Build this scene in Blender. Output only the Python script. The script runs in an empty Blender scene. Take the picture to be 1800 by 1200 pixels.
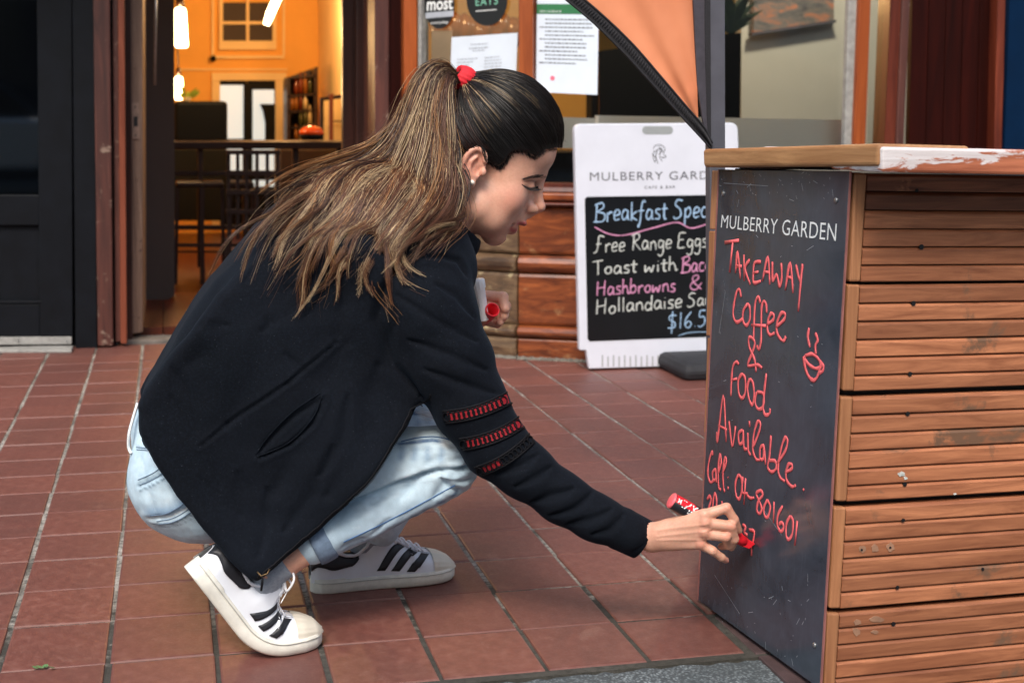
import bpy, bmesh, math, random
import numpy as np
from mathutils import Vector, Matrix

sc = bpy.context.scene
R = math.radians
rnd = random.Random(7)

# ------------------------------------------------------------------ camera
CAMP = np.array([0.4657, -2.1258, 0.8762])
PITCH, YAW, ROLL, FPX = 0.1545, 0.2354, -0.0027, 2500.0
fw = np.array([math.sin(YAW)*math.cos(PITCH), math.cos(YAW)*math.cos(PITCH), -math.sin(PITCH)])
r0 = np.array([math.cos(YAW), -math.sin(YAW), 0.0])
d0 = np.cross(fw, r0)
rx = math.cos(ROLL)*r0 + math.sin(ROLL)*d0
dy = -math.sin(ROLL)*r0 + math.cos(ROLL)*d0
cam_d = bpy.data.cameras.new('camera')
cam = bpy.data.objects.new('camera', cam_d)
sc.collection.objects.link(cam)
cam.matrix_world = Matrix(((rx[0], -dy[0], -fw[0], CAMP[0]), (rx[1], -dy[1], -fw[1], CAMP[1]), (rx[2], -dy[2], -fw[2], CAMP[2]), (0, 0, 0, 1)))
cam_d.sensor_width = 36.0
cam_d.lens = FPX*36.0/1800.0
cam_d.clip_start = 0.05
cam_d.clip_end = 500
cam_d.dof.use_dof = True
cam_d.dof.focus_distance = 2.42
cam_d.dof.aperture_fstop = 6.3
sc.camera = cam

# ------------------------------------------------------------------ light
SUN_EL, SUN_AZ = R(50), R(203)
w = bpy.data.worlds.new('World'); sc.world = w; w.use_nodes = True
nt = w.node_tree
sky = nt.nodes.new('ShaderNodeTexSky'); sky.sky_type = 'NISHITA'; sky.sun_disc = False
sky.sun_elevation = SUN_EL; sky.sun_rotation = SUN_AZ
sky.air_density = 1.6; sky.dust_density = 3.5; sky.ozone_density = 1.5
bg = nt.nodes['Background']; bg.inputs[1].default_value = 0.15
nt.links.new(sky.outputs[0], bg.inputs[0])
sl = bpy.data.lights.new('sun', 'SUN'); sl.energy = 1.5; sl.angle = R(18); sl.color = (1, .96, .9)
so = bpy.data.objects.new('sun', sl); sc.collection.objects.link(so)
# light comes from azimuth SUN_AZ (clockwise from +Y), elevation SUN_EL
sd = Vector((math.sin(SUN_AZ)*math.cos(SUN_EL), math.cos(SUN_AZ)*math.cos(SUN_EL), math.sin(SUN_EL)))
so.rotation_euler = sd.to_track_quat('Z', 'Y').to_euler()
sc.view_settings.view_transform = 'Standard'
sc.view_settings.look = 'None'
sc.view_settings.exposure = 0.74
sc.view_settings.gamma = 1
sc.view_settings.use_curve_mapping = False

# ------------------------------------------------------------------ helpers
def ray(px, py):
    v = fw + rx*(px-900)/FPX + dy*(py-600)/FPX
    return v
def onY(px, py, Y):
    v = ray(px, py); return CAMP + v*((Y-CAMP[1])/v[1])
def onX(px, py, X):
    v = ray(px, py); return CAMP + v*((X-CAMP[0])/v[0])
def onG(px, py, Z=0.0):
    v = ray(px, py); return CAMP + v*((Z-CAMP[2])/v[2])
def onP(px, py, P, N):
    v = ray(px, py); P = np.array(P, float); N = np.array(N, float)
    return CAMP + v*(np.dot(P-CAMP, N)/np.dot(v, N))
class Seg:                                   # a vertical plane through two ground points
    def __init__(s, a, b):
        s.a = np.array([a[0], a[1], 0.0]); s.d = np.array([b[0]-a[0], b[1]-a[1], 0.0]); s.d /= np.linalg.norm(s.d)
        s.n = np.array([-s.d[1], s.d[0], 0.0])          # points away from the street
    def at(s, px, py, off=0.0): return onP(px, py, s.a + s.n*off, s.n)

def srgb(r, g, b):
    f = lambda c: (c/12.92 if c <= .04045 else ((c+.055)/1.055)**2.4)
    return (f(r/255), f(g/255), f(b/255))

MATS = {}
class NB:
    def __init__(s, name):
        s.m = bpy.data.materials.new(name); s.m.use_nodes = True
        s.t = s.m.node_tree; s.b = s.t.nodes['Principled BSDF']; s.co = None
        MATS[name] = s.m
    def n(s, typ, **k):
        x = s.t.nodes.new(typ)
        for a, v in k.items(): setattr(x, a, v)
        return x
    def l(s, a, b): s.t.links.new(a, b)
    def coord(s, scale=(1, 1, 1), kind='Object', rot=(0, 0, 0)):
        tc = s.n('ShaderNodeTexCoord'); mp = s.n('ShaderNodeMapping')
        mp.inputs['Scale'].default_value = scale; mp.inputs['Rotation'].default_value = rot
        s.l(tc.outputs[kind], mp.inputs[0])
        return mp.outputs[0]
    def noise(s, scale, detail=4, rough=.55, co=None, dist=0.0):
        x = s.n('ShaderNodeTexNoise'); x.inputs['Scale'].default_value = scale
        x.inputs['Detail'].default_value = detail; x.inputs['Roughness'].default_value = rough
        x.inputs['Distortion'].default_value = dist
        if co is not None: s.l(co, x.inputs['Vector'])
        return x.outputs[0]
    def ramp(s, fac, stops):
        x = s.n('ShaderNodeValToRGB'); e = x.color_ramp.elements
        while len(e) < len(stops): e.new(.5)
        for i, (p, c) in enumerate(stops):
            e[i].position = p
            e[i].color = (*(c if hasattr(c, '__len__') else (c, c, c)), 1)
        s.l(fac, x.inputs[0]); return x.outputs[0]
    def mix(s, fac, a, b, mode='MIX'):
        x = s.n('ShaderNodeMix', data_type='RGBA', blend_type=mode)
        for i, v in ((0, fac), (6, a), (7, b)):
            if isinstance(v, (int, float)): x.inputs[i].default_value = v
            elif isinstance(v, tuple): x.inputs[i].default_value = (*v, 1)
            else: s.l(v, x.inputs[i])
        return x.outputs[2]
    def bump(s, h, strength=.3, dist=.002):
        x = s.n('ShaderNodeBump'); x.inputs['Strength'].default_value = strength; x.inputs['Distance'].default_value = dist
        s.l(h, x.inputs['Height']); s.l(x.outputs[0], s.b.inputs['Normal']); return x
    def set(s, **k):
        for a, v in k.items():
            i = s.b.inputs[a.replace('_', ' ')]
            if hasattr(v, 'is_linked') or hasattr(v, 'links'): s.l(v, i)
            elif isinstance(v, tuple) and len(v) == 3 and i.type == 'RGBA': i.default_value = (*v, 1)
            else: i.default_value = v
        return s
    def rand(s):
        return s.n('ShaderNodeObjectInfo').outputs['Random']

def plain(name, col, rough=.5, var=.25, scale=20, metal=0.0, bump=0.0, spec=.5, bscale=200):
    b = NB(name); co = b.coord()
    nz = b.noise(scale, 5, .6, co)
    dark = tuple(c*(1-var) for c in col); lite = tuple(min(1, c*(1+var)) for c in col)
    b.set(Base_Color=b.ramp(nz, [(.3, dark), (.7, lite)]), Roughness=rough, Metallic=metal)
    b.b.inputs['Specular IOR Level'].default_value = spec
    if bump: b.bump(b.noise(bscale, 3, .6, co), bump, .001)
    return b.m

def wood(name, dark, lite, axis=0, rough=.45, fine=60, wear=None, wear_amt=.6, perobj=.25, coat=0.0):
    b = NB(name)
    sc_ = [fine, fine, fine]; sc_[axis] = fine*.05
    tc = b.n('ShaderNodeTexCoord'); off = b.n('ShaderNodeVectorMath', operation='ADD')
    rn = b.rand(); cx = b.n('ShaderNodeCombineXYZ'); mm = b.n('ShaderNodeMath', operation='MULTIPLY'); mm.inputs[1].default_value = 37.0
    b.l(rn, mm.inputs[0])
    for i in range(3): b.l(mm.outputs[0], cx.inputs[i])
    b.l(tc.outputs['Object'], off.inputs[0]); b.l(cx.outputs[0], off.inputs[1])
    mp = b.n('ShaderNodeMapping'); mp.inputs['Scale'].default_value = tuple(sc_); b.l(off.outputs[0], mp.inputs[0])
    g = b.noise(1.0, 8, .65, mp.outputs[0], 1.2)
    mp2 = b.n('ShaderNodeMapping'); mp2.inputs['Scale'].default_value = tuple(x*.18 for x in sc_); b.l(off.outputs[0], mp2.inputs[0])
    g2 = b.noise(1.0, 4, .6, mp2.outputs[0], .6)
    c = b.ramp(g, [(.3, dark), (.52, tuple((d+l_)/2 for d, l_ in zip(dark, lite))), (.72, lite)])
    c = b.mix(b.ramp(g2, [(.35, .0), (.7, .55)]), c, dark, 'MIX')
    k = b.n('ShaderNodeMapRange'); k.inputs[3].default_value = 1-perobj; k.inputs[4].default_value = 1+perobj
    b.l(rn, k.inputs[0])
    cm = b.n('ShaderNodeVectorMath', operation='SCALE'); b.l(c, cm.inputs[0]); b.l(k.outputs[0], cm.inputs['Scale'])
    c = cm.outputs[0]
    if wear is not None:
        nz = b.noise(wear[1], 7, .7, off.outputs[0], .4)
        c = b.mix(b.ramp(nz, [(wear[2], 0.0), (wear[2]+.06, 1.0)]), c, wear[0])
    b.set(Base_Color=c, Roughness=rough)
    if coat: b.b.inputs['Coat Weight'].default_value = coat; b.b.inputs['Coat Roughness'].default_value = .15
    b.bump(g, .35, .0015)
    return b.m

def tag(o, label=None, cat=None, group=None, kind=None):
    if label: o['label'] = label
    if cat: o['category'] = cat
    if group: o['group'] = group
    if kind: o['kind'] = kind
    return o
def empty(name, loc=(0, 0, 0)):
    o = bpy.data.objects.new(name, None); sc.collection.objects.link(o); o.location = Vector([float(x) for x in loc]); o.empty_display_size = .1
    return o
def link(name, me, mat=None, parent=None, smooth=False):
    o = bpy.data.objects.new(name, me); sc.collection.objects.link(o)
    if mat is not None and not me.materials:
        for m_ in (mat if isinstance(mat, (list, tuple)) else [mat]): me.materials.append(m_)
    if parent is not None:
        o.parent = parent
        # keep world placement although the parent sits elsewhere (chains of translations only)
        off = Vector((0, 0, 0)); q = parent
        while q is not None: off += q.location; q = q.parent
        o.location = -off
    if smooth:
        me.polygons.foreach_set('use_smooth', [True]*len(me.polygons))
    return o
def mesh_from(name, V, F, mat=None, parent=None, smooth=False):
    me = bpy.data.meshes.new(name); me.from_pydata([tuple(map(float, v)) for v in V], [], [tuple(map(int, f)) for f in F]); me.update()
    return link(name, me, mat, parent, smooth)
def bevel(o, wdt=.002, seg=2):
    m = o.modifiers.new('bevel', 'BEVEL'); m.width = wdt; m.segments = seg; m.limit_method = 'ANGLE'; m.angle_limit = R(40)
    return o
def prism(name, pts, off, mat=None, parent=None, bev=.0, seg=2):
    """front outline pts (counter-clockwise seen from the street), extruded by vector off"""
    n = len(pts); pts = [np.array(p, float) for p in pts]; off = np.array(off, float)
    V = pts + [p+off for p in pts]
    F = [list(range(n)), list(range(2*n-1, n-1, -1))]
    for i in range(n):
        j = (i+1) % n; F.append([i, i+n, j+n, j])
    me = bpy.data.meshes.new(name); me.from_pydata([tuple(map(float, v)) for v in V], [], F); me.update()
    bm = bmesh.new(); bm.from_mesh(me); bmesh.ops.recalc_face_normals(bm, faces=bm.faces); bm.to_mesh(me); bm.free()
    o = link(name, me, mat, parent)
    if bev: bevel(o, bev, seg)
    return o
def box(name, c, s, mat=None, parent=None, bev=0.0, rz=0.0):
    c = np.array(c, float); hx, hy, hz = [x/2 for x in s]
    ca, sa = math.cos(rz), math.sin(rz)
    P = []
    for x, z in ((-hx, -hz), (hx, -hz), (hx, hz), (-hx, hz)):
        P.append(c + np.array([x*ca+hy*sa, x*sa-hy*ca, z]))
    return prism(name, P, (-2*hy*sa, 2*hy*ca, 0), mat, parent, bev)
def quadY(name, px, Y, depth, mat, parent=None, bev=.0):
    """px: list of picture points on the vertical plane y=Y; thickness goes away from the street"""
    return prism(name, [onY(x, y, Y) for x, y in px], (0, depth, 0), mat, parent, bev)
def rectY(name, x0, y0, x1, y1, Y, depth, mat, parent=None, bev=.0):
    return quadY(name, [(x0, y1), (x1, y1), (x1, y0), (x0, y0)], Y, depth, mat, parent, bev)
def segq(name, seg, px, off, depth, mat, parent=None, bev=.0):
    return prism(name, [seg.at(x, y, off) for x, y in px], seg.n*depth, mat, parent, bev)
def tube(name, pts, rad, mat=None, parent=None, n=8, closed=False, smooth=True, cap=True, flat=None):
    V, F = tube_vf(pts, rad, n, closed, cap, flat)
    return mesh_from(name, V, F, mat, parent, smooth)
def tube_vf(pts, rad, n=8, closed=False, cap=True, flat=None):
    P = np.array(pts, float); m = len(P)
    rad = np.broadcast_to(np.array(rad, float), (m,))
    T = np.zeros_like(P)
    if closed: T = np.roll(P, -1, 0)-np.roll(P, 1, 0)
    else:
        T[1:-1] = P[2:]-P[:-2]; T[0] = P[1]-P[0]; T[-1] = P[-1]-P[-2]
    T /= np.linalg.norm(T, axis=1)[:, None]+1e-12
    u = np.cross(T[0], [0, 0, 1.0])
    if np.linalg.norm(u) < .1: u = np.cross(T[0], [0, 1.0, 0])
    u /= np.linalg.norm(u); V = []
    for i in range(m):
        u = u-T[i]*np.dot(u, T[i]); u /= np.linalg.norm(u)+1e-12; v = np.cross(T[i], u)
        for k in range(n):
            a = 2*math.pi*k/n
            q = math.cos(a)*u+math.sin(a)*v
            if flat is not None: q = q-np.array(flat[0])*np.dot(q, flat[0])*(1-flat[1])
            V.append(P[i]+rad[i]*q)
    F = []
    for i in range(m if closed else m-1):
        a, b = i*n, ((i+1) % m)*n
        for k in range(n): F.append((a+k, a+(k+1) % n, b+(k+1) % n, b+k))
    if cap and not closed:
        F.append(tuple(range(n-1, -1, -1))); F.append(tuple(range((m-1)*n, m*n)))
    return V, F
def smooth_path(pts, k=6):
    """Catmull-Rom through the points"""
    P = np.array(pts, float); Q = np.vstack([2*P[0]-P[1], P, 2*P[-1]-P[-2]]); out = []
    for i in range(1, len(Q)-2):
        for t in np.linspace(0, 1, k, endpoint=False):
            a, b, c, d = Q[i-1], Q[i], Q[i+1], Q[i+2]
            out.append(.5*((2*b)+(-a+c)*t+(2*a-5*b+4*c-d)*t*t+(-a+3*b-3*c+d)*t**3))
    out.append(P[-1]); return np.array(out)
def join_vf(parts):
    V, F = [], []
    for v, f in parts:
        o = len(V); V += list(v); F += [tuple(i+o for i in q) for q in f]
    return V, F
def lathe_vf(c, axis, prof, n=20):
    c = np.array(c, float); ax = np.array(axis, float); ax /= np.linalg.norm(ax)
    u = np.cross(ax, [0, 0, 1.0]);
    if np.linalg.norm(u) < .1: u = np.cross(ax, [0, 1.0, 0])
    u /= np.linalg.norm(u); v = np.cross(ax, u); V = []; F = []
    for (t, r) in prof:
        for k in range(n):
            a = 2*math.pi*k/n; V.append(c+ax*t+r*(math.cos(a)*u+math.sin(a)*v))
    for i in range(len(prof)-1):
        for k in range(n): F.append((i*n+k, i*n+(k+1) % n, (i+1)*n+(k+1) % n, (i+1)*n+k))
    F.append(tuple(range(n-1, -1, -1))); F.append(tuple(range((len(prof)-1)*n, len(prof)*n)))
    return V, F
def lathe(name, c, axis, prof, mat, parent=None, n=20, smooth=True):
    V, F = lathe_vf(c, axis, prof, n)
    o = mesh_from(name, V, F, mat, parent, smooth)
    return o
def text_mesh(body, size=1.0, spacing=1.0, offset=0.0):
    cu = bpy.data.curves.new('t', 'FONT'); cu.body = body; cu.size = size; cu.space_character = spacing; cu.offset = offset; cu.resolution_u = 3
    o = bpy.data.objects.new('t', cu); sc.collection.objects.link(o)
    dg = bpy.context.evaluated_depsgraph_get(); me = bpy.data.meshes.new_from_object(o.evaluated_get(dg))
    V = np.array([v.co[:2] for v in me.vertices]); F = [tuple(p.vertices) for p in me.polygons]
    bpy.data.objects.remove(o); bpy.data.curves.remove(cu)
    return V, F
def text_on(name, body, P00, P10, P11, P01, mat, parent=None, spacing=1.0, offset=0.0):
    """print stretched over the quad lower-left, lower-right, upper-right, upper-left"""
    V, F = text_mesh(body, 1.0, spacing, offset)
    mn, mx = V.min(0), V.max(0); U = (V-mn)/(mx-mn)
    a, b, c, d = [np.array(p, float) for p in (P00, P10, P11, P01)]
    W = [a*(1-u)*(1-v)+b*u*(1-v)+c*u*v+d*(1-u)*v for u, v in U]
    return mesh_from(name, W, F, mat, parent)

# simple value noise for modelling relief
_tab = np.random.RandomState(3).rand(64, 64, 64).astype(np.float32)
def vnoise(P):
    P = np.asarray(P, float); i = np.floor(P).astype(int); f = P-i; f = f*f*(3-2*f)
    out = 0
    for a in (0, 1):
        for b in (0, 1):
            for c in (0, 1):
                wgt = (f[:, 0] if a else 1-f[:, 0])*(f[:, 1] if b else 1-f[:, 1])*(f[:, 2] if c else 1-f[:, 2])
                out = out+wgt*_tab[(i[:, 0]+a) & 63, (i[:, 1]+b) & 63, (i[:, 2]+c) & 63]
    return out
def fbm(P, o=4):
    s, a, t = 0, 1.0, 0
    for k in range(o):
        s = s+a*vnoise(P*2**k+17.3*k); t += a; a *= .5
    return s/t
# ------------------------------------------------------------------ materials of the place
b = NB('quarry_tile'); co = b.coord(); rn = b.rand()
n1 = b.noise(7, 6, .65, co); n2 = b.noise(160, 3, .6, co); n3 = b.noise(28, 5, .7, co)
c = b.ramp(n1, [(.3, srgb(102, 58, 50)), (.5, srgb(118, 70, 60)), (.72, srgb(134, 89, 78))])
c2 = b.mix(b.ramp(rn, [(0, 0.0), (1, .55)]), c, srgb(92, 56, 52))
c2 = b.mix(b.ramp(n3, [(.55, 0.0), (.85, .45)]), c2, srgb(132, 100, 92))
c2 = b.mix(b.ramp(n2, [(.74, 0.0), (.8, .5)]), c2, srgb(150, 120, 108))
n6 = b.noise(2.3, 6, .7, b.n('ShaderNodeNewGeometry').outputs['Position'], .8); c2 = b.mix(b.ramp(n6, [(.46, 0.0), (.62, .30)]), c2, srgb(70, 52, 48)); n7 = b.noise(11, 5, .75, b.n('ShaderNodeNewGeometry').outputs['Position'], .4); c2 = b.mix(b.ramp(n7, [(.60, 0.0), (.70, .30)]), c2, srgb(146, 112, 100))
b.set(Base_Color=c2, Roughness=b.ramp(n3, [(.3, .36), (.7, .62)]))
b.bump(b.mix(.5, n2, n3), .25, .0015)
b = NB('joint_mortar'); co = b.coord(); n1 = b.noise(5, 5, .6, co); n2 = b.noise(90, 4, .7, co)
c = b.ramp(n1, [(.36, srgb(92, 86, 78)), (.50, srgb(144, 138, 129)), (.66, srgb(176, 169, 160))])
c = b.mix(b.ramp(n2, [(.35, .8), (.55, 0.0)]), c, srgb(48, 46, 40))
sy = b.n('ShaderNodeSeparateXYZ'); b.l(co, sy.inputs[0]); my = b.n('ShaderNodeMapRange'); my.inputs[1].default_value = .05; my.inputs[2].default_value = .75; my.inputs[3].default_value = .32; my.inputs[4].default_value = -.25; b.l(sy.outputs[1], my.inputs[0])
n5 = b.noise(16, 4, .7, co); ay = b.n('ShaderNodeMath', operation='ADD'); b.l(my.outputs[0], ay.inputs[0]); b.l(n5, ay.inputs[1]); c = b.mix(b.ramp(ay.outputs[0], [(.50, 0.0), (.62, .9)]), c, srgb(44, 42, 36))
b.set(Base_Color=c, Roughness=.95); b.bump(n2, .8, .004)
b = NB('asphalt'); co = b.coord(); v = b.n('ShaderNodeTexVoronoi'); v.inputs['Scale'].default_value = 170; b.l(co, v.inputs['Vector'])
n1 = b.noise(9, 5, .6, co); n2 = b.noise(320, 2, .6, co)
c = b.mix(b.ramp(v.outputs['Distance'], [(.2, 0.0), (.6, .8)]), b.mix(b.ramp(n2, [(.4, 0.0), (.62, 1.0)]), srgb(92, 100, 104), srgb(140, 148, 150)), srgb(44, 47, 50))
c = b.mix(b.ramp(n1, [(.42, .5), (.6, 0.0)]), c, srgb(60, 66, 68), 'MIX')
b.set(Base_Color=c, Roughness=.85); b.bump(v.outputs['Distance'], -.9, .004)
plain('dark_dirt', srgb(34, 33, 28), .95, .5, 60, bump=.8)
plain('concrete', srgb(104, 98, 92), .9, .3, 25, bump=.5)
plain('black_paint', srgb(11, 14, 20), .55, .35, 12, spec=.18)
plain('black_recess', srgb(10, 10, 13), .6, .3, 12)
plain('painted_plate', srgb(132, 108, 94), .6, .3, 60)
plain('steel', srgb(165, 165, 165), .38, .2, 60, metal=.85)
plain('grey_threshold', srgb(146, 144, 140), .7, .25, 40)
wood('jamb_brown', srgb(52, 26, 22), srgb(112, 62, 50), 2, .5, 40, (srgb(134, 112, 98), 20, .6))
wood('jamb_orange', srgb(112, 52, 32), srgb(170, 96, 68), 2, .4, 40)
wood('jamb_dark', srgb(28, 12, 9), srgb(70, 34, 24), 2, .35, 40)
wood('door_edge', srgb(88, 66, 54), srgb(138, 112, 94), 2, .6, 50, (srgb(60, 34, 26), 30, .6))
wood('frame_orange', srgb(120, 52, 18), srgb(186, 98, 46), 2, .35, 35, coat=.3)
wood('frame_red', srgb(66, 24, 14), srgb(122, 56, 36), 2, .35, 35, coat=.2)
wood('mahogany', srgb(24, 5, 3), srgb(56, 14, 7), 2, .45, 18)
MATS['mahogany'].node_tree.nodes['Principled BSDF'].inputs['Specular IOR Level'].default_value = .12
wood('counter_wood', srgb(20, 7, 4), srgb(44, 16, 9), 0, .35, 18)
plain('blue_wall', srgb(0, 28, 56), .8, .12, 8, spec=.1)
plain('white_plastic', srgb(214, 216, 226), .35, .04, 8)
plain('chalk_panel', srgb(12, 14, 18), .35, .3, 10)
plain('rubber', srgb(36, 36, 40), .75, .25, 40, bump=.4)
plain('print_grey', srgb(90, 90, 96), .6, .1)
plain('print_black', srgb(22, 22, 24), .5, .1)
plain('print_pale', srgb(170, 176, 186), .6, .1)
plain('print_white', srgb(232, 234, 234), .6, .05)
plain('paper', srgb(214, 224, 236), .6, .04, 10)
plain('paper_warm', srgb(226, 178, 140), .6, .06, 10)
plain('green_print', srgb(38, 110, 66), .6, .08)
plain('pink_print', srgb(220, 110, 130), .6, .1)
plain('mint_print', srgb(130, 196, 170), .6, .1)
plain('grey_paint', srgb(84, 84, 92), .45, .12, 20)
plain('sticker_black', srgb(14, 16, 20), .4, .2)
def chalk(name, col, amt=.42):
    b = NB(name); co = b.coord(); n1 = b.noise(190, 5, .8, co); n2 = b.noise(30, 3, .6, co)
    dk = tuple(c_*amt for c_ in col)
    b.set(Base_Color=b.mix(b.ramp(n1, [(.35, 0.0), (.6, 1.0)]), dk, col), Roughness=.9)
chalk('chalk_white', srgb(215, 218, 212)); chalk('chalk_blue', srgb(168, 200, 232)); chalk('chalk_pink', srgb(222, 150, 188))
# bulkhead: glazed brown stone
b = NB('bulkhead_wood'); rn = b.rand()
tc = b.n('ShaderNodeTexCoord'); mp = b.n('ShaderNodeMapping'); mp.inputs['Scale'].default_value = (7, 7, 34); b.l(tc.outputs['Object'], mp.inputs[0])
g = b.noise(1, 7, .65, mp.outputs[0], 1.0); g2 = b.noise(14, 5, .7, tc.outputs['Object'], .5)
c = b.ramp(g, [(.3, srgb(64, 26, 12)), (.5, srgb(116, 58, 28)), (.7, srgb(160, 88, 46))])
c = b.mix(b.ramp(g2, [(.6, 0.0), (.7, .6)]), c, srgb(168, 128, 88))
b.set(Base_Color=c, Roughness=.3); b.b.inputs['Coat Weight'].default_value = .35; b.b.inputs['Coat Roughness'].default_value = .12; b.bump(g, .3, .002)
b = NB('bulkhead_grey')
tc = b.n('ShaderNodeTexCoord'); mp = b.n('ShaderNodeMapping'); mp.inputs['Scale'].default_value = (7, 7, 34); b.l(tc.outputs['Object'], mp.inputs[0])
g = b.noise(1, 7, .65, mp.outputs[0], 1.0); g2 = b.noise(16, 5, .7, tc.outputs['Object'], .5)
c = b.ramp(g, [(.3, srgb(58, 44, 34)), (.5, srgb(98, 76, 56)), (.7, srgb(134, 110, 82))])
c = b.mix(b.ramp(g2, [(.6, 0.0), (.68, .7)]), c, srgb(176, 160, 122))
b.set(Base_Color=c, Roughness=.35); b.b.inputs['Coat Weight'].default_value = .3; b.bump(g, .3, .002)
# glass
def glass(name, tint, refl=1.0, haze=0.0):
    m = bpy.data.materials.new(name); m.use_nodes = True; t = m.node_tree; t.nodes.clear(); MATS[name] = m
    out = t.nodes.new('ShaderNodeOutputMaterial'); mx = t.nodes.new('ShaderNodeMixShader'); tr = t.nodes.new('ShaderNodeBsdfTransparent'); gl = t.nodes.new('ShaderNodeBsdfGlossy')
    fr = t.nodes.new('ShaderNodeFresnel'); fr.inputs[0].default_value = 1.52
    mul = t.nodes.new('ShaderNodeMath'); mul.operation = 'MULTIPLY_ADD'; mul.inputs[1].default_value = refl; mul.inputs[2].default_value = haze
    tr.inputs[0].default_value = (*tint, 1); gl.inputs['Roughness'].default_value = .02
    t.links.new(fr.outputs[0], mul.inputs[0]); t.links.new(mul.outputs[0], mx.inputs[0]); t.links.new(tr.outputs[0], mx.inputs[1]); t.links.new(gl.outputs[0], mx.inputs[2]); t.links.new(mx.outputs[0], out.inputs[0])
    return m
glass('window_glass', (.93, .95, .95), 1.3)
M = MATS

# ------------------------------------------------------------------ ground
ROWY = [-0.012, 0.177, 0.385, 0.578, 0.773, 0.951, 1.135, 1.321, 1.496, 1.674, 1.859, 2.05, 2.225, 2.40, 2.572, 2.763, 3.013, 3.18, 3.345, 3.60]
pave = mesh_from('pavement', [(-2.2, -.03, -.0032), (4.6, -.03, -.0032), (4.6, 3.66, -.0032), (-2.2, 3.66, -.0032), (-2.2, -.03, -.08), (4.6, -.03, -.08), (4.6, 3.66, -.08), (-2.2, 3.66, -.08)],
                 [(0, 1, 2, 3), (7, 6, 5, 4), (0, 4, 5, 1), (1, 5, 6, 2), (2, 6, 7, 3), (3, 7, 4, 0)], M['joint_mortar']); tag(pave, kind='structure')
ground = mesh_from('ground', [(-60, -60, -.3), (60, -60, -.3), (60, 60, -.3), (-60, 60, -.3)], [(0, 1, 2, 3)], M['concrete']); tag(ground, kind='structure')
def tile_mesh(seed):
    r_ = random.Random(seed); bm = bmesh.new(); h = .5; z1 = 0.0; ch = .012
    ring = []
    c_ = [(-h, -h), (h, -h), (h, h), (-h, h)]
    j = [(r_.uniform(-.006, .006), r_.uniform(-.006, .006)) for _ in range(4)]
    lv = [(-.03, 1.0, 0), (-.0035, 1.0, 1), (-.0008, .985, 2), (0.0, .95, 3)]
    vs = [[bm.verts.new(((x+dx)*s_, (y+dy_)*s_, z)) for (x, y), (dx, dy_) in zip(c_, j)] for z, s_, _ in lv]
    for a, b_ in zip(vs, vs[1:]):
        for k in range(4): bm.faces.new((a[k], a[(k+1) % 4], b_[(k+1) % 4], b_[k]))
    bm.faces.new(vs[-1]); me = bpy.data.meshes.new('tile'); bm.to_mesh(me); bm.free(); me.materials.append(M['quarry_tile']); return me
TM = [tile_mesh(i) for i in range(5)]
for j in range(len(ROWY)-1):
    y0, y1 = ROWY[j], ROWY[j+1]
    for i in range(-6, 17):
        x0, x1 = -.003+i*.1727, -.003+(i+1)*.1727
        if i == 8 and j == 0: continue            # where the kerb strip runs
        cx_, cy_ = (x0+x1)/2, (y0+y1)/2
        v_ = np.array([cx_, cy_, 0])-CAMP; dp = v_@fw; pxx = 900+FPX*(v_@rx)/dp; pyy = 600+FPX*(v_@dy)/dp
        if not (-190 < pxx < 1330 and pyy < 1420): continue
        o = bpy.data.objects.new('tile', rnd.choice(TM)); sc.collection.objects.link(o); o.parent = pave
        jx = .0068+rnd.uniform(0, .002); jy = .0046+rnd.uniform(0, .002)
        o.location = (cx_+rnd.uniform(-.0012, .0012), cy_+rnd.uniform(-.001, .001), rnd.uniform(-.0012, .0012)); o.scale = (x1-x0-jx, y1-y0-jy, 1)
        o.rotation_euler = (rnd.uniform(-.004, .004), rnd.uniform(-.004, .004), rnd.uniform(-.004, .004))
# road: a rough sheet with its own relief
nx, ny = 260, 120
X, Y_ = np.meshgrid(np.linspace(-1.6, 2.6, nx), np.linspace(-1.2, -.012, ny))
X = X.ravel(); Y_ = Y_.ravel()
Pn = np.stack([X*95, Y_*95, X*0], 1)
Z = -.012+.006*vnoise(Pn)+.006*fbm(np.stack([X*9, Y_*9, X*0+3], 1), 3)
Z -= .16*np.clip(X-1.40, 0, 1)+.012*np.clip(1-(-.012-Y_)/.03, 0, 1)**2
V = np.stack([X, Y_+.006*vnoise(np.stack([X*30, X*0, X*0], 1))*(Y_ > -.03), Z], 1)
F = [(j*nx+i, j*nx+i+1, (j+1)*nx+i+1, (j+1)*nx+i) for j in range(ny-1) for i in range(nx-1)]
road = mesh_from('road', V, F, M['asphalt'], smooth=True); tag(road, kind='structure')
far_road = mesh_from('street', [(-30, -14, -.03), (30, -14, -.03), (30, -1.15, -.03), (-30, -1.15, -.03)], [(0, 1, 2, 3)], M['asphalt']); tag(far_road, kind='structure')
# brown kerb strip beside the planter
ks = tag(empty('kerb_strip', (1.43, 0, 0)), kind='structure')
plain('kerb_brown', srgb(74, 58, 58), .55, .3, 30, bump=.3)
for a0, a1 in ((-.02, .165), (-.24, -.03), (-.46, -.25)):
    prism('tile', [(1.39, a0, -.03), (1.46, a0, -.03), (1.46, a0, -.001), (1.39, a0, -.001)], (0, a1-a0, 0), M['kerb_brown'], ks, .002)
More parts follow.
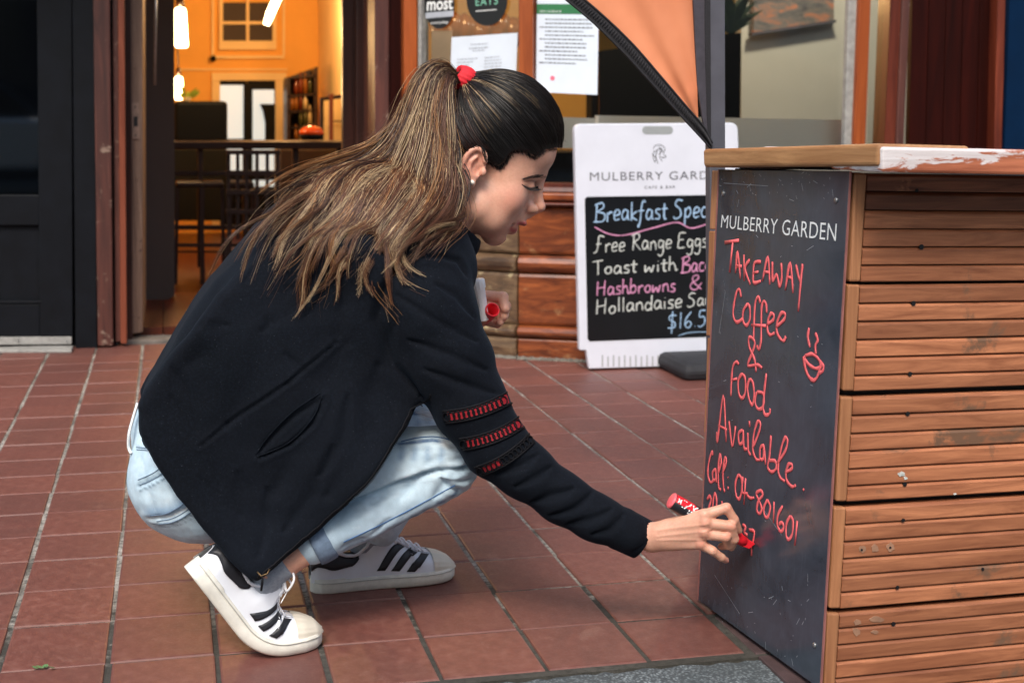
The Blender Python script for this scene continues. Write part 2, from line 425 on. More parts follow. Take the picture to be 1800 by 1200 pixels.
# small weed in a joint
wv = []
g0 = onG(80, 1176)
for k in range(9):
    a = rnd.uniform(0, 6.28); L = rnd.uniform(.006, .013); c_ = g0+np.array([rnd.uniform(-.016, .016), rnd.uniform(-.003, .003), .002]); d_ = np.array([math.cos(a), math.sin(a), .35])*L; s_ = np.array([-math.sin(a), math.cos(a), 0])*L*.35
    wv.append(([c_, c_+d_*.5+s_, c_+d_, c_+d_*.5-s_], [(0, 1, 2, 3)]))
V, F = join_vf(wv); plain('weed_green', srgb(86, 120, 74), .6, .2)
weed = mesh_from('weed', V, F, M['weed_green']); tag(weed, 'small green weed in a tile joint at the lower left', 'weed')
# ------------------------------------------------------------------ street side behind the photographer (seen only in reflections)
plain('far_render', srgb(150, 148, 142), .9, .1, 2)
plain('far_glass', srgb(40, 46, 54), .1, .1, 2)
ob = tag(empty('opposite_building', (0, -13, 0)), kind='structure')
box('wall', (0, -13.5, 4.9), (50, .8, 5.4), M['far_render'], ob); plain('far_dark', srgb(26, 26, 30), .5, .2, 2); box('shop_base', (0, -13.45, .95), (50, .8, 2.5), M['far_dark'], ob)
plain('car_silver', srgb(196, 204, 212), .3, .02, 3, metal=.3); plain('car_dark', srgb(18, 22, 30), .15, .02, 3)
pc = tag(empty('parked_car', (-2.0, -7.6, 0)), 'silver estate car parked across the street, mirrored in the black door glass', 'car')
cx0, cy0 = -2.0, -7.6
prism('body', [(cx0+x, cy0, z) for x, z in ((-2.2, .30), (2.1, .30), (2.2, .55), (2.05, .80), (1.2, .88), (-2.0, .92), (-2.25, .7))], (0, -1.7, 0), M['car_silver'], pc, .06)
prism('cabin', [(cx0+x, cy0-.12, z) for x, z in ((-1.95, .90), (1.15, .86), (.55, 1.36), (-.2, 1.44), (-1.5, 1.42))], (0, -1.45, 0), M['car_dark'], pc, .05)
prism('roof', [(cx0+x, cy0-.16, z) for x, z in ((-1.5, 1.42), (.5, 1.38), (-.2, 1.47), (-1.3, 1.47))], (0, -1.37, 0), M['car_silver'], pc, .02)
for wx in (-1.4, 1.35):
    for wy in (.02, -1.72):
        V, F = lathe_vf((cx0+wx, cy0+wy-.09*(wy < 0)+.0, .31), (0, -1, 0), [(0, .22), (.01, .31), (.17, .31), (.18, .22)], 24); mesh_from('wheel', V, F, M['rubber'], pc)
for i in range(10):
    box('window', (-21+i*4.6, -13.08, 1.6), (2.6, .1, 2.0), M['far_glass'], ob)

# ------------------------------------------------------------------ black door on the left
TOP = -330          # picture height up to which the front is built (about 2.2 m)
plain('door_glass', srgb(3, 4, 6), .03, .1, 2, spec=.9)
bd = tag(empty('black_door', onG(60, 618)), 'black painted double door with glass pane and metal kick strip, left of the cafe entrance', 'door')
YD = 3.56
quadY('stile', [(70, 592), (128, 592), (126, TOP), (62, TOP)], YD, .045, M['black_paint'], bd, .003)
quadY('bottom_rail', [(-260, 592), (70, 592), (70, 535), (-260, 533)], YD+.004, .04, M['black_paint'], bd, .003)
quadY('middle_rail', [(-260, 396), (69, 396), (69, 343), (-260, 341)], YD+.004, .04, M['black_paint'], bd, .003)
quadY('lower_panel', [(-260, 534), (71, 534), (70, 395), (-260, 394)], YD+.022, .012, M['black_paint'], bd)
quadY('pane', [(-260, 342), (69, 342), (64, TOP), (-260, TOP)], YD+.02, .006, M['door_glass'], bd)
quadY('moulding', [(-260, 533), (73, 533), (73, 529), (-260, 529)], YD-.002, .012, M['black_paint'], bd, .002)
ks_ = quadY('kick_strip', [(-260, 608), (126, 605), (126, 592), (-260, 595)], YD-.01, .02, M['grey_threshold'], bd, .002)
for sx in (32, 117):
    V, F = lathe_vf(onY(sx, 599, YD-.013), (0, 1, 0), [(0, .003), (.003, .005)], 10); mesh_from('screw', V, F, M['steel'], ks_)
quadY('bottom_gap', [(-260, 614), (128, 612), (128, 603), (-260, 606)], YD+.03, .02, M['black_recess'], bd)
quadY('frame', [(133, 613), (171, 612), (163, TOP), (124, TOP)], YD-.02, .11, M['black_paint'], bd, .003)
st = prism('door_step', [onG(-400, 622, .0)+[0, 0, 0], onG(126, 620, 0.0), onG(126, 620, 0.0)+[0, 0, .012], onG(-400, 622, 0)+[0, 0, .012]], (0, .10, 0), M['grey_threshold'], None, .003)
st.parent = pave
quadY('recess', [(-260, 620), (180, 620), (175, TOP), (-260, TOP)], YD+.10, .02, M['black_recess'], bd)

# ------------------------------------------------------------------ cafe entrance: frame and the open door leaf
df = tag(empty('door_frame', onG(190, 606)), 'worn brown timber frame around the open cafe entrance', 'door frame')
quadY('jamb', [(172, 608), (199, 608), (190, TOP), (159, TOP)], 3.53, .13, M['jamb_brown'], df, .004)
quadY('moulding', [(199, 607), (205, 607), (197, TOP), (190, TOP)], 3.60, .08, M['black_recess'], df)
quadY('moulding', [(203, 601), (213, 600), (205, TOP), (195, TOP)], 3.56, .04, M['jamb_brown'], df, .003)
quadY('moulding', [(212, 604), (223, 604), (216, TOP), (205, TOP)], 3.53, .05, M['jamb_orange'], df, .003)
quadY('moulding', [(223, 604), (233, 604), (228, TOP), (217, TOP)], 3.63, .03, M['jamb_dark'], df)
quadY('jamb', [(604, 620), (634, 620), (629, TOP), (601, TOP)], 3.70, .06, M['jamb_dark'], df, .004)
quadY('moulding', [(626, 620), (662, 620), (661, TOP), (626, TOP)], 3.62, .05, M['jamb_dark'], df, .006)
quadY('lintel', [(160, TOP+60), (735, TOP+60), (735, TOP-40), (160, TOP-40)], 3.50, .2, M['jamb_brown'], df, .004)
tr_ = quadY('threshold', [(215, 610), (700, 604), (700, 594), (215, 598)], 3.60, .16, M['concrete'], df, .003)
od = tag(empty('open_door', onG(238, 592)), 'pale worn edge of the cafe door standing open, with brass lock plate', 'door')
quadY('leaf', [(228, 588), (251, 584), (250, TOP), (224, TOP)], 3.66, .9, M['door_edge'], od, .004)
lp = quadY('lock_plate', [(232, 245), (245, 245), (244, 180), (231, 180)], 3.655, .004, M['painted_plate'], od, .001)
for yy in (188, 238):
    V, F = lathe_vf(onY(238, yy, 3.6545), (0, 1, 0), [(0, .003), (.001, .004)], 10); mesh_from('screw', V, F, M['black_recess'], lp)
quadY('keyhole', [(235, 222), (242, 222), (242, 205), (235, 205)], 3.6535, .002, M['black_recess'], lp)
rl = tube('rail', [onY(272, 150, 3.9), onY(275, -90, 3.9)], .006, M['steel'], None); tag(rl, 'thin brass rod hanging inside the entrance beside the open door', 'rod')

# ------------------------------------------------------------------ shop front: pilaster, bulkhead, windows
sf = tag(empty('shop_front', onG(912, 629)), 'cafe shop front with orange timber window frames above a brown panelled base', 'shop front')
# pilaster of the entrance
quadY('pilaster', [(660, 612), (684, 612), (684, TOP), (658, TOP)], 3.30, .35, M['jamb_brown'], sf, .004)
quadY('pilaster', [(684, 616), (714, 616), (712, TOP), (681, TOP)], 3.32, .25, M['mahogany'], sf, .004)
quadY('pilaster', [(712, 618), (736, 620), (733, TOP), (708, TOP)], 3.26, .2, M['frame_orange'], sf, .006)
G = lambda x, y: onG(x, y)[:2]
P1 = onG(912, 629)[:2]
PA = P1+np.array([-1, .95])*.40; PB = P1+np.array([1, -.53])*.24; PC = np.array([3.95, PB[1]-.01])
SA, SB, SC = Seg(PA, P1), Seg(P1, PB), Seg(PB, PC)
def xs(seg, px, off=0.0):                       # distance along a segment of the picture column px
    return float(np.dot(seg.at(px, 500, off)-seg.a, seg.d))
def course(name, z0, z1, out, prof, mat_by, top=False, pieces=None):
    """one horizontal course of the bay: for each piece a profile (t 0..1 -> extra out) is swept along its wall"""
    for seg, s0, s1, mt in pieces:
        V = []; n = len(prof)
        for s_ in (s0, s1):
            p = seg.a+seg.d*s_
            V.append([p[0]+seg.n[0]*.06, p[1]+seg.n[1]*.06, z0])
            for t, e in prof: V.append([p[0]-seg.n[0]*(out+e), p[1]-seg.n[1]*(out+e), z0+(z1-z0)*t])
            V.append([p[0]+seg.n[0]*.06, p[1]+seg.n[1]*.06, z1])
        m = n+2
        F = [(k, k+1, m+k+1, m+k) for k in range(m-1)]+[(m-1, 0, m, 2*m-1), tuple(range(m-1, -1, -1)), tuple(range(m, 2*m))]
        o = mesh_from(name, V, F, M[mt], sf); bevel(o, .002, 1)
LA, LB, LC = np.linalg.norm(P1-PA), np.linalg.norm(PB-P1), np.linalg.norm(PC-PB)
g_ = .0015
pcs = [(SA, 0, LA*.5-g_, 'bulkhead_grey'), (SA, LA*.5+g_, LA-g_, 'bulkhead_grey'), (SB, g_, LB-g_, 'bulkhead_wood')]+[(SC, LC*k/6+g_, LC*(k+1)/6-g_, 'bulkhead_wood') for k in range(6)]
zz = lambda py: float(SA.at(880, py)[2])
flat = [(0, 0), (.06, .006), (.5, .010), (.94, .006), (1, 0)]
torus = [(0, 0), (.12, .012), (.35, .022), (.6, .024), (.85, .014), (1, .0)]
course('panel', zz(626), zz(590), .012, flat, None, pieces=pcs)
course('moulding', zz(589), zz(568), .012, torus, None, pieces=pcs)
course('panel', zz(567), zz(478), .006, flat, None, pieces=pcs)
course('moulding', zz(476), zz(446), .008, torus, None, pieces=pcs)
course('panel', zz(444), zz(362), .0, flat, None, pieces=pcs)
pcs2 = [(s, a, b_, 'frame_red') for s, a, b_, m_ in pcs]
pcs3 = [(s, a, b_, 'frame_orange') for s, a, b_, m_ in pcs]
course('moulding', zz(361), zz(351), .012, torus, None, pieces=[(SA, 0, LA, 'frame_red'), (SB, 0, LB, 'frame_red'), (SC, 0, LC, 'frame_red')])
course('sill', zz(350), zz(336), .030, [(0, 0), (.2, .006), (.8, .006), (1, 0)], None, pieces=[(SA, 0, LA, 'frame_orange'), (SB, 0, LB, 'frame_orange'), (SC, 0, LC, 'frame_orange')])
course('sill', zz(335), zz(320), .010, [(0, .01), (.5, .0), (1, .0)], None, pieces=[(SA, 0, LA, 'frame_red'), (SB, 0, LB, 'frame_red'), (SC, 0, LC, 'frame_red')])
# dirt along the foot of the wall
plain('foot_mortar', srgb(108, 104, 96), .95, .45, 60, bump=.8)
for seg, L_ in ((SA, LA), (SB, LB), (SC, LC)):
    n_ = 40; V = []
    for k in range(n_):
        s_ = L_*k/(n_-1); p = seg.a+seg.d*s_; e = .03+rnd.uniform(0, .012)
        V += [[p[0]-seg.n[0]*e, p[1]-seg.n[1]*e, .0005], [p[0]-seg.n[0]*.008, p[1]-seg.n[1]*.008, .012+rnd.uniform(0, .006)], [p[0]+seg.n[0]*.05, p[1]+seg.n[1]*.05, .012]]
    F = []
    for k in range(n_-1): F += [(3*k, 3*k+3, 3*k+4, 3*k+1), (3*k+1, 3*k+4, 3*k+5, 3*k+2)]
    o = mesh_from('mortar_fillet', V, F, M['foot_mortar'], sf)
# mullions
def mull(seg, x0, x1, off, depth, mt, ybot=320, name='mullion', lean=0):
    segq(name, seg, [(x0-lean, ybot), (x1-lean, ybot), (x1, TOP), (x0, TOP)], off, depth, M[mt], sf, .005)
mull(SB, 911, 937, -.012, .06, 'frame_orange')
mull(SB, 936, 946, .02, .04, 'frame_red')
# panes (each sheet sits between the mullions)
def pane(seg, x0, x1, y0, y1, off=.03):
    segq('pane', seg, [(x0, y0), (x1, y0), (x1, y1), (x0, y1)], off, .004, M['window_glass'], sf)
pane(SA, 738, 912, 320, TOP); pane(SB, 946, 1046, 320, TOP)
for x0, x1 in ((1053, 1503),): pane(SC, x0, x1, 320, TOP)
pane(SC, 1526, 1556, 320, TOP)
segq('mullion', SA, [(735, 320), (741, 320), (740, TOP), (734, TOP)], .0, .05, M['grey_threshold'], sf, .002)
segq('mullion', SC, [(1482, 320), (1500, 320), (1520, TOP), (1502, TOP)], .0, .03, M['grey_threshold'], sf, .002)
segq('mullion', SC, [(1498, 320), (1520, 320), (1545, TOP), (1523, TOP)], -.02, .06, M['frame_orange'], sf, .008)
segq('mullion', SC, [(1552, 320), (1572, 320), (1600, TOP), (1580, TOP)], -.02, .10, M['frame_red'], sf, .004)
segq('mullion', SC, [(1572, 320), (1586, 320), (1616, TOP), (1600, TOP)], -.03, .10, M['jamb_brown'], sf, .006)
# right hand door and the blue neighbour
td = tag(empty('timber_door', SC.at(1660, 600)), 'dark reddish brown timber door with vertical boards at the right edge of the shop front', 'door')
for k in range(5):
    a, b_ = 1588+k*30, 1588+(k+1)*30-1.2
    segq('board', SC, [(a, 640), (b_, 640), (b_+24, TOP), (a+24, TOP)], .10, .03, M['mahogany'], td, .002)
segq('edge_board', SC, [(1738, 640), (1752, 640), (1776, TOP), (1762, TOP)], .05, .08, M['frame_red'], td, .003)
bw = segq('blue_wall', SC, [(1751, 700), (2600, 760), (2600, TOP), (1786, TOP)], .04, .3, M['blue_wall'], None); tag(bw, 'plain dark blue painted wall next to the brown timber door', 'wall')
uw = mesh_from('upper_wall', [(-3, 2.7, 2.35), (6, 2.7, 2.35), (6, 2.7, 6), (-3, 2.7, 6), (-3, 10.5, 2.35), (6, 10.5, 2.35), (6, 10.5, 6), (-3, 10.5, 6)],
               [(0, 1, 2, 3), (1, 5, 6, 2), (5, 4, 7, 6), (4, 0, 3, 7), (3, 2, 6, 7), (1, 0, 4, 5)], M['concrete']); tag(uw, 'pale rendered upper storey wall above the cafe shop front', 'wall')

# ------------------------------------------------------------------ prints on the windows
def sheet(name, seg, x0, y0, x1, y1, mt, off=.022, skew=0.0):
    return [seg.at(x0, y1+skew*0, off), seg.at(x1, y1+skew, off), seg.at(x1, y0+skew, off), seg.at(x0, y0, off)]
def lines_of_print(name, quad, rows, mt, parent, seed, x0=.1, x1=.9, h=.35, rag=.3, gap=0.0):
    rr = random.Random(seed); a, b_, c_, d_ = [np.array(q) for q in quad]; V = []; F = []
    nrm = np.cross(b_-a, d_-a); nrm /= np.linalg.norm(nrm)
    at = lambda u, v: a*(1-u)*(1-v)+b_*u*(1-v)+c_*u*v+d_*(1-u)*v+nrm*.0012
    for v0, v1, xa, xb in rows:
        x = xa; xe = xb-rr.uniform(0, rag*(xb-xa))
        while x < xe:
            L = rr.uniform(.02, .07); e = min(x+L, xe); n = len(V)
            V += [at(x, v0), at(e, v0), at(e, v1), at(x, v1)]; F.append((n, n+1, n+2, n+3)); x = e+.012
    return mesh_from(name, V, F, mt, parent)
def flip(q): return [q[0], q[1], q[2], q[3]]
# menu sheet
q = [SA.at(790, 166, .018), SA.at(906, 158, .018), SA.at(910, 58, .018), SA.at(794, 66, .018)]
menu = prism('menu_sheet', q, SA.n*.001, M['paper']); tag(menu, 'pale blue printed menu sheet taped inside the left window pane', 'menu')
rows = [(v, v+.016, .1, .42) for v in np.arange(.1, .62, .055)]+[(v, v+.016, .52, .85) for v in np.arange(.1, .62, .055)]+[(.84, .86, .30, .66), (.77, .795, .28, .62), (.73, .745, .33, .55)]
lines_of_print('print', q, rows, M['print_pale'], menu, 1, rag=.4)
crow = [(np.array([x, y])) for x, y in ((0, -.9), (.5, -.2), (.1, 0), (.3, .9), (-.3, .3), (-.5, -.6))]
# certificate with a green heading
q = [SB.at(942, 162, .016), SB.at(1050, 167, .016), SB.at(1053, -10, .016), SB.at(944, -10, .016)]
lic = prism('certificate_sheet', q, SB.n*.001, M['paper']); tag(lic, 'white certificate sheet with green heading and pink stamp on the window', 'certificate')
qa, qb, qc, qd = [np.array(x) for x in q]
L_ = lambda u, v: qa*(1-u)*(1-v)+qb*u*(1-v)+qc*u*v+qd*(1-u)*v-SB.n*.001
mesh_from('heading', [L_(0, .80), L_(1, .80), L_(1, .90), L_(0, .90)], [(0, 1, 2, 3)], M['green_print'], lic)
L2 = lambda u, v: L_(u, v)-SB.n*.0008
text_on('lettering', 'ON LICENCE', L2(.05, .815), L2(.40, .815), L2(.40, .835), L2(.05, .835), M['print_white'], lic)
rows = [(v, v+.011, .14 if k % 3 else .05, .95) for k, v in enumerate(np.arange(.30, .78, .040))]
lines_of_print('print', q, rows, M['print_grey'], lic, 2, rag=.35)
V, F = lathe_vf(L_(.27, .15), -SB.n, [(0, .0085), (.0004, .0085)], 18); mesh_from('stamp', V, F, M['pink_print'], lic)
# bits of warm paper behind the glass
q = [SA.at(758, 110, .05), SA.at(793, 110, .05), SA.at(795, 55, .05), SA.at(759, 55, .05)]
wp = prism('note_card', q, SA.n*.001, M['paper_warm']); tag(wp, 'plain peach coloured card behind the glass left of the menu sheet', 'card')
# round stickers
def disc(name, seg, cx_, cy_, rx_, ry_, off, mt, parent=None, n=36, th=.0008):
    P = [seg.at(cx_+rx_*math.cos(a), cy_-ry_*math.sin(a), off) for a in np.linspace(0, 2*math.pi, n, endpoint=False)]
    return prism(name, P, seg.n*th, mt, parent)
s1 = disc('round_sticker', SA, 772, 8, 27, 43, .022, M['sticker_black']); tag(s1, 'small round black sticker reading most on the left window pane', 'sticker')
T_ = lambda x, y: SA.at(x, y, .0205)
text_on('lettering', 'most', T_(750, 20), T_(796, 17), T_(796, -3), T_(751, 0), M['print_white'], s1, offset=.02)
prism('band', [T_(748, 33), T_(797, 29), T_(797, 19), T_(748, 23)], SA.n*.0005, M['print_pale'], s1, .0)
text_on('lettering', 'everyday', T_(757, 45), T_(788, 43), T_(788, 36), T_(757, 38), M['print_white'], s1)
s2 = disc('round_sticker', SA, 856, 0, 36, 46, .022, M['sticker_black']); tag(s2, 'larger round black sticker reading EATS beside the mullion', 'sticker')
text_on('lettering', 'EATS', T_(836, 11), T_(875, 8), T_(875, -6), T_(836, -3), M['mint_print'], s2, spacing=1.15)
prism('underline', [T_(836, 21), T_(873, 18), T_(873, 16.5), T_(836, 19.5)], SA.n*.0004, M['print_white'], s2)
# ------------------------------------------------------------------ inside the cafe
plain('warm_wall', srgb(240, 182, 92), .8, .06, 3)
plain('warm_trim', srgb(240, 214, 160), .6, .05, 3)
plain('grey_wall', srgb(70, 63, 63), .8, .08, 3)
plain('pale_wall', srgb(208, 208, 198), .8, .05, 3)
plain('black_thing', srgb(4, 4, 5), .6, .2, spec=.2)
plain('dark_red', srgb(30, 9, 5), .45, .3, 20)
wood('floor_wood', srgb(54, 20, 9), srgb(104, 42, 18), 1, .35, 12)
def emis(name, col, st):
    m = bpy.data.materials.new(name); m.use_nodes = True; bb = m.node_tree.nodes['Principled BSDF']
    bb.inputs['Emission Color'].default_value = (*col, 1); bb.inputs['Emission Strength'].default_value = st; bb.inputs['Base Color'].default_value = (*col, 1); MATS[name] = m
emis('lamp_glow', (1, .72, .36), 9); emis('lamp_glow_soft', (1, .8, .45), 5); emis('day_glow', (.62, .74, .78), .42)
YB = 8.6
fl = tag(empty('room_floor', (2, 6, 0)), kind='structure')
for k in range(26):
    x0 = -.9+k*.22
    prism('plank', [(x0+.002, 3.74, .0), (x0+.218, 3.74, .0), (x0+.218, 3.74, .045), (x0+.002, 3.74, .045)], (0, 4.95, 0), M['floor_wood'], fl)
rw = tag(empty('room_wall', (2, YB, 0)), kind='structure')
def strct(name, V, F, mt, par=rw): return mesh_from(name, V, F, M[mt], par)
prism('back_wall', [(-1, YB, 0), (5, YB, 0), (5, YB, 3.4), (-1, YB, 3.4)], (0, .1, 0), M['warm_wall'], rw)
prism('ceiling', [(-1, 3.75, 3.0), (5, 3.75, 3.0), (5, 3.75, 3.05), (-1, 3.75, 3.05)], (0, 5, 0), M['warm_wall'], rw)
prism('side_wall', [(-1, 3.75, 0), (-.9, 3.75, 0), (-.9, 3.75, 3.4), (-1, 3.75, 3.4)], (0, 5, 0), M['warm_wall'], rw)
rgt = float(onY(566, 150, YB)[0]); rgt2 = float(onY(604, 150, 6.0)[0])
# wall to the right of the doorway axis: bright cream side wall
pr = onY(562, 200, YB-.02); pq = onY(640, 200, 6.2)
prism('side_wall', [(pq[0], pq[1], 0), (pq[0]+.1, pq[1], 0), (pq[0]+.1, pq[1], 3.0), (pq[0], pq[1], 3.0)], (pr[0]-pq[0], YB-pq[1], 0), M['warm_trim'], rw)
# grey wall leaf close to the entrance on the left
gw = quadY('partition_wall', [(222, 560), (307, 520), (306, TOP), (222, TOP)], 4.65, .12, M['grey_wall']); tag(gw, 'grey painted partition wall just inside the cafe entrance', 'wall')
# back door with daylight behind it
bk = tag(empty('glazed_door', onY(435, 400, YB)), 'black framed glazed double door in the orange back wall of the cafe', 'door')
Y1 = YB-.03
quadY('frame', [(372, 400), (387, 400), (387, 140), (372, 128)], Y1, .06, M['warm_trim'], bk, .004)
quadY('frame', [(484, 400), (504, 400), (504, 128), (484, 140)], Y1, .06, M['warm_trim'], bk, .004)
quadY('frame', [(372, 142), (504, 142), (504, 128), (372, 128)], Y1-.005, .06, M['warm_trim'], bk, .004)
quadY('leaf', [(386, 400), (433, 400), (433, 142), (386, 142)], YB-.012, .01, M['black_thing'], bk)
quadY('leaf', [(435, 400), (484, 400), (484, 142), (435, 142)], YB-.012, .01, M['black_thing'], bk)
for a, b_, c_, d_ in ((387, 150, 430, 244), (443, 158, 482, 246), (387, 262, 430, 300), (443, 262, 482, 300), (387, 317, 430, 328), (443, 317, 482, 328)):
    rectY('pane', a, b_, b_ and c_, d_, YB-.02, .004, M['day_glow'], bk)
rectY('bar', 428, 146, 444, 400, YB-.045, .02, M['black_thing'], bk)
# white umbrella shape and dark furniture seen through the back door
o = quadY('yard_chair', [(466, 246), (482, 246), (482, 183), (457, 183), (462, 195), (466, 215)], YB-.06, .02, M['black_thing']); tag(o, 'dark garden chair outline in front of the bright right door pane', 'chair')
# upper sash window
uwn = tag(empty('sash_window', onY(435, 60, YB)), 'cream framed four-pane window high in the orange back wall', 'window')
rectY('frame', 385, 72, 486, 88, YB-.04, .05, M['warm_trim'], uwn, .004); rectY('frame', 385, -60, 392, 72, YB-.04, .05, M['warm_trim'], uwn, .004); rectY('frame', 479, -60, 486, 72, YB-.04, .05, M['warm_trim'], uwn, .004)
rectY('glazing_bar', 433, -60, 438, 74, YB-.045, .03, M['warm_trim'], uwn); rectY('glazing_bar', 390, 38, 480, 43, YB-.047, .03, M['warm_trim'], uwn)
for a, b_, c_, d_ in ((391, 43, 433, 74), (438, 43, 480, 74), (391, 5, 433, 38), (438, 5, 480, 38)): rectY('pane', a, b_, c_, d_, YB-.02, .01, M['grey_wall'], uwn)
rectY('architrave', 372, 98, 500, 103, YB-.03, .03, M['warm_trim'], uwn); rectY('architrave', 372, -60, 376, 98, YB-.03, .03, M['warm_trim'], uwn); rectY('architrave', 497, -60, 501, 98, YB-.03, .03, M['warm_trim'], uwn)
rectY('dado_rail', 315, 121, 505, 124, YB-.02, .02, M['warm_trim'], rw)
V, F = lathe_vf(onY(375, 103, YB-.08), (0, 1, 0), [(0, .012), (.02, .022), (.06, .022), (.08, .01)], 12); o = mesh_from('security_camera', V, F, M['black_thing'], smooth=True); tag(o, 'small black dome camera on the orange wall left of the sash window', 'camera')
# pendant lamps
def pendant(px, y0, y1, r_px0, r_px1, Y, label):
    e = tag(empty('pendant_lamp', onY(px, y0, Y)), label, 'lamp', 'hanging lamps inside the cafe')
    a = onY(px, y0, Y); b_ = onY(px, y1, Y); s_ = np.linalg.norm(onY(px+1, y0, Y)-a)
    L = a[2]-b_[2]
    lathe('glass_shade', a, (0, 0, -1), [(0, r_px0*s_*.7), (.01, r_px0*s_), (L*.95, r_px1*s_), (L, r_px1*s_*.8)], M['lamp_glow'], e, 18)
    lathe('cap', a+[0, 0, .05], (0, 0, -1), [(0, r_px0*s_*.5), (.05, r_px0*s_*.9)], M['counter_wood'], e, 14)
    tube('cord', [a+[0, 0, .05], a+[0, 0, 1.0]], .004, M['black_thing'], e, 6)
    l = bpy.data.lights.new('bulb', 'POINT'); l.energy = LAMP; l.color = (1, .62, .27); l.shadow_soft_size = .06
    lo = bpy.data.objects.new('bulb', l); sc.collection.objects.link(lo); lo.location = Vector((a+b_)/2+[0, -.10, 0]); return e
LAMP = 15
pendant(317, 14, 84, 10, 12, 5.6, 'white glowing cylinder lamp hanging highest beside the grey wall')
pendant(314, 135, 176, 7, 8, 6.6, 'smaller glowing lamp hanging above the black machine')
tl = tag(empty('tube_lamp', onY(478, 20, 5.2)), 'slanting bright glass lamp hanging in front of the sash window', 'lamp')
tube('glass_shade', [onY(468, 44, 5.2), onY(475, 25, 5.2), onY(484, 5, 5.2), onY(496, -24, 5.2)], [.016, .022, .022, .024], M['lamp_glow'], tl, 14)
l = bpy.data.lights.new('bulb', 'POINT'); l.energy = LAMP*2.0; l.color = (1, .56, .22); l.shadow_soft_size = .08
lo = bpy.data.objects.new('bulb', l); sc.collection.objects.link(lo); lo.location = Vector(onY(500, -30, 6.9))
# black machine and high table
mc = rectY('coffee_machine', 306, 178, 400, 252, 5.9, .35, M['black_thing'], None, .02); tag(mc, 'big black box-shaped machine standing on the dark bar table', 'machine')
bt = tag(empty('bar_table', onY(440, 420, 5.6)), 'long dark red bar table across the entrance room', 'table')
quadY('tabletop', [(268, 262), (640, 262), (640, 249), (268, 249)], 5.4, .5, M['counter_wood'], bt, .006)
for x in (292, 352, 432, 520, 598): quadY('leg', [(x-5, 470), (x+5, 470), (x+5, 262), (x-5, 262)], 5.45, .05, M['dark_red'], bt, .004)
for y in (305, 400): quadY('rail', [(290, y+4), (600, y+4), (600, y-4), (290, y-4)], 5.47, .03, M['dark_red'], bt, .003)
def stool(x, label, w_=22, Y=5.15):
    e = tag(empty('bar_stool', onY(x, 480, Y)), label, 'stool', 'stools at the bar table')
    quadY('seat', [(x-w_, 330), (x+w_, 330), (x+w_, 320), (x-w_, 320)], Y, .3, M['dark_red'], e, .01)
    for dx in (-w_+3, w_-3):
        quadY('leg', [(x+dx*1.15-3, 500), (x+dx*1.15+3, 500), (x+dx+3, 330), (x+dx-3, 330)], Y, .02, M['dark_red'], e)
        quadY('leg', [(x+dx*1.15-3, 480), (x+dx*1.15+3, 480), (x+dx+3, 330), (x+dx-3, 330)], Y+.28, .02, M['dark_red'], e)
    quadY('footrest', [(x-w_, 434), (x+w_, 434), (x+w_, 428), (x-w_, 428)], Y+.01, .015, M['dark_red'], e)
    quadY('footrest', [(x-w_, 444), (x+w_, 444), (x+w_, 441), (x-w_, 441)], Y+.27, .015, M['dark_red'], e)
stool(333, 'dark wooden bar stool nearest the grey partition wall', 24)
stool(374, 'dark wooden bar stool second from the grey partition wall', 20, 5.3)
stool(425, 'dark wooden bar stool half hidden behind the woman\'s shoulder', 22, 5.2)
sc_ = tag(empty('slatted_chair', onY(440, 470, 5.0)), 'dark slat-backed chair standing in front of the bar table', 'chair')
for x in (402, 418, 434, 452, 470, 488): quadY('slat', [(x-3, 420), (x+3, 420), (x+3, 268), (x-3, 268)], 5.0, .02, M['dark_red'], sc_)
for y in (268, 304, 338, 372): quadY('rail', [(398, y+4), (492, y+4), (492, y-4), (398, y-4)], 4.985, .03, M['dark_red'], sc_)
for x in (400, 490): quadY('leg', [(x-4, 500), (x+4, 500), (x+4, 420), (x-4, 420)], 5.0, .03, M['dark_red'], sc_)
# cupboard block and bottles below the table
o = rectY('low_cupboard', 300, 262, 400, 388, 7.4, .4, M['black_thing'], None, .01); tag(o, 'low black cupboard under the bar table', 'cupboard')
o = rectY('bar_counter', 492, 262, 604, 470, 7.2, .3, M['dark_red'], None, .01); tag(o, 'dark red boarded bar front below the bottles shelf', 'counter')
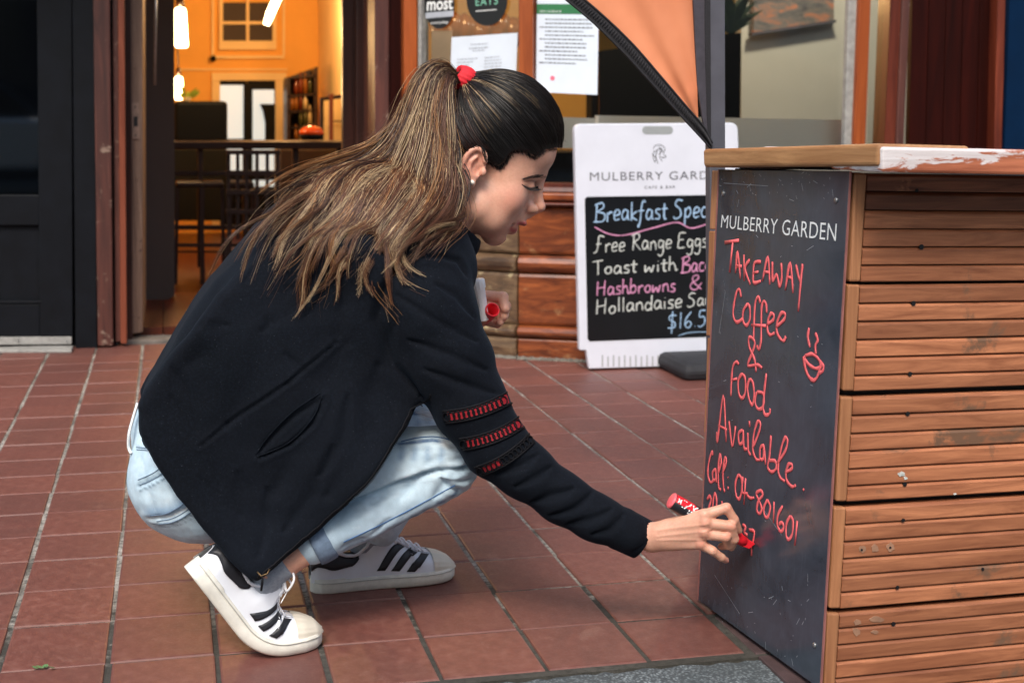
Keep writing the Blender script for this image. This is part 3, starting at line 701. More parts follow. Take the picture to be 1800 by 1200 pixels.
# shelf of bottles, cabinet, orange pot
sh = tag(empty('bottle_shelf', onY(530, 250, 7.9)), 'dark open shelf crowded with bottles against the cream side wall', 'shelf')
quadY('side_panel', [(504, 262), (510, 262), (510, 137), (504, 140)], 7.7, .3, M['counter_wood'], sh)
quadY('side_panel', [(552, 262), (559, 262), (559, 117), (552, 120)], 7.7, .3, M['counter_wood'], sh)
quadY('back_panel', [(504, 262), (559, 262), (559, 117), (504, 137)], 8.0, .02, M['dark_red'], sh)
for y in (136, 168, 196, 224): quadY('shelf_board', [(505, y+3), (558, y-1), (558, y-4), (505, y)], 7.7, .3, M['counter_wood'], sh)
bcols = [srgb(120, 74, 30), srgb(96, 40, 20), srgb(60, 60, 34), srgb(170, 150, 110)]
for k, c_ in enumerate(bcols): plain('bottle_%d' % k, c_, .2, .1)
k = 0
for y in (166, 194, 222, 248):
    for x in (514, 521, 529, 537, 545):
        if rnd.random() < .2: continue
        a = onY(x, y-(x-505)*.05, 7.72); h = rnd.uniform(.10, .15); rr = rnd.uniform(.010, .016)
        o = lathe('bottle', a, (0, 0, 1), [(0, rr), (h*.6, rr), (h*.75, rr*.4), (h, rr*.35)], M['bottle_%d' % rnd.randrange(4)], None, 8)
        tag(o, 'small bottle on the %s board of the dark shelf, %s' % ({166: 'top', 194: 'second', 222: 'third', 248: 'lowest'}[y], {514: 'leftmost', 521: 'second from the left', 529: 'middle place', 537: 'second from the right', 545: 'rightmost'}[x]), 'bottle', 'bottles on the dark shelf'); k += 1
dc = tag(empty('display_cabinet', onY(585, 250, 6.4)), 'glass fronted display cabinet on the bar counter beside the right door jamb', 'cabinet')
quadY('frame', [(563, 248), (569, 248), (569, 172), (563, 176)], 6.4, .03, M['counter_wood'], dc); quadY('frame', [(579, 248), (586, 248), (586, 164), (579, 166)], 6.35, .03, M['frame_orange'], dc)
quadY('frame', [(563, 178), (640, 168), (640, 160), (563, 172)], 6.36, .03, M['counter_wood'], dc); rectY('back_panel', 566, 172, 640, 248, 6.7, .02, M['warm_trim'], dc)
quadY('shelf_board', [(586, 215), (640, 215), (640, 212), (586, 212)], 6.4, .25, M['counter_wood'], dc)
plain('orange_glaze', srgb(226, 84, 24), .25, .2, 30)
ft = tag(empty('orange_casserole', onY(545, 240, 5.5)), 'bright orange dish with black base on the bar table', 'dish')
a = onY(548, 246, 5.55)
lathe('base', a, (0, 0, 1), [(0, .05), (.012, .062), (.03, .066)], M['black_thing'], ft, 18)
lathe('bowl', a+[0, 0, .03], (0, 0, 1), [(0, .068), (.02, .062), (.035, .045), (.045, .015)], M['orange_glaze'], ft, 18)
# green plant near the lower lamp
pl = tag(empty('potted_plant', onY(330, 178, 6.3)), 'small bright green plant on top of the black machine', 'plant')
lv = []
for k in range(26):
    a = onY(328, 174, 6.3); th = rnd.uniform(-1.2, 1.2); L = rnd.uniform(.04, .11); d_ = np.array([math.sin(th), rnd.uniform(-.4, .4), math.cos(th)*rnd.uniform(.4, 1)])*L; s_ = np.array([d_[2], 0, -d_[0]])*.12
    lv.append(([a, a+d_*.5+s_, a+d_, a+d_*.5-s_], [(0, 1, 2, 3)]))
V, F = join_vf(lv); plain('leaf_lime', srgb(150, 170, 60), .5, .2); plain('leaf_dark', srgb(38, 52, 28), .5, .3)
mesh_from('foliage', V, F, M['leaf_lime'], pl); lathe('pot', onY(328, 180, 6.3), (0, 0, 1), [(0, .02), (.03, .028)], M['warm_trim'], pl, 12)

# ------------------------------------------------------------------ behind the big window
# low white screen inside the glass
plain('screen_white', srgb(236, 234, 224), .8, .04, 3)
for seg, x0, x1 in ((SB, 898, 1046), (SC, 1047, 1490)):
    o = segq('window_screen', seg, [(x0, 258), (x1, 262), (x1, 211 if seg is SC else 208), (x0, 203)], .10, .012, M['screen_white'], None)
    tag(o, 'pale low screen inside the %s part of the window' % ('left' if seg is SB else 'right'), 'screen')
plain('olive_trim', srgb(84, 82, 30), .5, .2)
bx = quadY('window_bench', [(700, 420), (1600, 420), (1600, 268), (700, 268)], 3.45, .5, M['black_thing']); tag(bx, 'black bench inside the shop window', 'bench')
# dark mass in the middle, cream wall at right with a painting, orange zone at left
o = quadY('dark_curtain', [(1040, 420), (1260, 420), (1262, 60), (1040, 92)], 5.0, .1, M['black_thing']); tag(o, 'black screen standing in the middle of the window display', 'screen')
o = quadY('cream_wall', [(1302, 420), (2300, 420), (2300, -500), (1305, -500)], 4.9, .08, M['pale_wall']); tag(o, 'cream painted inner wall seen through the right part of the window', 'wall')
pt = tag(empty('painting', onY(1390, 30, 4.85)), 'grey and orange landscape painting hanging on the cream inner wall', 'painting')
b = NB('painting_canvas'); co = b.coord((3, 3, 9)); nz = b.noise(2.2, 6, .7, co, .8)
b.set(Base_Color=b.ramp(nz, [(.3, srgb(70, 72, 80)), (.5, srgb(120, 116, 112)), (.62, srgb(190, 124, 92)), (.75, srgb(110, 110, 112))]), Roughness=.7)
quadY('canvas', [(1325, 58), (1466, 36), (1466, -160), (1325, -160)], 4.84, .03, M['painting_canvas'], pt)
quadY('frame', [(1322, 63), (1470, 40), (1470, 35), (1322, 58)], 4.82, .05, M['grey_paint'], pt)
gl_ = tag(empty('indoor_plant', onY(1290, 70, 4.2)), 'dark leafy plant in a tall black pot behind the window next to the grey pole', 'plant')
quadY('pot', [(1276, 300), (1300, 300), (1303, 58), (1274, 60)], 4.2, .15, M['black_thing'], gl_)
lv = []
for k in range(34):
    a = onY(1286, 62, 4.25); th = rnd.uniform(-1.1, 1.1); L = rnd.uniform(.10, .30); d_ = np.array([math.sin(th)*.5, rnd.uniform(-.3, .3), math.cos(th)])*L; s_ = np.array([d_[2], 0, -d_[0]])*.10; dr = np.array([math.sin(th)*.05, 0, -.02])
    lv.append(([a, a+d_*.5+s_, a+d_+dr, a+d_*.5-s_], [(0, 1, 2), (0, 2, 3)]))
V, F = join_vf(lv); mesh_from('foliage', V, F, M['leaf_dark'], gl_)
# warm zone: wooden chairs and shelf silhouettes behind left panes
o = quadY('amber_panel', [(740, 300), (1040, 300), (1040, -300), (740, -300)], 6.6, .05, M['warm_wall']); tag(o, 'amber lit inner wall seen through the left window panes', 'wall')
lv = []
for k in range(40):
    x = rnd.uniform(770, 910); a = onY(x, rnd.uniform(40, 56), 5.2); rr = rnd.uniform(.015, .05)
    lv.append(lathe_vf(a, (0, 0, 1), [(-.08, rr*.8), (0, rr), (rr*.8, rr*.8), (rr*1.3, rr*.2)], 8))
V, F = join_vf(lv); o = mesh_from('crockery', V, F, M['bottle_0'], smooth=True); tag(o, 'clutter of brown crockery behind the left window pane', 'crockery', kind='stuff')
for px_, py_, Y_, e_ in ((830, -120, 4.6, 20), (1480, -300, 4.0, 38)):
    l = bpy.data.lights.new('bulb', 'POINT'); l.energy = e_; l.color = (1, .58, .25) if px_ < 1000 else (1, .84, .62); l.shadow_soft_size = .08
    lo = bpy.data.objects.new('bulb', l); sc.collection.objects.link(lo); lo.location = Vector(onY(px_, py_, Y_))
# ------------------------------------------------------------------ timber planter with the chalkboard
wood('slat_wood', srgb(124, 72, 46), srgb(200, 132, 92), 0, .55, 55, (srgb(112, 82, 62), 5, .60), perobj=.22)
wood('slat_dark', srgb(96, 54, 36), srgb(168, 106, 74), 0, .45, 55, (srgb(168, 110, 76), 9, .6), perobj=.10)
wood('trim_wood', srgb(146, 94, 60), srgb(208, 148, 104), 2, .6, 60, (srgb(110, 80, 58), 12, .66), perobj=.15)
wood('cap_wood', srgb(138, 92, 56), srgb(204, 156, 108), 1, .5, 40, (srgb(226, 214, 196), 16, .68), perobj=.1)
# old white paint flaking off the right hand cap
b = NB('cap_peeling'); tc = b.n('ShaderNodeTexCoord'); mp = b.n('ShaderNodeMapping'); mp.inputs['Scale'].default_value = (2.5, 30, 60); b.l(tc.outputs['Object'], mp.inputs[0])
g = b.noise(1, 7, .65, mp.outputs[0], .8); sx = b.n('ShaderNodeSeparateXYZ'); b.l(tc.outputs['Object'], sx.inputs[0])
wd = b.ramp(g, [(.3, srgb(132, 66, 42)), (.7, srgb(196, 118, 84))]); pt_ = b.ramp(g, [(.3, srgb(186, 172, 170)), (.7, srgb(232, 226, 226))])
mr = b.n('ShaderNodeMapRange'); mr.inputs[1].default_value = 1.42; mr.inputs[2].default_value = 1.78; mr.inputs[3].default_value = .27; mr.inputs[4].default_value = -.24; b.l(sx.outputs[0], mr.inputs[0])
zr = b.n('ShaderNodeMapRange'); zr.inputs[1].default_value = .80; zr.inputs[2].default_value = .835; zr.inputs[3].default_value = -.12; zr.inputs[4].default_value = .25; b.l(sx.outputs[2], zr.inputs[0])
mp3 = b.n('ShaderNodeMapping'); mp3.inputs['Scale'].default_value = (14, 14, 60); b.l(tc.outputs['Object'], mp3.inputs[0]); g3 = b.noise(1, 6, .7, mp3.outputs[0], .5)
ad = b.n('ShaderNodeMath', operation='ADD'); b.l(mr.outputs[0], ad.inputs[0]); b.l(zr.outputs[0], ad.inputs[1]); ad2 = b.n('ShaderNodeMath', operation='ADD'); b.l(ad.outputs[0], ad2.inputs[0]); b.l(g3, ad2.inputs[1])
b.set(Base_Color=b.mix(b.ramp(ad2.outputs[0], [(.68, 0.0), (.74, 1.0)]), wd, pt_), Roughness=.55); b.bump(g, .4, .002)
# slate
b = NB('slate'); tc = b.n('ShaderNodeTexCoord'); co = tc.outputs['Object']
n1 = b.noise(9, 6, .65, co, .6); n2 = b.noise(60, 5, .7, co); mp = b.n('ShaderNodeMapping'); mp.inputs['Scale'].default_value = (160, 160, 14); b.l(co, mp.inputs[0]); n3 = b.noise(1, 5, .7, mp.outputs[0])
c = b.ramp(n1, [(.3, srgb(46, 52, 61)), (.7, srgb(68, 76, 88))]); c = b.mix(b.ramp(n3, [(.55, 0.0), (.8, .35)]), c, srgb(86, 94, 106)); c = b.mix(b.ramp(n2, [(.68, 0.0), (.75, .35)]), c, srgb(110, 112, 118))
b.set(Base_Color=c, Roughness=b.ramp(n1, [(.3, .10), (.7, .30)])); b.b.inputs['Specular IOR Level'].default_value = .8; b.bump(n2, .05, .001)
plain('board_edge', srgb(150, 96, 90), .5, .2, 40)
plain('marker_paint', srgb(255, 108, 112), .5, .22, 130)
plain('scratch', srgb(150, 156, 164), .6, .2)

B0 = onG(1440, 1211); BF = onG(1227, 1054)
FD = ray(9000, 430); FD = FD/np.linalg.norm(FD)
T0 = onP(1497, 300, B0, (-.065, .998, 0)); U = (T0-B0)/np.linalg.norm(T0-B0)
nF = np.cross(U, FD); nF /= np.linalg.norm(nF)          # away from the street
BD = BF-B0; BD /= np.linalg.norm(BD)
nB = np.cross(BD, U); nB /= np.linalg.norm(nB)
if nB[0] > 0: nB = -nB                                   # towards the woman
if nF[1] < 0: nF = -nF
onF = lambda x, y, o=0.0: onP(x, y, B0-nF*o, nF)         # o: proud of the front face
onB = lambda x, y, o=0.0: onP(x, y, B0+nB*o, nB)         # o: proud of the chalkboard face
pn = tag(empty('wooden_planter', (1.6, .06, 0)), 'weathered slatted timber planter counter with a chalkboard on its end', 'planter')
PW = 1.35
def fbox(name, x, y0, y1, L, proud, th, mt, bev=.003, x1=None):
    """a horizontal board on the front face: starts at picture (x(y0),y0)-(x(y1),y1), runs L metres along the front"""
    a = onF(x, y1, proud); d_ = onF(x1 if x1 is not None else x, y0, proud)
    return prism(name, [a, a+FD*L, d_+FD*L, d_], nF*th, M[mt], pn, bev)
grp = [[304, 336, 369, 402, 434, 466, 496], [500, 533, 565, 597, 628, 660, 688], [697, 730, 762, 792.5, 824, 854, 882], [891, 922, 952, 982, 1012, 1041, 1070], [1077, 1104, 1133, 1162, 1192, 1222, 1250], [1257, 1286, 1315, 1344, 1373, 1402, 1431]]
xl = lambda y: 1525+(y-305)*(1471-1525)/870.0           # left end of the slats
xt = lambda y: 1503+(y-305)*(1449-1503)/870.0            # left edge of the end trim
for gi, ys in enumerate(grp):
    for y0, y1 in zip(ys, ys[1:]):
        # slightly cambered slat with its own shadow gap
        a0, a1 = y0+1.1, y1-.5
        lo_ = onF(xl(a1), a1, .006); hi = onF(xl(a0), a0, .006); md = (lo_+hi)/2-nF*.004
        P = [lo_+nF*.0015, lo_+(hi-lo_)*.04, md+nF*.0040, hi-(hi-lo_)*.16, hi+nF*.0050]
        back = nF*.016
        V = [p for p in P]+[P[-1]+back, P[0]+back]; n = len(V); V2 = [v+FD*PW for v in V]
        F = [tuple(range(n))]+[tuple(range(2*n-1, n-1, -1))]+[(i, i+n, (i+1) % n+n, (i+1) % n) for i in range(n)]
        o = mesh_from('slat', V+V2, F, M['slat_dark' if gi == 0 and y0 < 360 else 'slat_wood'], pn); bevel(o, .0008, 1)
    ya, yb = ys[0]+.5, ys[-1]-1
    o = prism('trim_board', [onF(xt(yb)+2, yb, .010), onF(xl(yb)-.5, yb, .010), onF(xl(ya)-.5, ya, .010), onF(xt(ya), ya, .010)], nF*.03, M['trim_wood'], pn, .003)
# knot holes and screws in the slats
for x, y, r_ in ((1612, 335, .003), (1620, 434, .0042), (1606, 533, .0038), (1600, 657, .0035), (1596, 727, .0035), (1591, 851, .0035), (1588, 914, .003), (1578, 1032, .003), (1571, 1096, .0035), (1565, 962, .002), (1515, 966, .002), (1728, 1000, .0025)):
    V, F = lathe_vf(onF(x, y, .0075), nF, [(0, r_), (.004, r_*.8)], 9); mesh_from('knot', V, F, M['black_recess'], pn)
def flake(cx_, cy_, rx_, ry_, mt, proud=.0070, name='paint_fleck', seed=0):
    r_ = random.Random(seed); P = [onF(cx_+rx_*math.cos(a)*r_.uniform(.6, 1.1), cy_-ry_*math.sin(a)*r_.uniform(.6, 1.1), proud) for a in np.linspace(0, 6.28, 12, endpoint=False)]
    return prism(name, P, nF*.004, M[mt], pn)
flake(1585, 833, 7, 5, 'chalk_white', seed=1); flake(1592, 840, 4, 3, 'chalk_white', seed=12); flake(1679, 868, 3, 2, 'chalk_white', seed=2)
plain('putty', srgb(150, 112, 88), .7, .2, 40)
for a in ((1566, 961, 8, 9, 3), (1538, 963, 8, 8, 4), (1516, 965, 7, 7, 5), (1541, 1088, 14, 6, 6), (1507, 1093, 8, 6, 7), (1506, 1110, 9, 8, 8), (1538, 1110, 8, 4, 9)): flake(*a[:4], 'putty', seed=a[4])
# carcass behind the slats
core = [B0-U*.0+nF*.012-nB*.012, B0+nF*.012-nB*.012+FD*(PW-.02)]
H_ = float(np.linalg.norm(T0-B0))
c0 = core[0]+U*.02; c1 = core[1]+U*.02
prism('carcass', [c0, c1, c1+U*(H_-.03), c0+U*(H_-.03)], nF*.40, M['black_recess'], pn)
# chalkboard panel
cb = prism('chalkboard', [onB(1227, 1054, .008), onB(1440.5, 1210, .008), onB(1493, 301, .008), onB(1264, 298, .008)], -nB*.003, M['slate'], pn, .001)
prism('board_edge', [onB(1440.6, 1210, .0085), onB(1443, 1213, .0085), onB(1495.6, 302, .0085), onB(1493.4, 301, .0085)], -nB*.002, M['board_edge'], pn)
prism('board_edge', [onB(1225.2, 1052, .009), onB(1226.8, 1054, .009), onB(1263.8, 298, .009), onB(1262, 298, .009)], -nB*.010, M['board_edge'], pn)
prism('bottom_rail', [onB(1229, 1061, -.004), onB(1449, 1226, -.004), onB(1449, 1206, -.004), onB(1229, 1046, -.004)], -nB*.03, M['black_recess'], pn)  # black strip standing in for the shaded gap below the chalkboard
# far end boards seen past the chalkboard
for y0, y1, xa, xb in ((300, 403, 1251, 1247), (406, 590, 1246, 1241), (594, 760, 1243.5, 1237), (764, 940, 1239, 1232)):
    xr = lambda y: 1263-(y-298)*.0482
    prism('end_board', [onB(xb, y1, -.002), onB(xr(y1)-1, y1, -.002), onB(xr(y0)-1, y0, -.002), onB(xa, y0, -.002)], -nB*.03, M['trim_wood'], pn, .002)
# caps
capA = [onB(1236, 294, .03), onB(1542, 292.5, .03), onB(1545, 252, .03), onB(1235, 262, .03)]
o = prism('cap_board', capA, -nB*.15, M['cap_wood'], pn, .006, 3)
C0 = (onB(1545, 303, .03)); onC = lambda x, y: onP(x, y, C0, nF)
e0, e1 = onC(1546.5, 303), onC(1546.5, 258)
o = prism('cap_board', [e0+FD*.004, e0+FD*1.45, e1+FD*1.45, e1+FD*.004], BD*.14, M['cap_peeling'], pn, .004, 2)
e2 = e1+BD*.143
prism('top_board', [e2-U*.030+FD*.02, e2-U*.030+FD*1.45, e2-U*.006+FD*1.45, e2-U*.006+FD*.02], nF*.24, M['cap_peeling'], pn, .002)
# screw
for x, y in ((1432, 1133), (1470, 352), (1272, 340)):
    V, F = lathe_vf(onB(x, y, .0085), nB, [(0, .0045), (.0015, .004), (.002, .002)], 12); mesh_from('screw', V, F, M['steel'], pn, True)
# printed heading
onW = lambda x, y: onB(x, y, .0088)
text_on('lettering', 'MULBERRY GARDEN', onW(1267, 400), onW(1469, 424), onW(1471, 393), onW(1269, 377.5), M['print_white'], cb, spacing=1.05, offset=-.004)
# handwriting in red marker
def stroke_vf(pts, at, r, nrm, k=5, n=6, sm=True):
    P = [at(x, y) for x, y in pts]
    P = smooth_path(P, k) if (sm and len(P) > 2) else np.array(P)
    m = len(P); rr = np.full(m, r); rr[0] *= .8; rr[-1] *= .8
    ph = 3.7*P[0][2]*100; rr = rr*(1+.22*np.sin(np.arange(m)*.9+ph)*np.cos(np.arange(m)*.37+ph)); return tube_vf(P, rr, n, flat=(nrm, .07))
o6 = lambda L: [(1230+x/4, 400+y/4) for x, y in L]; o7 = lambda L: [(1220+x/4, 680+y/4) for x, y in L]
S6 = [[(250, 320), (265, 170), (285, 360)], [(250, 268), (295, 272)], [(310, 190), (312, 375)], [(350, 225), (318, 290), (355, 400)],
      [(430, 240), (385, 250), (375, 330), (380, 388), (430, 375)], [(378, 320), (412, 310)], [(440, 375), (478, 210), (492, 400)], [(450, 312), (490, 315)],
      [(510, 240), (512, 375), (540, 330), (560, 415), (576, 350), (572, 250)], [(600, 440), (635, 250), (655, 460)], [(612, 350), (650, 352)], [(675, 260), (690, 330), (700, 365), (706, 372)], [(722, 255), (710, 372), (692, 590)],
      [(290, 490), (280, 440), (260, 450), (240, 540), (235, 620), (260, 665), (303, 640)], [(335, 535), (305, 590), (305, 660), (330, 688), (352, 640), (350, 560), (335, 535)],
      [(425, 530), (412, 488), (392, 520), (383, 620), (379, 740), (378, 800)], [(470, 600), (465, 540), (450, 520), (435, 560), (432, 680), (430, 800), (415, 855), (400, 830)], [(362, 685), (465, 690)],
      [(475, 680), (515, 650), (520, 615), (500, 605), (480, 650), (475, 720), (495, 755), (525, 740)], [(535, 700), (590, 650), (600, 610), (575, 600), (545, 660), (540, 730), (565, 780), (590, 795), (605, 765)],
      [(438, 985), (400, 965), (338, 970), (360, 900), (387, 820), (372, 780), (345, 775), (348, 840), (385, 930), (395, 1015)],
      [(275, 960), (255, 945), (232, 980), (222, 1080), (218, 1185)], [(220, 1075), (262, 1060)], [(295, 1025), (270, 1080), (275, 1170), (300, 1198), (320, 1150), (318, 1060), (295, 1025)], [(350, 1062), (335, 1120), (345, 1200), (368, 1245), (382, 1180), (372, 1090), (350, 1062)],
      [(768, 705), (760, 770), (775, 842)], [(812, 740), (828, 790), (812, 830), (815, 890)],
      [(740, 900), (790, 890), (835, 925), (850, 970), (820, 990), (775, 970), (738, 925), (740, 900)], [(732, 915), (745, 1000), (775, 1060), (800, 1075), (825, 1050), (845, 990), (850, 950)], [(843, 935), (868, 975), (862, 1008), (838, 1022)], [(728, 905), (738, 975), (765, 1045), (795, 1072)]]
S7 = [[(440, 35), (428, 100), (445, 150), (475, 150), (492, 100), (482, 45), (440, 35)], [(508, -95), (492, 50), (487, 150), (500, 195), (528, 188), (535, 150)],
      [(160, 315), (165, 375), (205, 60), (225, 385)], [(170, 270), (230, 300)], [(245, 240), (268, 415), (292, 275)], [(340, 300), (312, 330), (318, 400), (342, 380), (345, 300), (350, 425), (372, 435)],
      [(377, 320), (380, 440), (397, 480)], [(388, 238), (390, 280)], [(410, 430), (450, 335), (467, 265), (447, 242), (420, 330), (412, 440), (435, 505), (462, 512)],
      [(492, 405), (465, 430), (464, 500), (486, 500), (490, 410), (502, 545)], [(540, 340), (530, 480), (517, 560), (545, 597), (577, 570), (570, 520), (525, 515)],
      [(582, 540), (640, 450), (657, 380), (640, 355), (612, 430), (590, 560), (602, 630), (637, 662)], [(640, 600), (685, 575), (687, 545), (662, 545), (645, 610), (655, 665), (690, 700), (715, 690)], [(766, 714), (772, 728)],
      [(130, 480), (125, 455), (105, 520), (96, 610), (115, 670), (140, 650)], [(152, 575), (130, 600), (135, 652), (152, 640), (150, 570), (157, 672)], [(168, 610), (190, 530), (182, 472), (170, 560), (172, 700), (188, 722)], [(196, 610), (226, 530), (216, 495), (202, 600), (207, 705), (216, 737)], [(237, 632), (239, 638)], [(240, 700), (238, 720)],
      [(310, 615), (290, 680), (295, 760), (318, 785), (335, 720), (330, 640), (310, 615)], [(342, 630), (337, 735), (376, 748)], [(362, 640), (350, 825)], [(372, 760), (395, 780), (422, 777)],
      [(470, 722), (437, 750), (462, 810), (475, 860), (458, 890), (440, 860), (452, 800), (482, 760), (470, 722)], [(515, 792), (490, 850), (498, 908), (520, 908), (535, 840), (515, 792)], [(562, 805), (558, 955)],
      [(622, 835), (590, 900), (585, 970), (610, 1015), (630, 985), (618, 952), (594, 965)], [(675, 905), (650, 960), (647, 1040), (665, 1070), (690, 1030), (695, 940), (675, 905)], [(725, 940), (708, 1112)],
      [(90, 790), (112, 765), (118, 800), (102, 850), (105, 865)], [(130, 850), (135, 790), (148, 745), (158, 800), (156, 850)], [(195, 800), (200, 850)], [(305, 930), (318, 1010)], [(340, 965), (362, 985), (352, 1020), (375, 1040)], [(385, 1000), (422, 1018), (412, 1100)], [(405, 1105), (403, 1185)]]
parts = [stroke_vf(o6(s), lambda x, y: onB(x, y, .0088), .0034, nB) for s in S6]+[stroke_vf(o7(s), lambda x, y: onB(x, y, .0088), .0032, nB) for s in S7]
parts += [stroke_vf(o6(s), lambda x, y: onB(x, y, .0088), 0.0042, nB, sm=False) for s in ([(175, 106), (275, 90)], [(232, 100), (210, 315)])]
V, F = join_vf(parts); mesh_from('lettering', V, F, M['marker_paint'], cb, True)
# scuffs and scratches
sp = []
r_ = random.Random(5)
for k in range(110):
    x = r_.uniform(1245, 1470); y = r_.choice([r_.uniform(302, 352), r_.uniform(1000, 1160), r_.uniform(300, 1100)])
    if x < 1262-(y-298)*.048 or x > 1488-(y-298)*.062 or y > 1060+(x-1227)*.72: continue
    a = r_.uniform(-.9, .9)+1.57*(r_.random() < .4); L = r_.choice([2, 3, 4, 8, 14]); sp.append(stroke_vf([(x, y), (x+L*math.cos(a)*.6, y+L*math.sin(a))], lambda x, y: onB(x, y, .0084), .0005, nB, n=4, sm=False))
for s in ([(1340, 892), (1374, 940)], [(1264, 585), (1275, 512)], [(1418, 440), (1430, 432)], [(1272, 322), (1350, 327)], [(1256, 1010), (1300, 1078)]): sp.append(stroke_vf(s, lambda x, y: onB(x, y, .0084), .0005, nB, n=4, sm=False))
V, F = join_vf(sp); mesh_from('scratches', V, F, M['scratch'], cb)

# ------------------------------------------------------------------ orange canvas on its grey pole
bn = tag(empty('canvas_banner', onG(1262, 900)), 'orange canvas with black edging tied to a square grey pole behind the planter', 'banner')
YP = .55
quadY('pole', [(1251, 1010), (1277, 1010), (1274, TOP), (1246, TOP)], YP, .028, M['grey_paint'], bn, .002)
b = NB('canvas_orange'); co = b.coord(); n1 = b.noise(4, 4, .6, co); n2 = b.noise(900, 2, .5, co)
c = b.ramp(n1, [(.3, srgb(196, 112, 72)), (.7, srgb(222, 140, 98))]); b.set(Base_Color=c, Roughness=.75); b.bump(n2, .2, .0006)
b.b.inputs['Transmission Weight'].default_value = 0.0; b.b.inputs['Sheen Weight'].default_value = .2
hyp = [(1250, 262), (1238, 248), (1200, 207), (1150, 152), (1100, 97), (1045, 42), (985, -8), (910, -66), (830, -118), (740, -166), (640, -210), (520, -250)]
hyp_in = [(1252, 252), (1238, 224), (1207, 188), (1160, 133), (1112, 78), (1060, 28), (1003, -20), (925, -80), (840, -134), (745, -184), (645, -228), (522, -268)]
def lerp_poly(P, t):
    P = np.array(P, float); t = t*(len(P)-1); i = min(int(t), len(P)-2); return P[i]+(P[i+1]-P[i])*(t-i)
# canvas surface: from the inner edge across to the dark pole strip
nu, nv = 60, 40; V = []
for i in range(nu+1):
    t = i/nu; hx_, hy_ = lerp_poly(hyp_in, .09+.91*t)
    ex = 1228-14*t*1.0 if hy_ > -300 else 1214; ey = hy_-(t**1.5)*200+4
    for j in range(nv+1):
        s_ = j/nv; x = hx_+(ex-hx_)*s_; y = hy_+(ey-hy_)*s_
        ang = math.atan2(262-y, 1250-x); rr = math.hypot(262-y, 1250-x)
        dz = .0065*math.sin(ang*13+.6)*min(1, rr/160)*(.4+.6*math.sin(ang*5)**2)+.0018*math.sin(ang*31)*min(1, rr/120)-.004*math.exp(-((y-170)/20)**2)*math.sin(x*.12)
        V.append(onY(x, y, YP+.006+dz))
F = [(i*(nv+1)+j, i*(nv+1)+j+1, (i+1)*(nv+1)+j+1, (i+1)*(nv+1)+j) for i in range(nu) for j in range(nv)]
o = mesh_from('canvas', V, F, M['canvas_orange'], bn, True); sm_ = o.modifiers.new('solid', 'SOLIDIFY'); sm_.thickness = .0012
# black ribbed edging with cords
plain('webbing', srgb(30, 28, 32), .7, .4, 300, bump=.6)
Ho = smooth_path([onY(x, y, YP-.004) for x, y in hyp], 5); Hi = smooth_path([onY(x, y, YP-.004) for x, y in hyp_in], 5)
mid_ = (Ho+Hi)/2; V = []; 
for a_, b_ in zip(Ho, Hi): V += [a_, b_, b_+[0, .006, 0], a_+[0, .006, 0]]
m = len(Ho); F = [(4*i+k, 4*i+(k+1) % 4, 4*i+4+(k+1) % 4, 4*i+4+k) for i in range(m-1) for k in range(4)]+[(0, 1, 2, 3), (4*m-1, 4*m-2, 4*m-3, 4*m-4)]
mesh_from('edging', V, F, M['webbing'], bn)
cp = [tube_vf(Ho, .0022, 6), tube_vf(Hi, .0022, 6)]
L_tot = len(Ho)-1
for k in range(150):
    t = k/150*L_tot; i = int(t); f_ = t-i; a_ = Ho[i]*(1-f_)+Ho[i+1]*f_; b_ = Hi[i]*(1-f_)+Hi[min(i+1, L_tot)]*f_
    cp.append(tube_vf([a_*.75+b_*.25-[0, .002, 0], a_*.25+b_*.75-[0, .002, 0]+(Ho[i+1]-Ho[i])*.12], .0011, 4))
V, F = join_vf(cp); mesh_from('cord', V, F, M['webbing'], bn, True)
plain('dark_webbing', srgb(62, 58, 66), .7, .2, 60)
V = [onY(x, y, YP-.001) for x, y in ((1246, 258), (1250, 255), (1247, TOP), (1212, TOP), (1219, 0), (1226, 150), (1238, 226))]
prism('pole_strip', V, (0, .006, 0), M['dark_webbing'], bn)
V = [onY(x, y, YP-.003) for x, y in ((1246, 256), (1250, 256), (1247, TOP), (1236, TOP), (1240, 100), (1243, 200))]
prism('pole_strip', V, (0, .004, 0), M['webbing'], bn)

# ------------------------------------------------------------------ pavement sign
YS = 2.62
sg = tag(empty('pavement_sign', onG(1150, 650)), 'white plastic pavement sign with a chalked breakfast menu behind the planter', 'sign')
rc = lambda x, y, r_, a0: [(x+r_*math.cos(a0+t), y-r_*math.sin(a0+t)) for t in np.linspace(0, math.pi/2, 5)]
fr_px = [(1036, 648), (1300, 640), (1302, 612), (1312, 612)]+rc(1285, 228, 12, 0)+rc(1022, 230, 12, math.pi/2)+[(1019, 615), (1031, 616)]
sgb = quadY('frame', fr_px, YS, .03, M['white_plastic'], sg, .003)
o2 = lambda x, y: onY(x, y, YS-.002)
pp = [(1034, 600), (1300, 588), (1298, 340), (1030, 345)]
quadY('chalk_panel', [(1037, 600), (1298, 590), (1296, 342), (1032, 346), (1028, 350), (1033, 596)], YS-.0015, .004, M['chalk_panel'], sg, .001)
plain('slot_grey', srgb(150, 154, 154), .6, .05)
sl_px = rc(1176, 229, 7, -math.pi/2)+rc(1176, 229, 7, 0)+rc(1136, 229, 7, math.pi/2)+rc(1136, 229, 7, math.pi)
quadY('handle_slot', [(x, y) for x, y in sl_px], YS-.001, .003, M['slot_grey'], sg)
for k in range(12):
    x = 1058+k*9.8; quadY('rib', [(x, 644), (x+2, 644), (x+2, 624+2*(k % 2)), (x, 624+2*(k % 2))], YS-.001, .003, M['slot_grey'], sg)
bs = box('rubber_base', (2.50, 2.60, .03), (.72, .50, .06), M['rubber'], sg, .025)
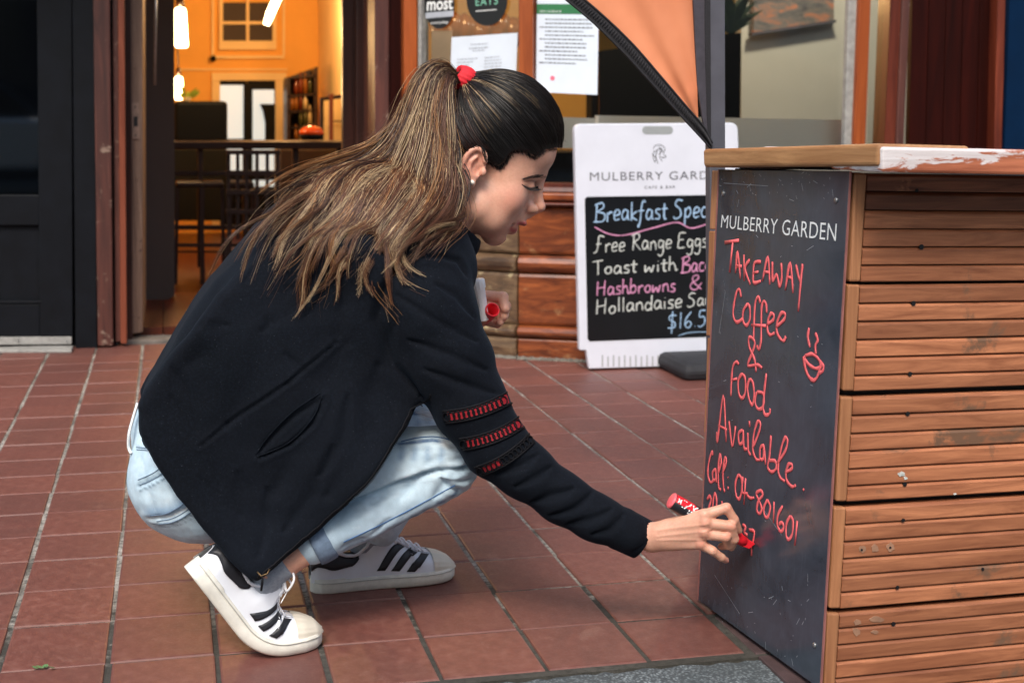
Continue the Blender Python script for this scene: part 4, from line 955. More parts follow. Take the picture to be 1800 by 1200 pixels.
oT = lambda x, y: onY(x, y, YS-.0012)
text_on('lettering', 'MULBERRY GARDEN', oT(1037, 318), oT(1278, 314.5), oT(1278, 300.5), oT(1037, 303), M['print_grey'], sgb, spacing=1.12, offset=-.006)
text_on('lettering', 'CAFE & BAR', oT(1133, 332), oT(1187, 331), oT(1187, 326), oT(1133, 327), M['print_grey'], sgb, spacing=1.3)
lg = [[(1148, 262), (1152, 256), (1162, 255), (1169, 262), (1166, 270), (1171, 276), (1162, 277)], [(1150, 264), (1148, 276), (1152, 286)], [(1156, 262), (1153, 275), (1157, 288)], [(1161, 264), (1160, 276), (1164, 284)], [(1150, 268), (1160, 262), (1167, 268)], [(1146, 270), (1154, 280), (1149, 284)], [(1157, 258), (1164, 264), (1158, 272)]]
V, F = join_vf([stroke_vf(s, oT, .0010, np.array([0, 1, 0])) for s in lg]); mesh_from('logo', V, F, M['print_black'], sgb)
# chalk alphabet
GL = {
 'B': (.75, [[(.15, 0), (.2, 1)], [(.05, .9), (.5, 1.02), (.6, .78), (.22, .55)], [(.22, .55), (.68, .42), (.6, .05), (.0, .02)]]),
 'r': (.45, [[(.1, .5), (.12, 0)], [(.12, .35), (.3, .52), (.42, .45)]]),
 'e': (.5, [[(.08, .25), (.4, .33), (.38, .52), (.2, .55), (.08, .3), (.15, .02), (.42, .08)]]),
 'a': (.55, [[(.42, .48), (.2, .55), (.06, .25), (.18, .02), (.38, .2), (.42, .5), (.43, .1), (.52, .02)]]),
 'k': (.5, [[(.1, 1.0), (.1, 0)], [(.42, .5), (.12, .25), (.46, 0)]]),
 'f': (.45, [[(.45, .95), (.3, 1.02), (.2, .7), (.15, .0), (.05, -.35), (.0, -.2)], [(.0, .5), (.38, .52)]]),
 's': (.42, [[(.38, .52), (.15, .52), (.12, .35), (.32, .22), (.3, .03), (.04, .03)]]),
 't': (.42, [[(.2, .85), (.2, .1), (.36, .02)], [(.02, .55), (.4, .57)]]),
 'S': (.65, [[(.55, .95), (.25, 1.0), (.1, .75), (.4, .5), (.45, .15), (.15, .0), (.0, .12)]]),
 'p': (.52, [[(.08, .52), (.06, -.4)], [(.08, .4), (.3, .56), (.42, .3), (.26, .04), (.08, .12)]]),
 'c': (.45, [[(.38, .48), (.18, .54), (.06, .25), (.18, .02), (.4, .06)]]),
 'i': (.25, [[(.1, .5), (.12, 0)], [(.11, .72), (.12, .75)]]),
 'l': (.26, [[(.1, 1.0), (.12, .05)]]),
 'F': (.62, [[(.6, .95), (.25, 1.0), (.2, .5), (.1, .05), (-.1, -.05)], [(.05, .5), (.42, .52)]]),
 'R': (.72, [[(.15, 0), (.2, .98)], [(.02, .9), (.45, 1.05), (.55, .75), (.2, .5)], [(.22, .5), (.68, -.02)]]),
 'n': (.52, [[(.08, .52), (.08, 0)], [(.08, .38), (.28, .54), (.4, .35), (.44, 0)]]),
 'g': (.52, [[(.4, .48), (.18, .54), (.08, .28), (.2, .08), (.4, .25), (.42, .5), (.4, -.25), (.2, -.42), (.05, -.3)]]),
 'E': (.6, [[(.55, .95), (.15, .95), (.1, .55), (.4, .55)], [(.1, .55), (.05, .05), (.52, .05)]]),
 'T': (.68, [[(.02, .92), (.62, 1.0)], [(.34, .96), (.36, .0)]]),
 'o': (.52, [[(.24, .52), (.07, .3), (.18, .03), (.4, .12), (.4, .42), (.24, .52)]]),
 'w': (.68, [[(.06, .52), (.1, .05), (.3, .35), (.42, .03), (.56, .5)]]),
 'h': (.52, [[(.1, 1.0), (.08, 0)], [(.08, .35), (.28, .52), (.4, .3), (.44, 0), (.56, .06)]]),
 'H': (.75, [[(.12, .95), (.1, 0)], [(.6, 1.0), (.56, 0)], [(.1, .48), (.58, .55)]]),
 'b': (.52, [[(.1, 1.0), (.08, 0)], [(.08, .35), (.32, .52), (.44, .22), (.28, .0), (.08, .08)]]),
 'u': (.52, [[(.08, .52), (.1, .1), (.25, .02), (.4, .2), (.42, .52), (.44, .0)]]),
 'd': (.54, [[(.4, .42), (.2, .54), (.06, .28), (.18, .03), (.4, .15)], [(.44, 1.0), (.42, 0)]]),
 '&': (.75, [[(.6, .0), (.2, .55), (.2, .9), (.42, .95), (.42, .7), (.1, .4), (.1, .1), (.35, .0), (.62, .45)]]),
 '$': (.6, [[(.5, .85), (.2, .9), (.12, .65), (.42, .42), (.4, .12), (.05, .12)], [(.3, 1.15), (.26, -.25)]]),
 '1': (.3, [[(.15, 1.0), (.13, 0)]]),
 '6': (.5, [[(.4, .98), (.12, .55), (.1, .15), (.28, .0), (.42, .2), (.28, .42), (.1, .25)]]),
 '.': (.25, [[(.1, .04), (.14, .0)]]),
 '5': (.5, [[(.45, .98), (.15, .98), (.12, .6), (.35, .6), (.4, .2), (.2, .0), (.03, .06)]]),
 '0': (.5, [[(.24, 1.0), (.06, .6), (.1, .1), (.3, .0), (.42, .4), (.38, .85), (.24, 1.0)]]),
 ' ': (.35, []),
}
def write_chalk(txt, x0, y0, x1, y1, h, mt, r=.0021, lean=.1, seed=1):
    rr = random.Random(seed); tot = sum(GL[c][0] for c in txt); sx = (x1-x0)/tot; cur = 0.0; parts = []
    for c in txt:
        wv_, ss = GL[c]; jy = rr.uniform(-1, 1)
        for s in ss:
            pts = []
            for gx, gy in s:
                u = (cur+gx)*sx; pts.append((x0+u+lean*gy*h*.3, y0+(y1-y0)*u/(x1-x0)-gy*h+jy))
            parts.append(stroke_vf(pts, lambda x, y: onY(x, y, YS-.0022), r, np.array([0, 1.0, 0]), 4, 6))
        cur += wv_
    V, F = join_vf(parts); return mesh_from('chalk_lettering', V, F, M[mt], sgb)
write_chalk('Breakfast Special', 1043, 390, 1274, 381, 33, 'chalk_blue', 0.0031, seed=2)
write_chalk('Free Range Eggs', 1046, 444, 1244, 434, 28, 'chalk_white', 0.0026, seed=3)
write_chalk('Toast with', 1040, 484, 1190, 475, 25, 'chalk_white', 0.0029, seed=4)
write_chalk('Bacon', 1196, 480, 1264, 473, 28, 'chalk_pink', 0.0029, seed=5)
write_chalk('Hashbrowns', 1047, 519, 1188, 512, 26, 'chalk_pink', 0.0029, seed=6)
write_chalk('&', 1211, 510, 1238, 508, 26, 'chalk_pink', .0024, seed=7)
write_chalk('Hollandaise', 1046, 553, 1200, 540, 27, 'chalk_white', 0.0029, seed=8)
write_chalk('Sauce', 1208, 540, 1276, 533, 24, 'chalk_white', 0.0026, seed=9)
write_chalk('$16.50', 1172, 580, 1258, 570, 28, 'chalk_blue', 0.0026, seed=10)
V, F = join_vf([stroke_vf([(1045, 399), (1070, 411), (1100, 413), (1150, 400), (1190, 391), (1215, 401), (1250, 392), (1290, 386)], lambda x, y: onY(x, y, YS-.0022), .0026, np.array([0, 1.0, 0]))])
mesh_from('underline', V, F, M['chalk_pink'], sgb)
V, F = join_vf([stroke_vf([(1192, 590), (1215, 584), (1262, 583)], lambda x, y: onY(x, y, YS-.0022), .0016, np.array([0, 1.0, 0]))])
mesh_from('underline', V, F, M['chalk_blue'], sgb)
# ------------------------------------------------------------------ implicit modelling: smooth unions of tapered limbs, meshed by surface nets
def unit(v): v = np.array(v, float); return v/np.linalg.norm(v)
def p_cap(a, b, ra, rb, flat=None):
    """tapered capsule; flat=(axis, factor) squeezes it along axis"""
    a = np.array(a, float); b = np.array(b, float); ba = b-a; L2 = np.dot(ba, ba)+1e-12
    def f(P):
        h = np.clip(((P-a)@ba)/L2, 0, 1); Q = P-a-h[:, None]*ba
        if flat is not None:
            ax = np.array(flat[0]); Q = Q+np.outer(Q@ax, ax)*(1/flat[1]-1)
        return np.sqrt((Q*Q).sum(1))-(ra+(rb-ra)*h)
    return f
def p_ell(c, r, ax=None):
    c = np.array(c, float); r = np.array(r, float); A = np.eye(3) if ax is None else np.array(ax, float)
    def f(P):
        q = (P-c)@A.T; k0 = np.sqrt(((q/r)**2).sum(1)); k1 = np.sqrt(((q/(r*r))**2).sum(1))+1e-9
        return k0*(k0-1)/k1
    return f
def poly_sd(P2, poly):
    d = np.full(len(P2), 1e9); s = np.ones(len(P2)); n = len(poly)
    for i in range(n):
        a, b = poly[i], poly[i-1]; e = b-a; w_ = P2-a
        h = np.clip((w_@e)/(e@e+1e-12), 0, 1); q = w_-h[:, None]*e; d = np.minimum(d, (q*q).sum(1))
        c1 = P2[:, 1] >= a[1]; c2 = P2[:, 1] < b[1]; c3 = e[0]*w_[:, 1] > e[1]*w_[:, 0]
        t = (c1 & c2 & c3) | (~c1 & ~c2 & ~c3); s = np.where(t, -s, s)
    return s*np.sqrt(d)
def p_slab(px, Yp, yc, half, Rr, bulge=None):
    """picture outline on plane Yp, thickened about y=yc"""
    poly = np.array([[onY(x, y, Yp)[0], onY(x, y, Yp)[2]] for x, y in px])
    def f(P):
        d2 = poly_sd(P[:, [0, 2]], poly)+Rr
        c_ = yc if bulge is None else yc+bulge(P)
        dy_ = np.abs(P[:, 1]-c_)-half+Rr
        return np.sqrt(np.maximum(d2, 0)**2+np.maximum(dy_, 0)**2)+np.minimum(np.maximum(d2, dy_), 0)-Rr
    return f
def combine(ops, P, act=None):
    d = np.full(len(P), 1e3)
    for i, (kind, f, k) in enumerate(ops):
        if act is not None and not act[i]: continue
        e = f(P)
        if kind == 'u':
            h = np.clip(.5+.5*(d-e)/k, 0, 1); d = d*(1-h)+e*h-k*h*(1-h)
        elif kind == 's':
            h = np.clip(.5-.5*(d+e)/k, 0, 1); d = d*(1-h)-e*h+k*h*(1-h)
        elif kind == 'i':
            h = np.clip(.5-.5*(d-e)/k, 0, 1); d = d*(1-h)+e*h+k*h*(1-h)
    return d
def polygonise(ops, lo, hi, h, B=20):
    lo = np.array(lo, float); n = np.ceil((np.array(hi)-lo)/h).astype(int); nb = -(-n//B)
    cc = np.stack(np.meshgrid(*[np.arange(k) for k in nb], indexing='ij'), -1).reshape(-1, 3)
    cen = lo+(cc*B+B/2)*h; half = B*h*.5*1.75
    E = np.stack([f(cen) for _, f, _ in ops], 1); D = combine(ops, cen)
    keep = np.abs(D) < half*1.7+.01
    allV = []; allK = []; allF = []
    sh = np.array([1, 1 << 12, 1 << 24], dtype=np.int64)
    corners = np.array([[i, j, k] for i in (0, 1) for j in (0, 1) for k in (0, 1)])
    for b in np.nonzero(keep)[0]:
        base = cc[b]*B-1; m = B+2                        # samples base..base+m  (m+1 per axis)
        g = [lo[a]+(base[a]+np.arange(m+1))*h for a in range(3)]
        G_ = np.stack(np.meshgrid(*g, indexing='ij'), -1).reshape(-1, 3)
        act = [(kind == 'i') or (E[b, i] < 2*half+abs(D[b])+ops[i][2]+.02) for i, (kind, _, _) in enumerate(ops)]
        S = combine(ops, G_, act).reshape(m+1, m+1, m+1)
        if S.min() > 0 or S.max() < 0: continue
        ins = S < 0
        c_ = np.stack([ins[i:i+m, j:j+m, k:k+m] for i, j, k in corners], 0); cnt = c_.sum(0); mixed = (cnt > 0) & (cnt < 8)
        idx = np.argwhere(mixed)
        if len(idx) == 0: continue
        acc = np.zeros((len(idx), 3)); num = np.zeros(len(idx))
        for ax in range(3):
            for o1 in (0, 1):
                for o2 in (0, 1):
                    o = [0, 0, 0]; oth = [a for a in range(3) if a != ax]; o[oth[0]] = o1; o[oth[1]] = o2
                    p = idx+o; q = p.copy(); q[:, ax] += 1
                    a_ = S[p[:, 0], p[:, 1], p[:, 2]]; b_ = S[q[:, 0], q[:, 1], q[:, 2]]
                    cr = (a_ < 0) != (b_ < 0); t = np.where(cr, a_/(a_-b_+1e-12), 0)
                    pt = np.array(o, float)[None]+0*acc; pt[:, ax] += t
                    acc += pt*cr[:, None]; num += cr
        vpos = lo+(base+idx+acc/num[:, None])*h
        key = ((base+1+idx).astype(np.int64)*sh).sum(1)
        allV.append(vpos); allK.append(key)
        # quads for edges whose lower sample lies in [1, B] of this block
        for ax in range(3):
            oth = [(ax+1) % 3, (ax+2) % 3]
            sl0 = [slice(1, B+1)]*3; sl1 = list(sl0); sl1[ax] = slice(2, B+2)
            a_ = ins[tuple(sl0)]; b_ = ins[tuple(sl1)]; e = np.argwhere(a_ != b_)+1
            if len(e) == 0: continue
            flip_ = a_[tuple((e-1).T)]
            quad = []
            for da, db in ((-1, -1), (0, -1), (0, 0), (-1, 0)):
                q = e.copy(); q[:, oth[0]] += da; q[:, oth[1]] += db
                quad.append(((base+1+q).astype(np.int64)*sh).sum(1))
            quad = np.stack(quad, 1); quad[~flip_] = quad[~flip_][:, ::-1]; allF.append(quad)
    K = np.concatenate(allK); V = np.concatenate(allV); F = np.concatenate(allF)
    uk, first = np.unique(K, return_index=True); V = V[first]
    pos = np.searchsorted(uk, F); pos = np.clip(pos, 0, len(uk)-1); ok = (uk[pos] == F).all(1)
    return V, pos[ok]
def fast_mesh(name, V, F, mat=None, parent=None, smooth=True, col=None):
    me = bpy.data.meshes.new(name); k = F.shape[1]
    me.vertices.add(len(V)); me.vertices.foreach_set('co', np.asarray(V, np.float32).ravel())
    me.loops.add(F.size); me.loops.foreach_set('vertex_index', F.astype(np.int32).ravel())
    me.polygons.add(len(F)); me.polygons.foreach_set('loop_start', np.arange(len(F), dtype=np.int32)*k)
    me.update(calc_edges=True); me.validate()
    if col is not None:
        a = me.color_attributes.new('col', 'FLOAT_COLOR', 'POINT')
        c4 = np.ones((len(V), 4), np.float32); c4[:, :3] = col; a.data.foreach_set('color', c4.ravel())
    return link(name, me, mat, parent, smooth)
def normals_of(V, F):
    a, b, c, d = V[F[:, 0]], V[F[:, 1]], V[F[:, 2]], V[F[:, 3]]; n = np.cross(c-a, d-b); N = np.zeros_like(V)
    for k in range(4): np.add.at(N, F[:, k], n)
    return N/(np.linalg.norm(N, axis=1)[:, None]+1e-12)
def relax(V, F, it=1, lam=.5):
    E_ = np.concatenate([F[:, [0, 1]], F[:, [1, 2]], F[:, [2, 3]], F[:, [3, 0]]]); E_ = np.concatenate([E_, E_[:, ::-1]])
    deg = np.bincount(E_[:, 0], minlength=len(V)).astype(float)[:, None]
    for _ in range(it):
        S = np.zeros_like(V)
        for a in range(3): S[:, a] = np.bincount(E_[:, 0], weights=V[E_[:, 1], a], minlength=len(V))
        V = V+lam*(S/np.maximum(deg, 1)-V)
    return V
def line_dist(P2, pts):
    """distance to a polyline and the parameter along it (0..1)"""
    pts = np.array(pts, float); best = np.full(len(P2), 1e9); par = np.zeros(len(P2)); n = len(pts)-1
    for i in range(n):
        a = pts[i]; e = pts[i+1]-a; w_ = P2-a; h = np.clip((w_@e)/(e@e+1e-12), 0, 1); d = np.linalg.norm(w_-h[:, None]*e, axis=1)
        m = d < best; best[m] = d[m]; par[m] = (i+h[m])/n
    return best, par
def px2(pts, Y): return [[onY(x, y, Y)[0], onY(x, y, Y)[2]] for x, y in pts]
W = lambda x, y, Y: onY(x, y, Y)
def chain(pts, k=.012, flat=None):
    """pts: (px, py, Y, radius)"""
    o = []
    for a, b in zip(pts, pts[1:]): o.append(('u', p_cap(W(*a[:3]), W(*b[:3]), a[3], b[3], flat), k))
    return o
def sph(x, y, Y, r): c = W(x, y, Y); return p_cap(c, c+[0, 0, 1e-4], r, r)

def attr_mat(name, rough=.5, **k):
    b = NB(name); a = b.n('ShaderNodeAttribute'); a.attribute_name = 'col'
    return b, a.outputs['Color']

# ------------------------------------------------------------------ the woman
person = tag(empty('person', (.70, .33, 0)), 'crouching woman in black jacket, pale jeans and white sneakers writing on the chalkboard', 'person')
YC = .33
# ---- jacket
T_px = [(802, 405), (790, 385), (765, 345), (705, 303), (640, 286), (572, 300), (520, 333), (472, 373), (426, 426), (372, 490), (327, 560), (292, 615), (264, 660), (246, 712), (252, 760), (300, 840), (400, 880), (560, 790), (690, 690), (770, 590), (815, 470)]
N_px = [(243, 716), (249, 764), (276, 814), (312, 867), (360, 925), (404, 975), (434, 1002), (450, 1008), (466, 998), (522, 956), (602, 880), (660, 810), (712, 737), (738, 690), (748, 560), (640, 420), (500, 430), (380, 520), (305, 620), (258, 690)]
bul = lambda P: -.034*np.clip((.80-P[:, 2])/.25, 0, 1)+.020*np.sin((P[:, 0]-.35)*7.5+1.0)+.012*np.sin((P[:, 0]+P[:, 2])*16)-.02*np.clip((.35-P[:, 2])/.3, 0, 1)
jk = [('u', p_slab(T_px, YC, YC, .172, .105), .03),
      ('u', p_slab(N_px, .165, .185, .016, .013, bul), .05),
      ('u', p_slab(N_px, .33, .49, .016, .013), .05)]
SL = [(728, 470, .215, .082), (752, 545, .175, .078), (786, 632, .155, .070), (826, 712, .142, .0585), (868, 780, .130, .0515), (922, 828, .118, .0460), (985, 874, .107, .0415), (1050, 911, .098, .0375), (1104, 935, .092, .0355)]
jk += [('u', p_cap(W(700, 440, .25), W(752, 470, .23), .085, .075), .04)]
jk += chain(SL, .020)
jk += [('u', p_cap(W(735, 470, .46), W(720, 640, .52), .07, .05), .03), ('u', p_cap(W(720, 640, .52), W(822, 556, .475), .05, .036), .02)]
jk += [('u', p_cap(W(742, 428, YC), W(790, 418, YC), .075, .058), .02), ('s', p_cap(W(800, 395, YC), W(860, 340, YC), .045, .055), .008)]
JACKET = jk
V, F = polygonise(jk, (-.05, 0, .10), (1.30, .66, .90), .0036)
V = relax(V, F, 1, .5); Nn = normals_of(V, F)
P2 = V[:, [0, 2]]; near = np.clip(-Nn[:, 1]*1.6, 0, 1)
disp = np.zeros(len(V))
def crease(pts, Y, depth, width, side=near, ridge=0.0, taper=True):
    global disp
    d, t = line_dist(P2, px2(pts, Y)); w_ = width*(np.sin(np.clip(t, .03, .97)*math.pi)**.5 if taper else 1)+1e-5
    k = np.exp(-(d/w_)**2)*side
    disp = disp-depth*k
    if ridge:
        k2 = np.exp(-((d-width*1.9)/(width*1.1))**2)*side; disp = disp+ridge*k2
# seams and pocket
crease([(350, 788), (420, 730), (500, 672), (590, 600)], .145, .0055, .0030, ridge=.0016)
crease([(452, 796), (470, 768), (510, 725), (560, 692)], .165, .0060, .0040)
crease([(455, 800), (505, 775), (545, 735), (566, 690)], .165, .0050, .0035, ridge=.002)
crease([(702, 455), (735, 448), (775, 448), (805, 458), (818, 482)], .16, .0050, .0045, side=1, ridge=.0015)
crease([(700, 462), (672, 510), (660, 560), (690, 640), (738, 700)], .14, .012, .010, side=1)
# soft folds hanging from the shoulder and over the hip
crease([(470, 560), (450, 650), (400, 740)], .165, .004, .030); crease([(600, 600), (560, 700), (480, 860)], .165, .005, .030)
crease([(660, 640), (640, 740), (570, 860)], .165, .005, .026); crease([(300, 700), (340, 790), (420, 900)], .165, .004, .022)
crease([(420, 830), (440, 900), (450, 960)], .165, .004, .022); crease([(520, 500), (420, 560), (330, 640)], .165, .003, .026)
for pts, dp, wd in (([(330, 560), (360, 575), (400, 570)], .003, .012), ([(300, 650), (330, 700), (345, 760)], .004, .012), ([(500, 620), (540, 660), (560, 720)], .0035, .012), ([(610, 690), (600, 760), (560, 830)], .005, .012), ([(690, 560), (670, 640), (690, 720)], .004, .012), ([(470, 860), (470, 920), (455, 970)], .005, .010), ([(350, 840), (390, 900), (430, 960)], .003, .012), ([(580, 780), (550, 860), (500, 930)], .004, .012), ([(640, 470), (600, 540), (590, 600)], .004, .014), ([(560, 480), (520, 540), (460, 580)], .003, .014)):
    crease(pts, .145, dp, wd)
# sleeve wrinkles
for pts, dp in (([(770, 500), (810, 520), (838, 560)], .006), ([(700, 520), (760, 560), (840, 600)], .005), ([(720, 600), (790, 620), (855, 650)], .006), ([(745, 650), (800, 668), (870, 690)], .006),
                ([(900, 850), (935, 830), (965, 815)], .006), ([(930, 880), (960, 862), (1000, 850)], .007), ([(960, 900), (1000, 885), (1035, 860)], .007), ([(990, 915), (1020, 905), (1065, 885)], .006), ([(1030, 930), (1060, 920), (1085, 895)], .006), ([(870, 830), (900, 815), (940, 795)], .006)):
    crease(pts, .10, dp, .0075)
q = V*np.array([9, 9, 9.]); disp += .009*(fbm(q, 2)-.5)*1.0+.0032*(vnoise(V*np.array([22, 22, 34])+5)-.5)
V = V+Nn*disp[:, None]; V = relax(V, F, 1, .35)
b = NB('jacket_cloth'); co = b.coord(); n1 = b.noise(3, 5, .6, co); mp = b.n('ShaderNodeMapping'); mp.inputs['Scale'].default_value = (500, 500, 1400); tc = b.n('ShaderNodeTexCoord'); b.l(tc.outputs['Object'], mp.inputs[0]); n2 = b.noise(1, 2, .5, mp.outputs[0]); n3 = b.noise(480, 1, .5, co)
c = b.ramp(n1, [(.3, (.0026, .0034, .0056)), (.7, (.0044, .0060, .0098))]); n4 = b.noise(240, 3, .75, co); c = b.mix(b.ramp(n4, [(.45, 0.0), (.75, .5)]), c, (.010, .014, .023)); c = b.mix(b.ramp(n3, [(.76, 0.0), (.80, .30)]), c, (.16, .17, .2))
b.set(Base_Color=c, Roughness=.9); b.b.inputs['Sheen Weight'].default_value = .045; b.b.inputs['Sheen Roughness'].default_value = .45; b.b.inputs['Sheen Tint'].default_value = (.35, .55, .85, 1); b.b.inputs['Specular IOR Level'].default_value = .12; b.bump(b.mix(.5, n2, n4), .6, .0012)
jacket = fast_mesh('jacket', V, F, M['jacket_cloth'], person)
from mathutils.bvhtree import BVHTree
bvh = BVHTree.FromPolygons([tuple(v) for v in V], [tuple(int(i) for i in f) for f in F])
def snap(P, proud=.001, frm=None):
    """drop a point onto the jacket, looking from the street side"""
    o = Vector([float(x) for x in P])+Vector((0, -.4, 0)); h = bvh.ray_cast(o, Vector((0, 1, 0)), 1.0)
    if h[0] is None:
        h2 = bvh.find_nearest(Vector([float(x) for x in P])); return np.array(h2[0])+np.array(h2[1])*proud
    return np.array(h[0])+np.array(h[1])*proud
def snap_cam(px, py, proud=.001):
    v = ray(px, py); v = v/np.linalg.norm(v); h = bvh.ray_cast(Vector(CAMP), Vector(v), 6.0)
    if h[0] is None: return None
    return np.array(h[0])+np.array(h[1])*proud
# zip along the front edge, puller at the corner
plain('zip_black', (.008, .008, .01), .7, .2, spec=.1)
plain('brass', srgb(96, 78, 56), .4, .2, metal=.9)
zp = smooth_path([W(x, y, .150) for x, y in ((452, 1009), (524, 958), (604, 882), (662, 812), (714, 739), (741, 690))], 14)
zp = np.array([np.array(bvh.find_nearest(Vector([float(c) for c in p_-np.array([0, .05, 0])]))[0]) for p_ in zp])
parts = [tube_vf(zp, .0016, 6)]
for k in range(len(zp)*2-2):
    i = k//2; f_ = (k % 2)*.5; a = zp[i]*(1-f_)+zp[min(i+1, len(zp)-1)]*f_; parts.append(tube_vf([a, a+np.array([.0042, 0, -.0034])], .0008, 4))
V2, F2 = join_vf(parts); mesh_from('zip', V2, F2, M['zip_black'], jacket, True)
a = W(459, 1012, .165)
pv = [tube_vf([W(452, 1004, .116), W(459, 1012, .113), W(470, 1008, .113), W(474, 999, .115)], .0016, 6)]
V2, F2 = join_vf(pv); zpu = mesh_from('zip_puller', V2, F2, M['brass'], jacket, True)
pv = [tube_vf([W(462, 1012, .112), W(461, 1024, .111), W(459, 1038, .110)], [.0014, .0022, .0018], 6)]; V2, F2 = join_vf(pv); mesh_from('zip_tag', V2, F2, M['zip_black'], jacket, True)
# pocket welt
pw = []
for s in ([(450, 797), (470, 768), (512, 725), (563, 690)], [(452, 802), (507, 777), (547, 737), (567, 694)]):
    P = smooth_path([list(q_)+[0] for q_ in s], 6)[:, :2]; P = [snap_cam(x, y, .0008) for x, y in P]; pw.append(tube_vf(P, .0011, 5))
V2, F2 = join_vf(pw); mesh_from('pocket_welt', V2, F2, M['jacket_cloth'], jacket, True)
# ribbed cuff
ca, cb_ = W(1100, 933, .093), W(1121, 943.5, .091); ax_ = unit(cb_-ca)
uu = unit(np.cross(ax_, [0, 1, 0])); vv = np.cross(ax_, uu); Vc = []; n = 64
prof = [(-.030, .0345), (-.012, .0365), (.0, .0358), (.022, .0350), (.031, .0345), (.033, .0315), (.020, .030)]
for t, r_ in prof:
    for k in range(n):
        an = 2*math.pi*k/n; rr = r_*(1+.022*math.cos(k*math.pi)); Vc.append(cb_-ax_*.022+ax_*t+uu*rr*math.cos(an)+vv*rr*.80*math.sin(an))
Fc = [(i*n+k, i*n+(k+1) % n, (i+1)*n+(k+1) % n, (i+1)*n+k) for i in range(len(prof)-1) for k in range(n)]
mesh_from('cuff', Vc, Fc, M['jacket_cloth'], jacket, True)
# open-work bands on the sleeve
plain('red_lining', srgb(150, 16, 30), .7, .3, 300)
def sleeve_band(A, B, sag, wid, red0, red1, seed):
    """A, B: picture ends of the band; laid on the sleeve surface"""
    rr = random.Random(seed); A = np.array(A, float); B = np.array(B, float); d_ = (B-A); nrm = np.array([-d_[1], d_[0]])/np.linalg.norm(d_)
    at = lambda s, t: A+d_*s+nrm*(sag*4*s*(1-s))+nrm*wid*t
    rows = []
    n = 30; Vr = []
    for i in range(n+1):
        s = red0+(red1-red0)*i/n
        for t in (0, .5, 1): p = at(s, t); q_ = snap_cam(p[0], p[1], .0010); Vr.append(q_ if q_ is not None else Vr[-1])
    Fr = [(3*i+k, 3*i+k+1, 3*i+k+4, 3*i+k+3) for i in range(n) for k in (0, 1)]
    e = tag(empty('sleeve_band', (0, 0, 0)));  e.parent = person; e.location = -person.location
    lin = mesh_from('lining', Vr, Fr, M['red_lining'], e, True)
    pr_ = []
    for t in (-.12, 1.12):
        P = []
        for s in np.linspace(0, 1, 40):
            p = at(s, t); q_ = snap_cam(p[0], p[1], .0012)
            if q_ is not None: P.append(q_)
        pr_.append(tube_vf(P, .0019, 5))
    m = int(np.linalg.norm(d_)/8.2)
    for i in range(m):
        s = (i+.5)/m; c_ = at(s, .5)
        for rad, off in ((wid*.40, 0),):
            P = []
            for an in np.linspace(0, 2*math.pi, 10, endpoint=False):
                p = c_+nrm*rad*1.15*math.sin(an)+d_/np.linalg.norm(d_)*rad*.85*math.cos(an); q_ = snap_cam(p[0], p[1], .0018)
                if q_ is None: break
                P.append(q_)
            if len(P) == 10: pr_.append(tube_vf(P, .0014, 4, closed=True))
        for sg_ in (-.12, 1.12):
            p = at(s, sg_); q_ = snap_cam(p[0], p[1], .002)
            if q_ is not None: pr_.append(lathe_vf(q_, (0, 1, 0), [(-.0012, .0008), (0, .0017), (.0012, .0008)], 6))
    V2, F2 = join_vf(pr_); mesh_from('lace', V2, F2, M['zip_black'], e, True)
sleeve_band((779, 724), (893, 690), 7, 17, .05, .97, 1)
sleeve_band((808, 772), (916, 731), 8, 17, .08, .96, 2)
sleeve_band((836, 822), (930, 764), 7, 14, .10, .40, 3)
# ---- jeans
jn = [('u', p_ell(W(352, 838, .272), (.120, .092, .112)), .03), ('u', p_ell(W(352, 838, .41), (.118, .100, .110)), .03),
      ('u', p_cap(W(335, 760, YC), W(370, 690, YC), .098, .09), .03)]
jn += [('u', p_cap(W(380, 850, .275), W(786, 800, .205), .085, .0520), .03)]                                   # right thigh
jn += [('u', p_cap(W(380, 850, .42), W(765, 741, .45), .088, .052), .03)]                                   # left thigh
jn += [('u', p_cap(W(765, 741, .45), W(672, 925, .455), .050, .037), .012)]
jn += [('s', p_slab([(x+(5 if x < 450 else -3), y-6) for x, y in N_px], .165, .0, .172, .004), .006)]
jn += chain([(800, 826, .200, .0390), (722, 874, .195, .0345), (648, 908, .19, .0355), (572, 940, .186, .0365), (550, 952, .186, .0365)], .006)
V, F = polygonise(jn, (-.05, 0, .0), (.98, .66, .75), .0042)
V = relax(V, F, 1, .5); Nn = normals_of(V, F); P2 = V[:, [0, 2]]; near = np.clip(-Nn[:, 1]*1.6, 0, 1); disp = np.zeros(len(V))
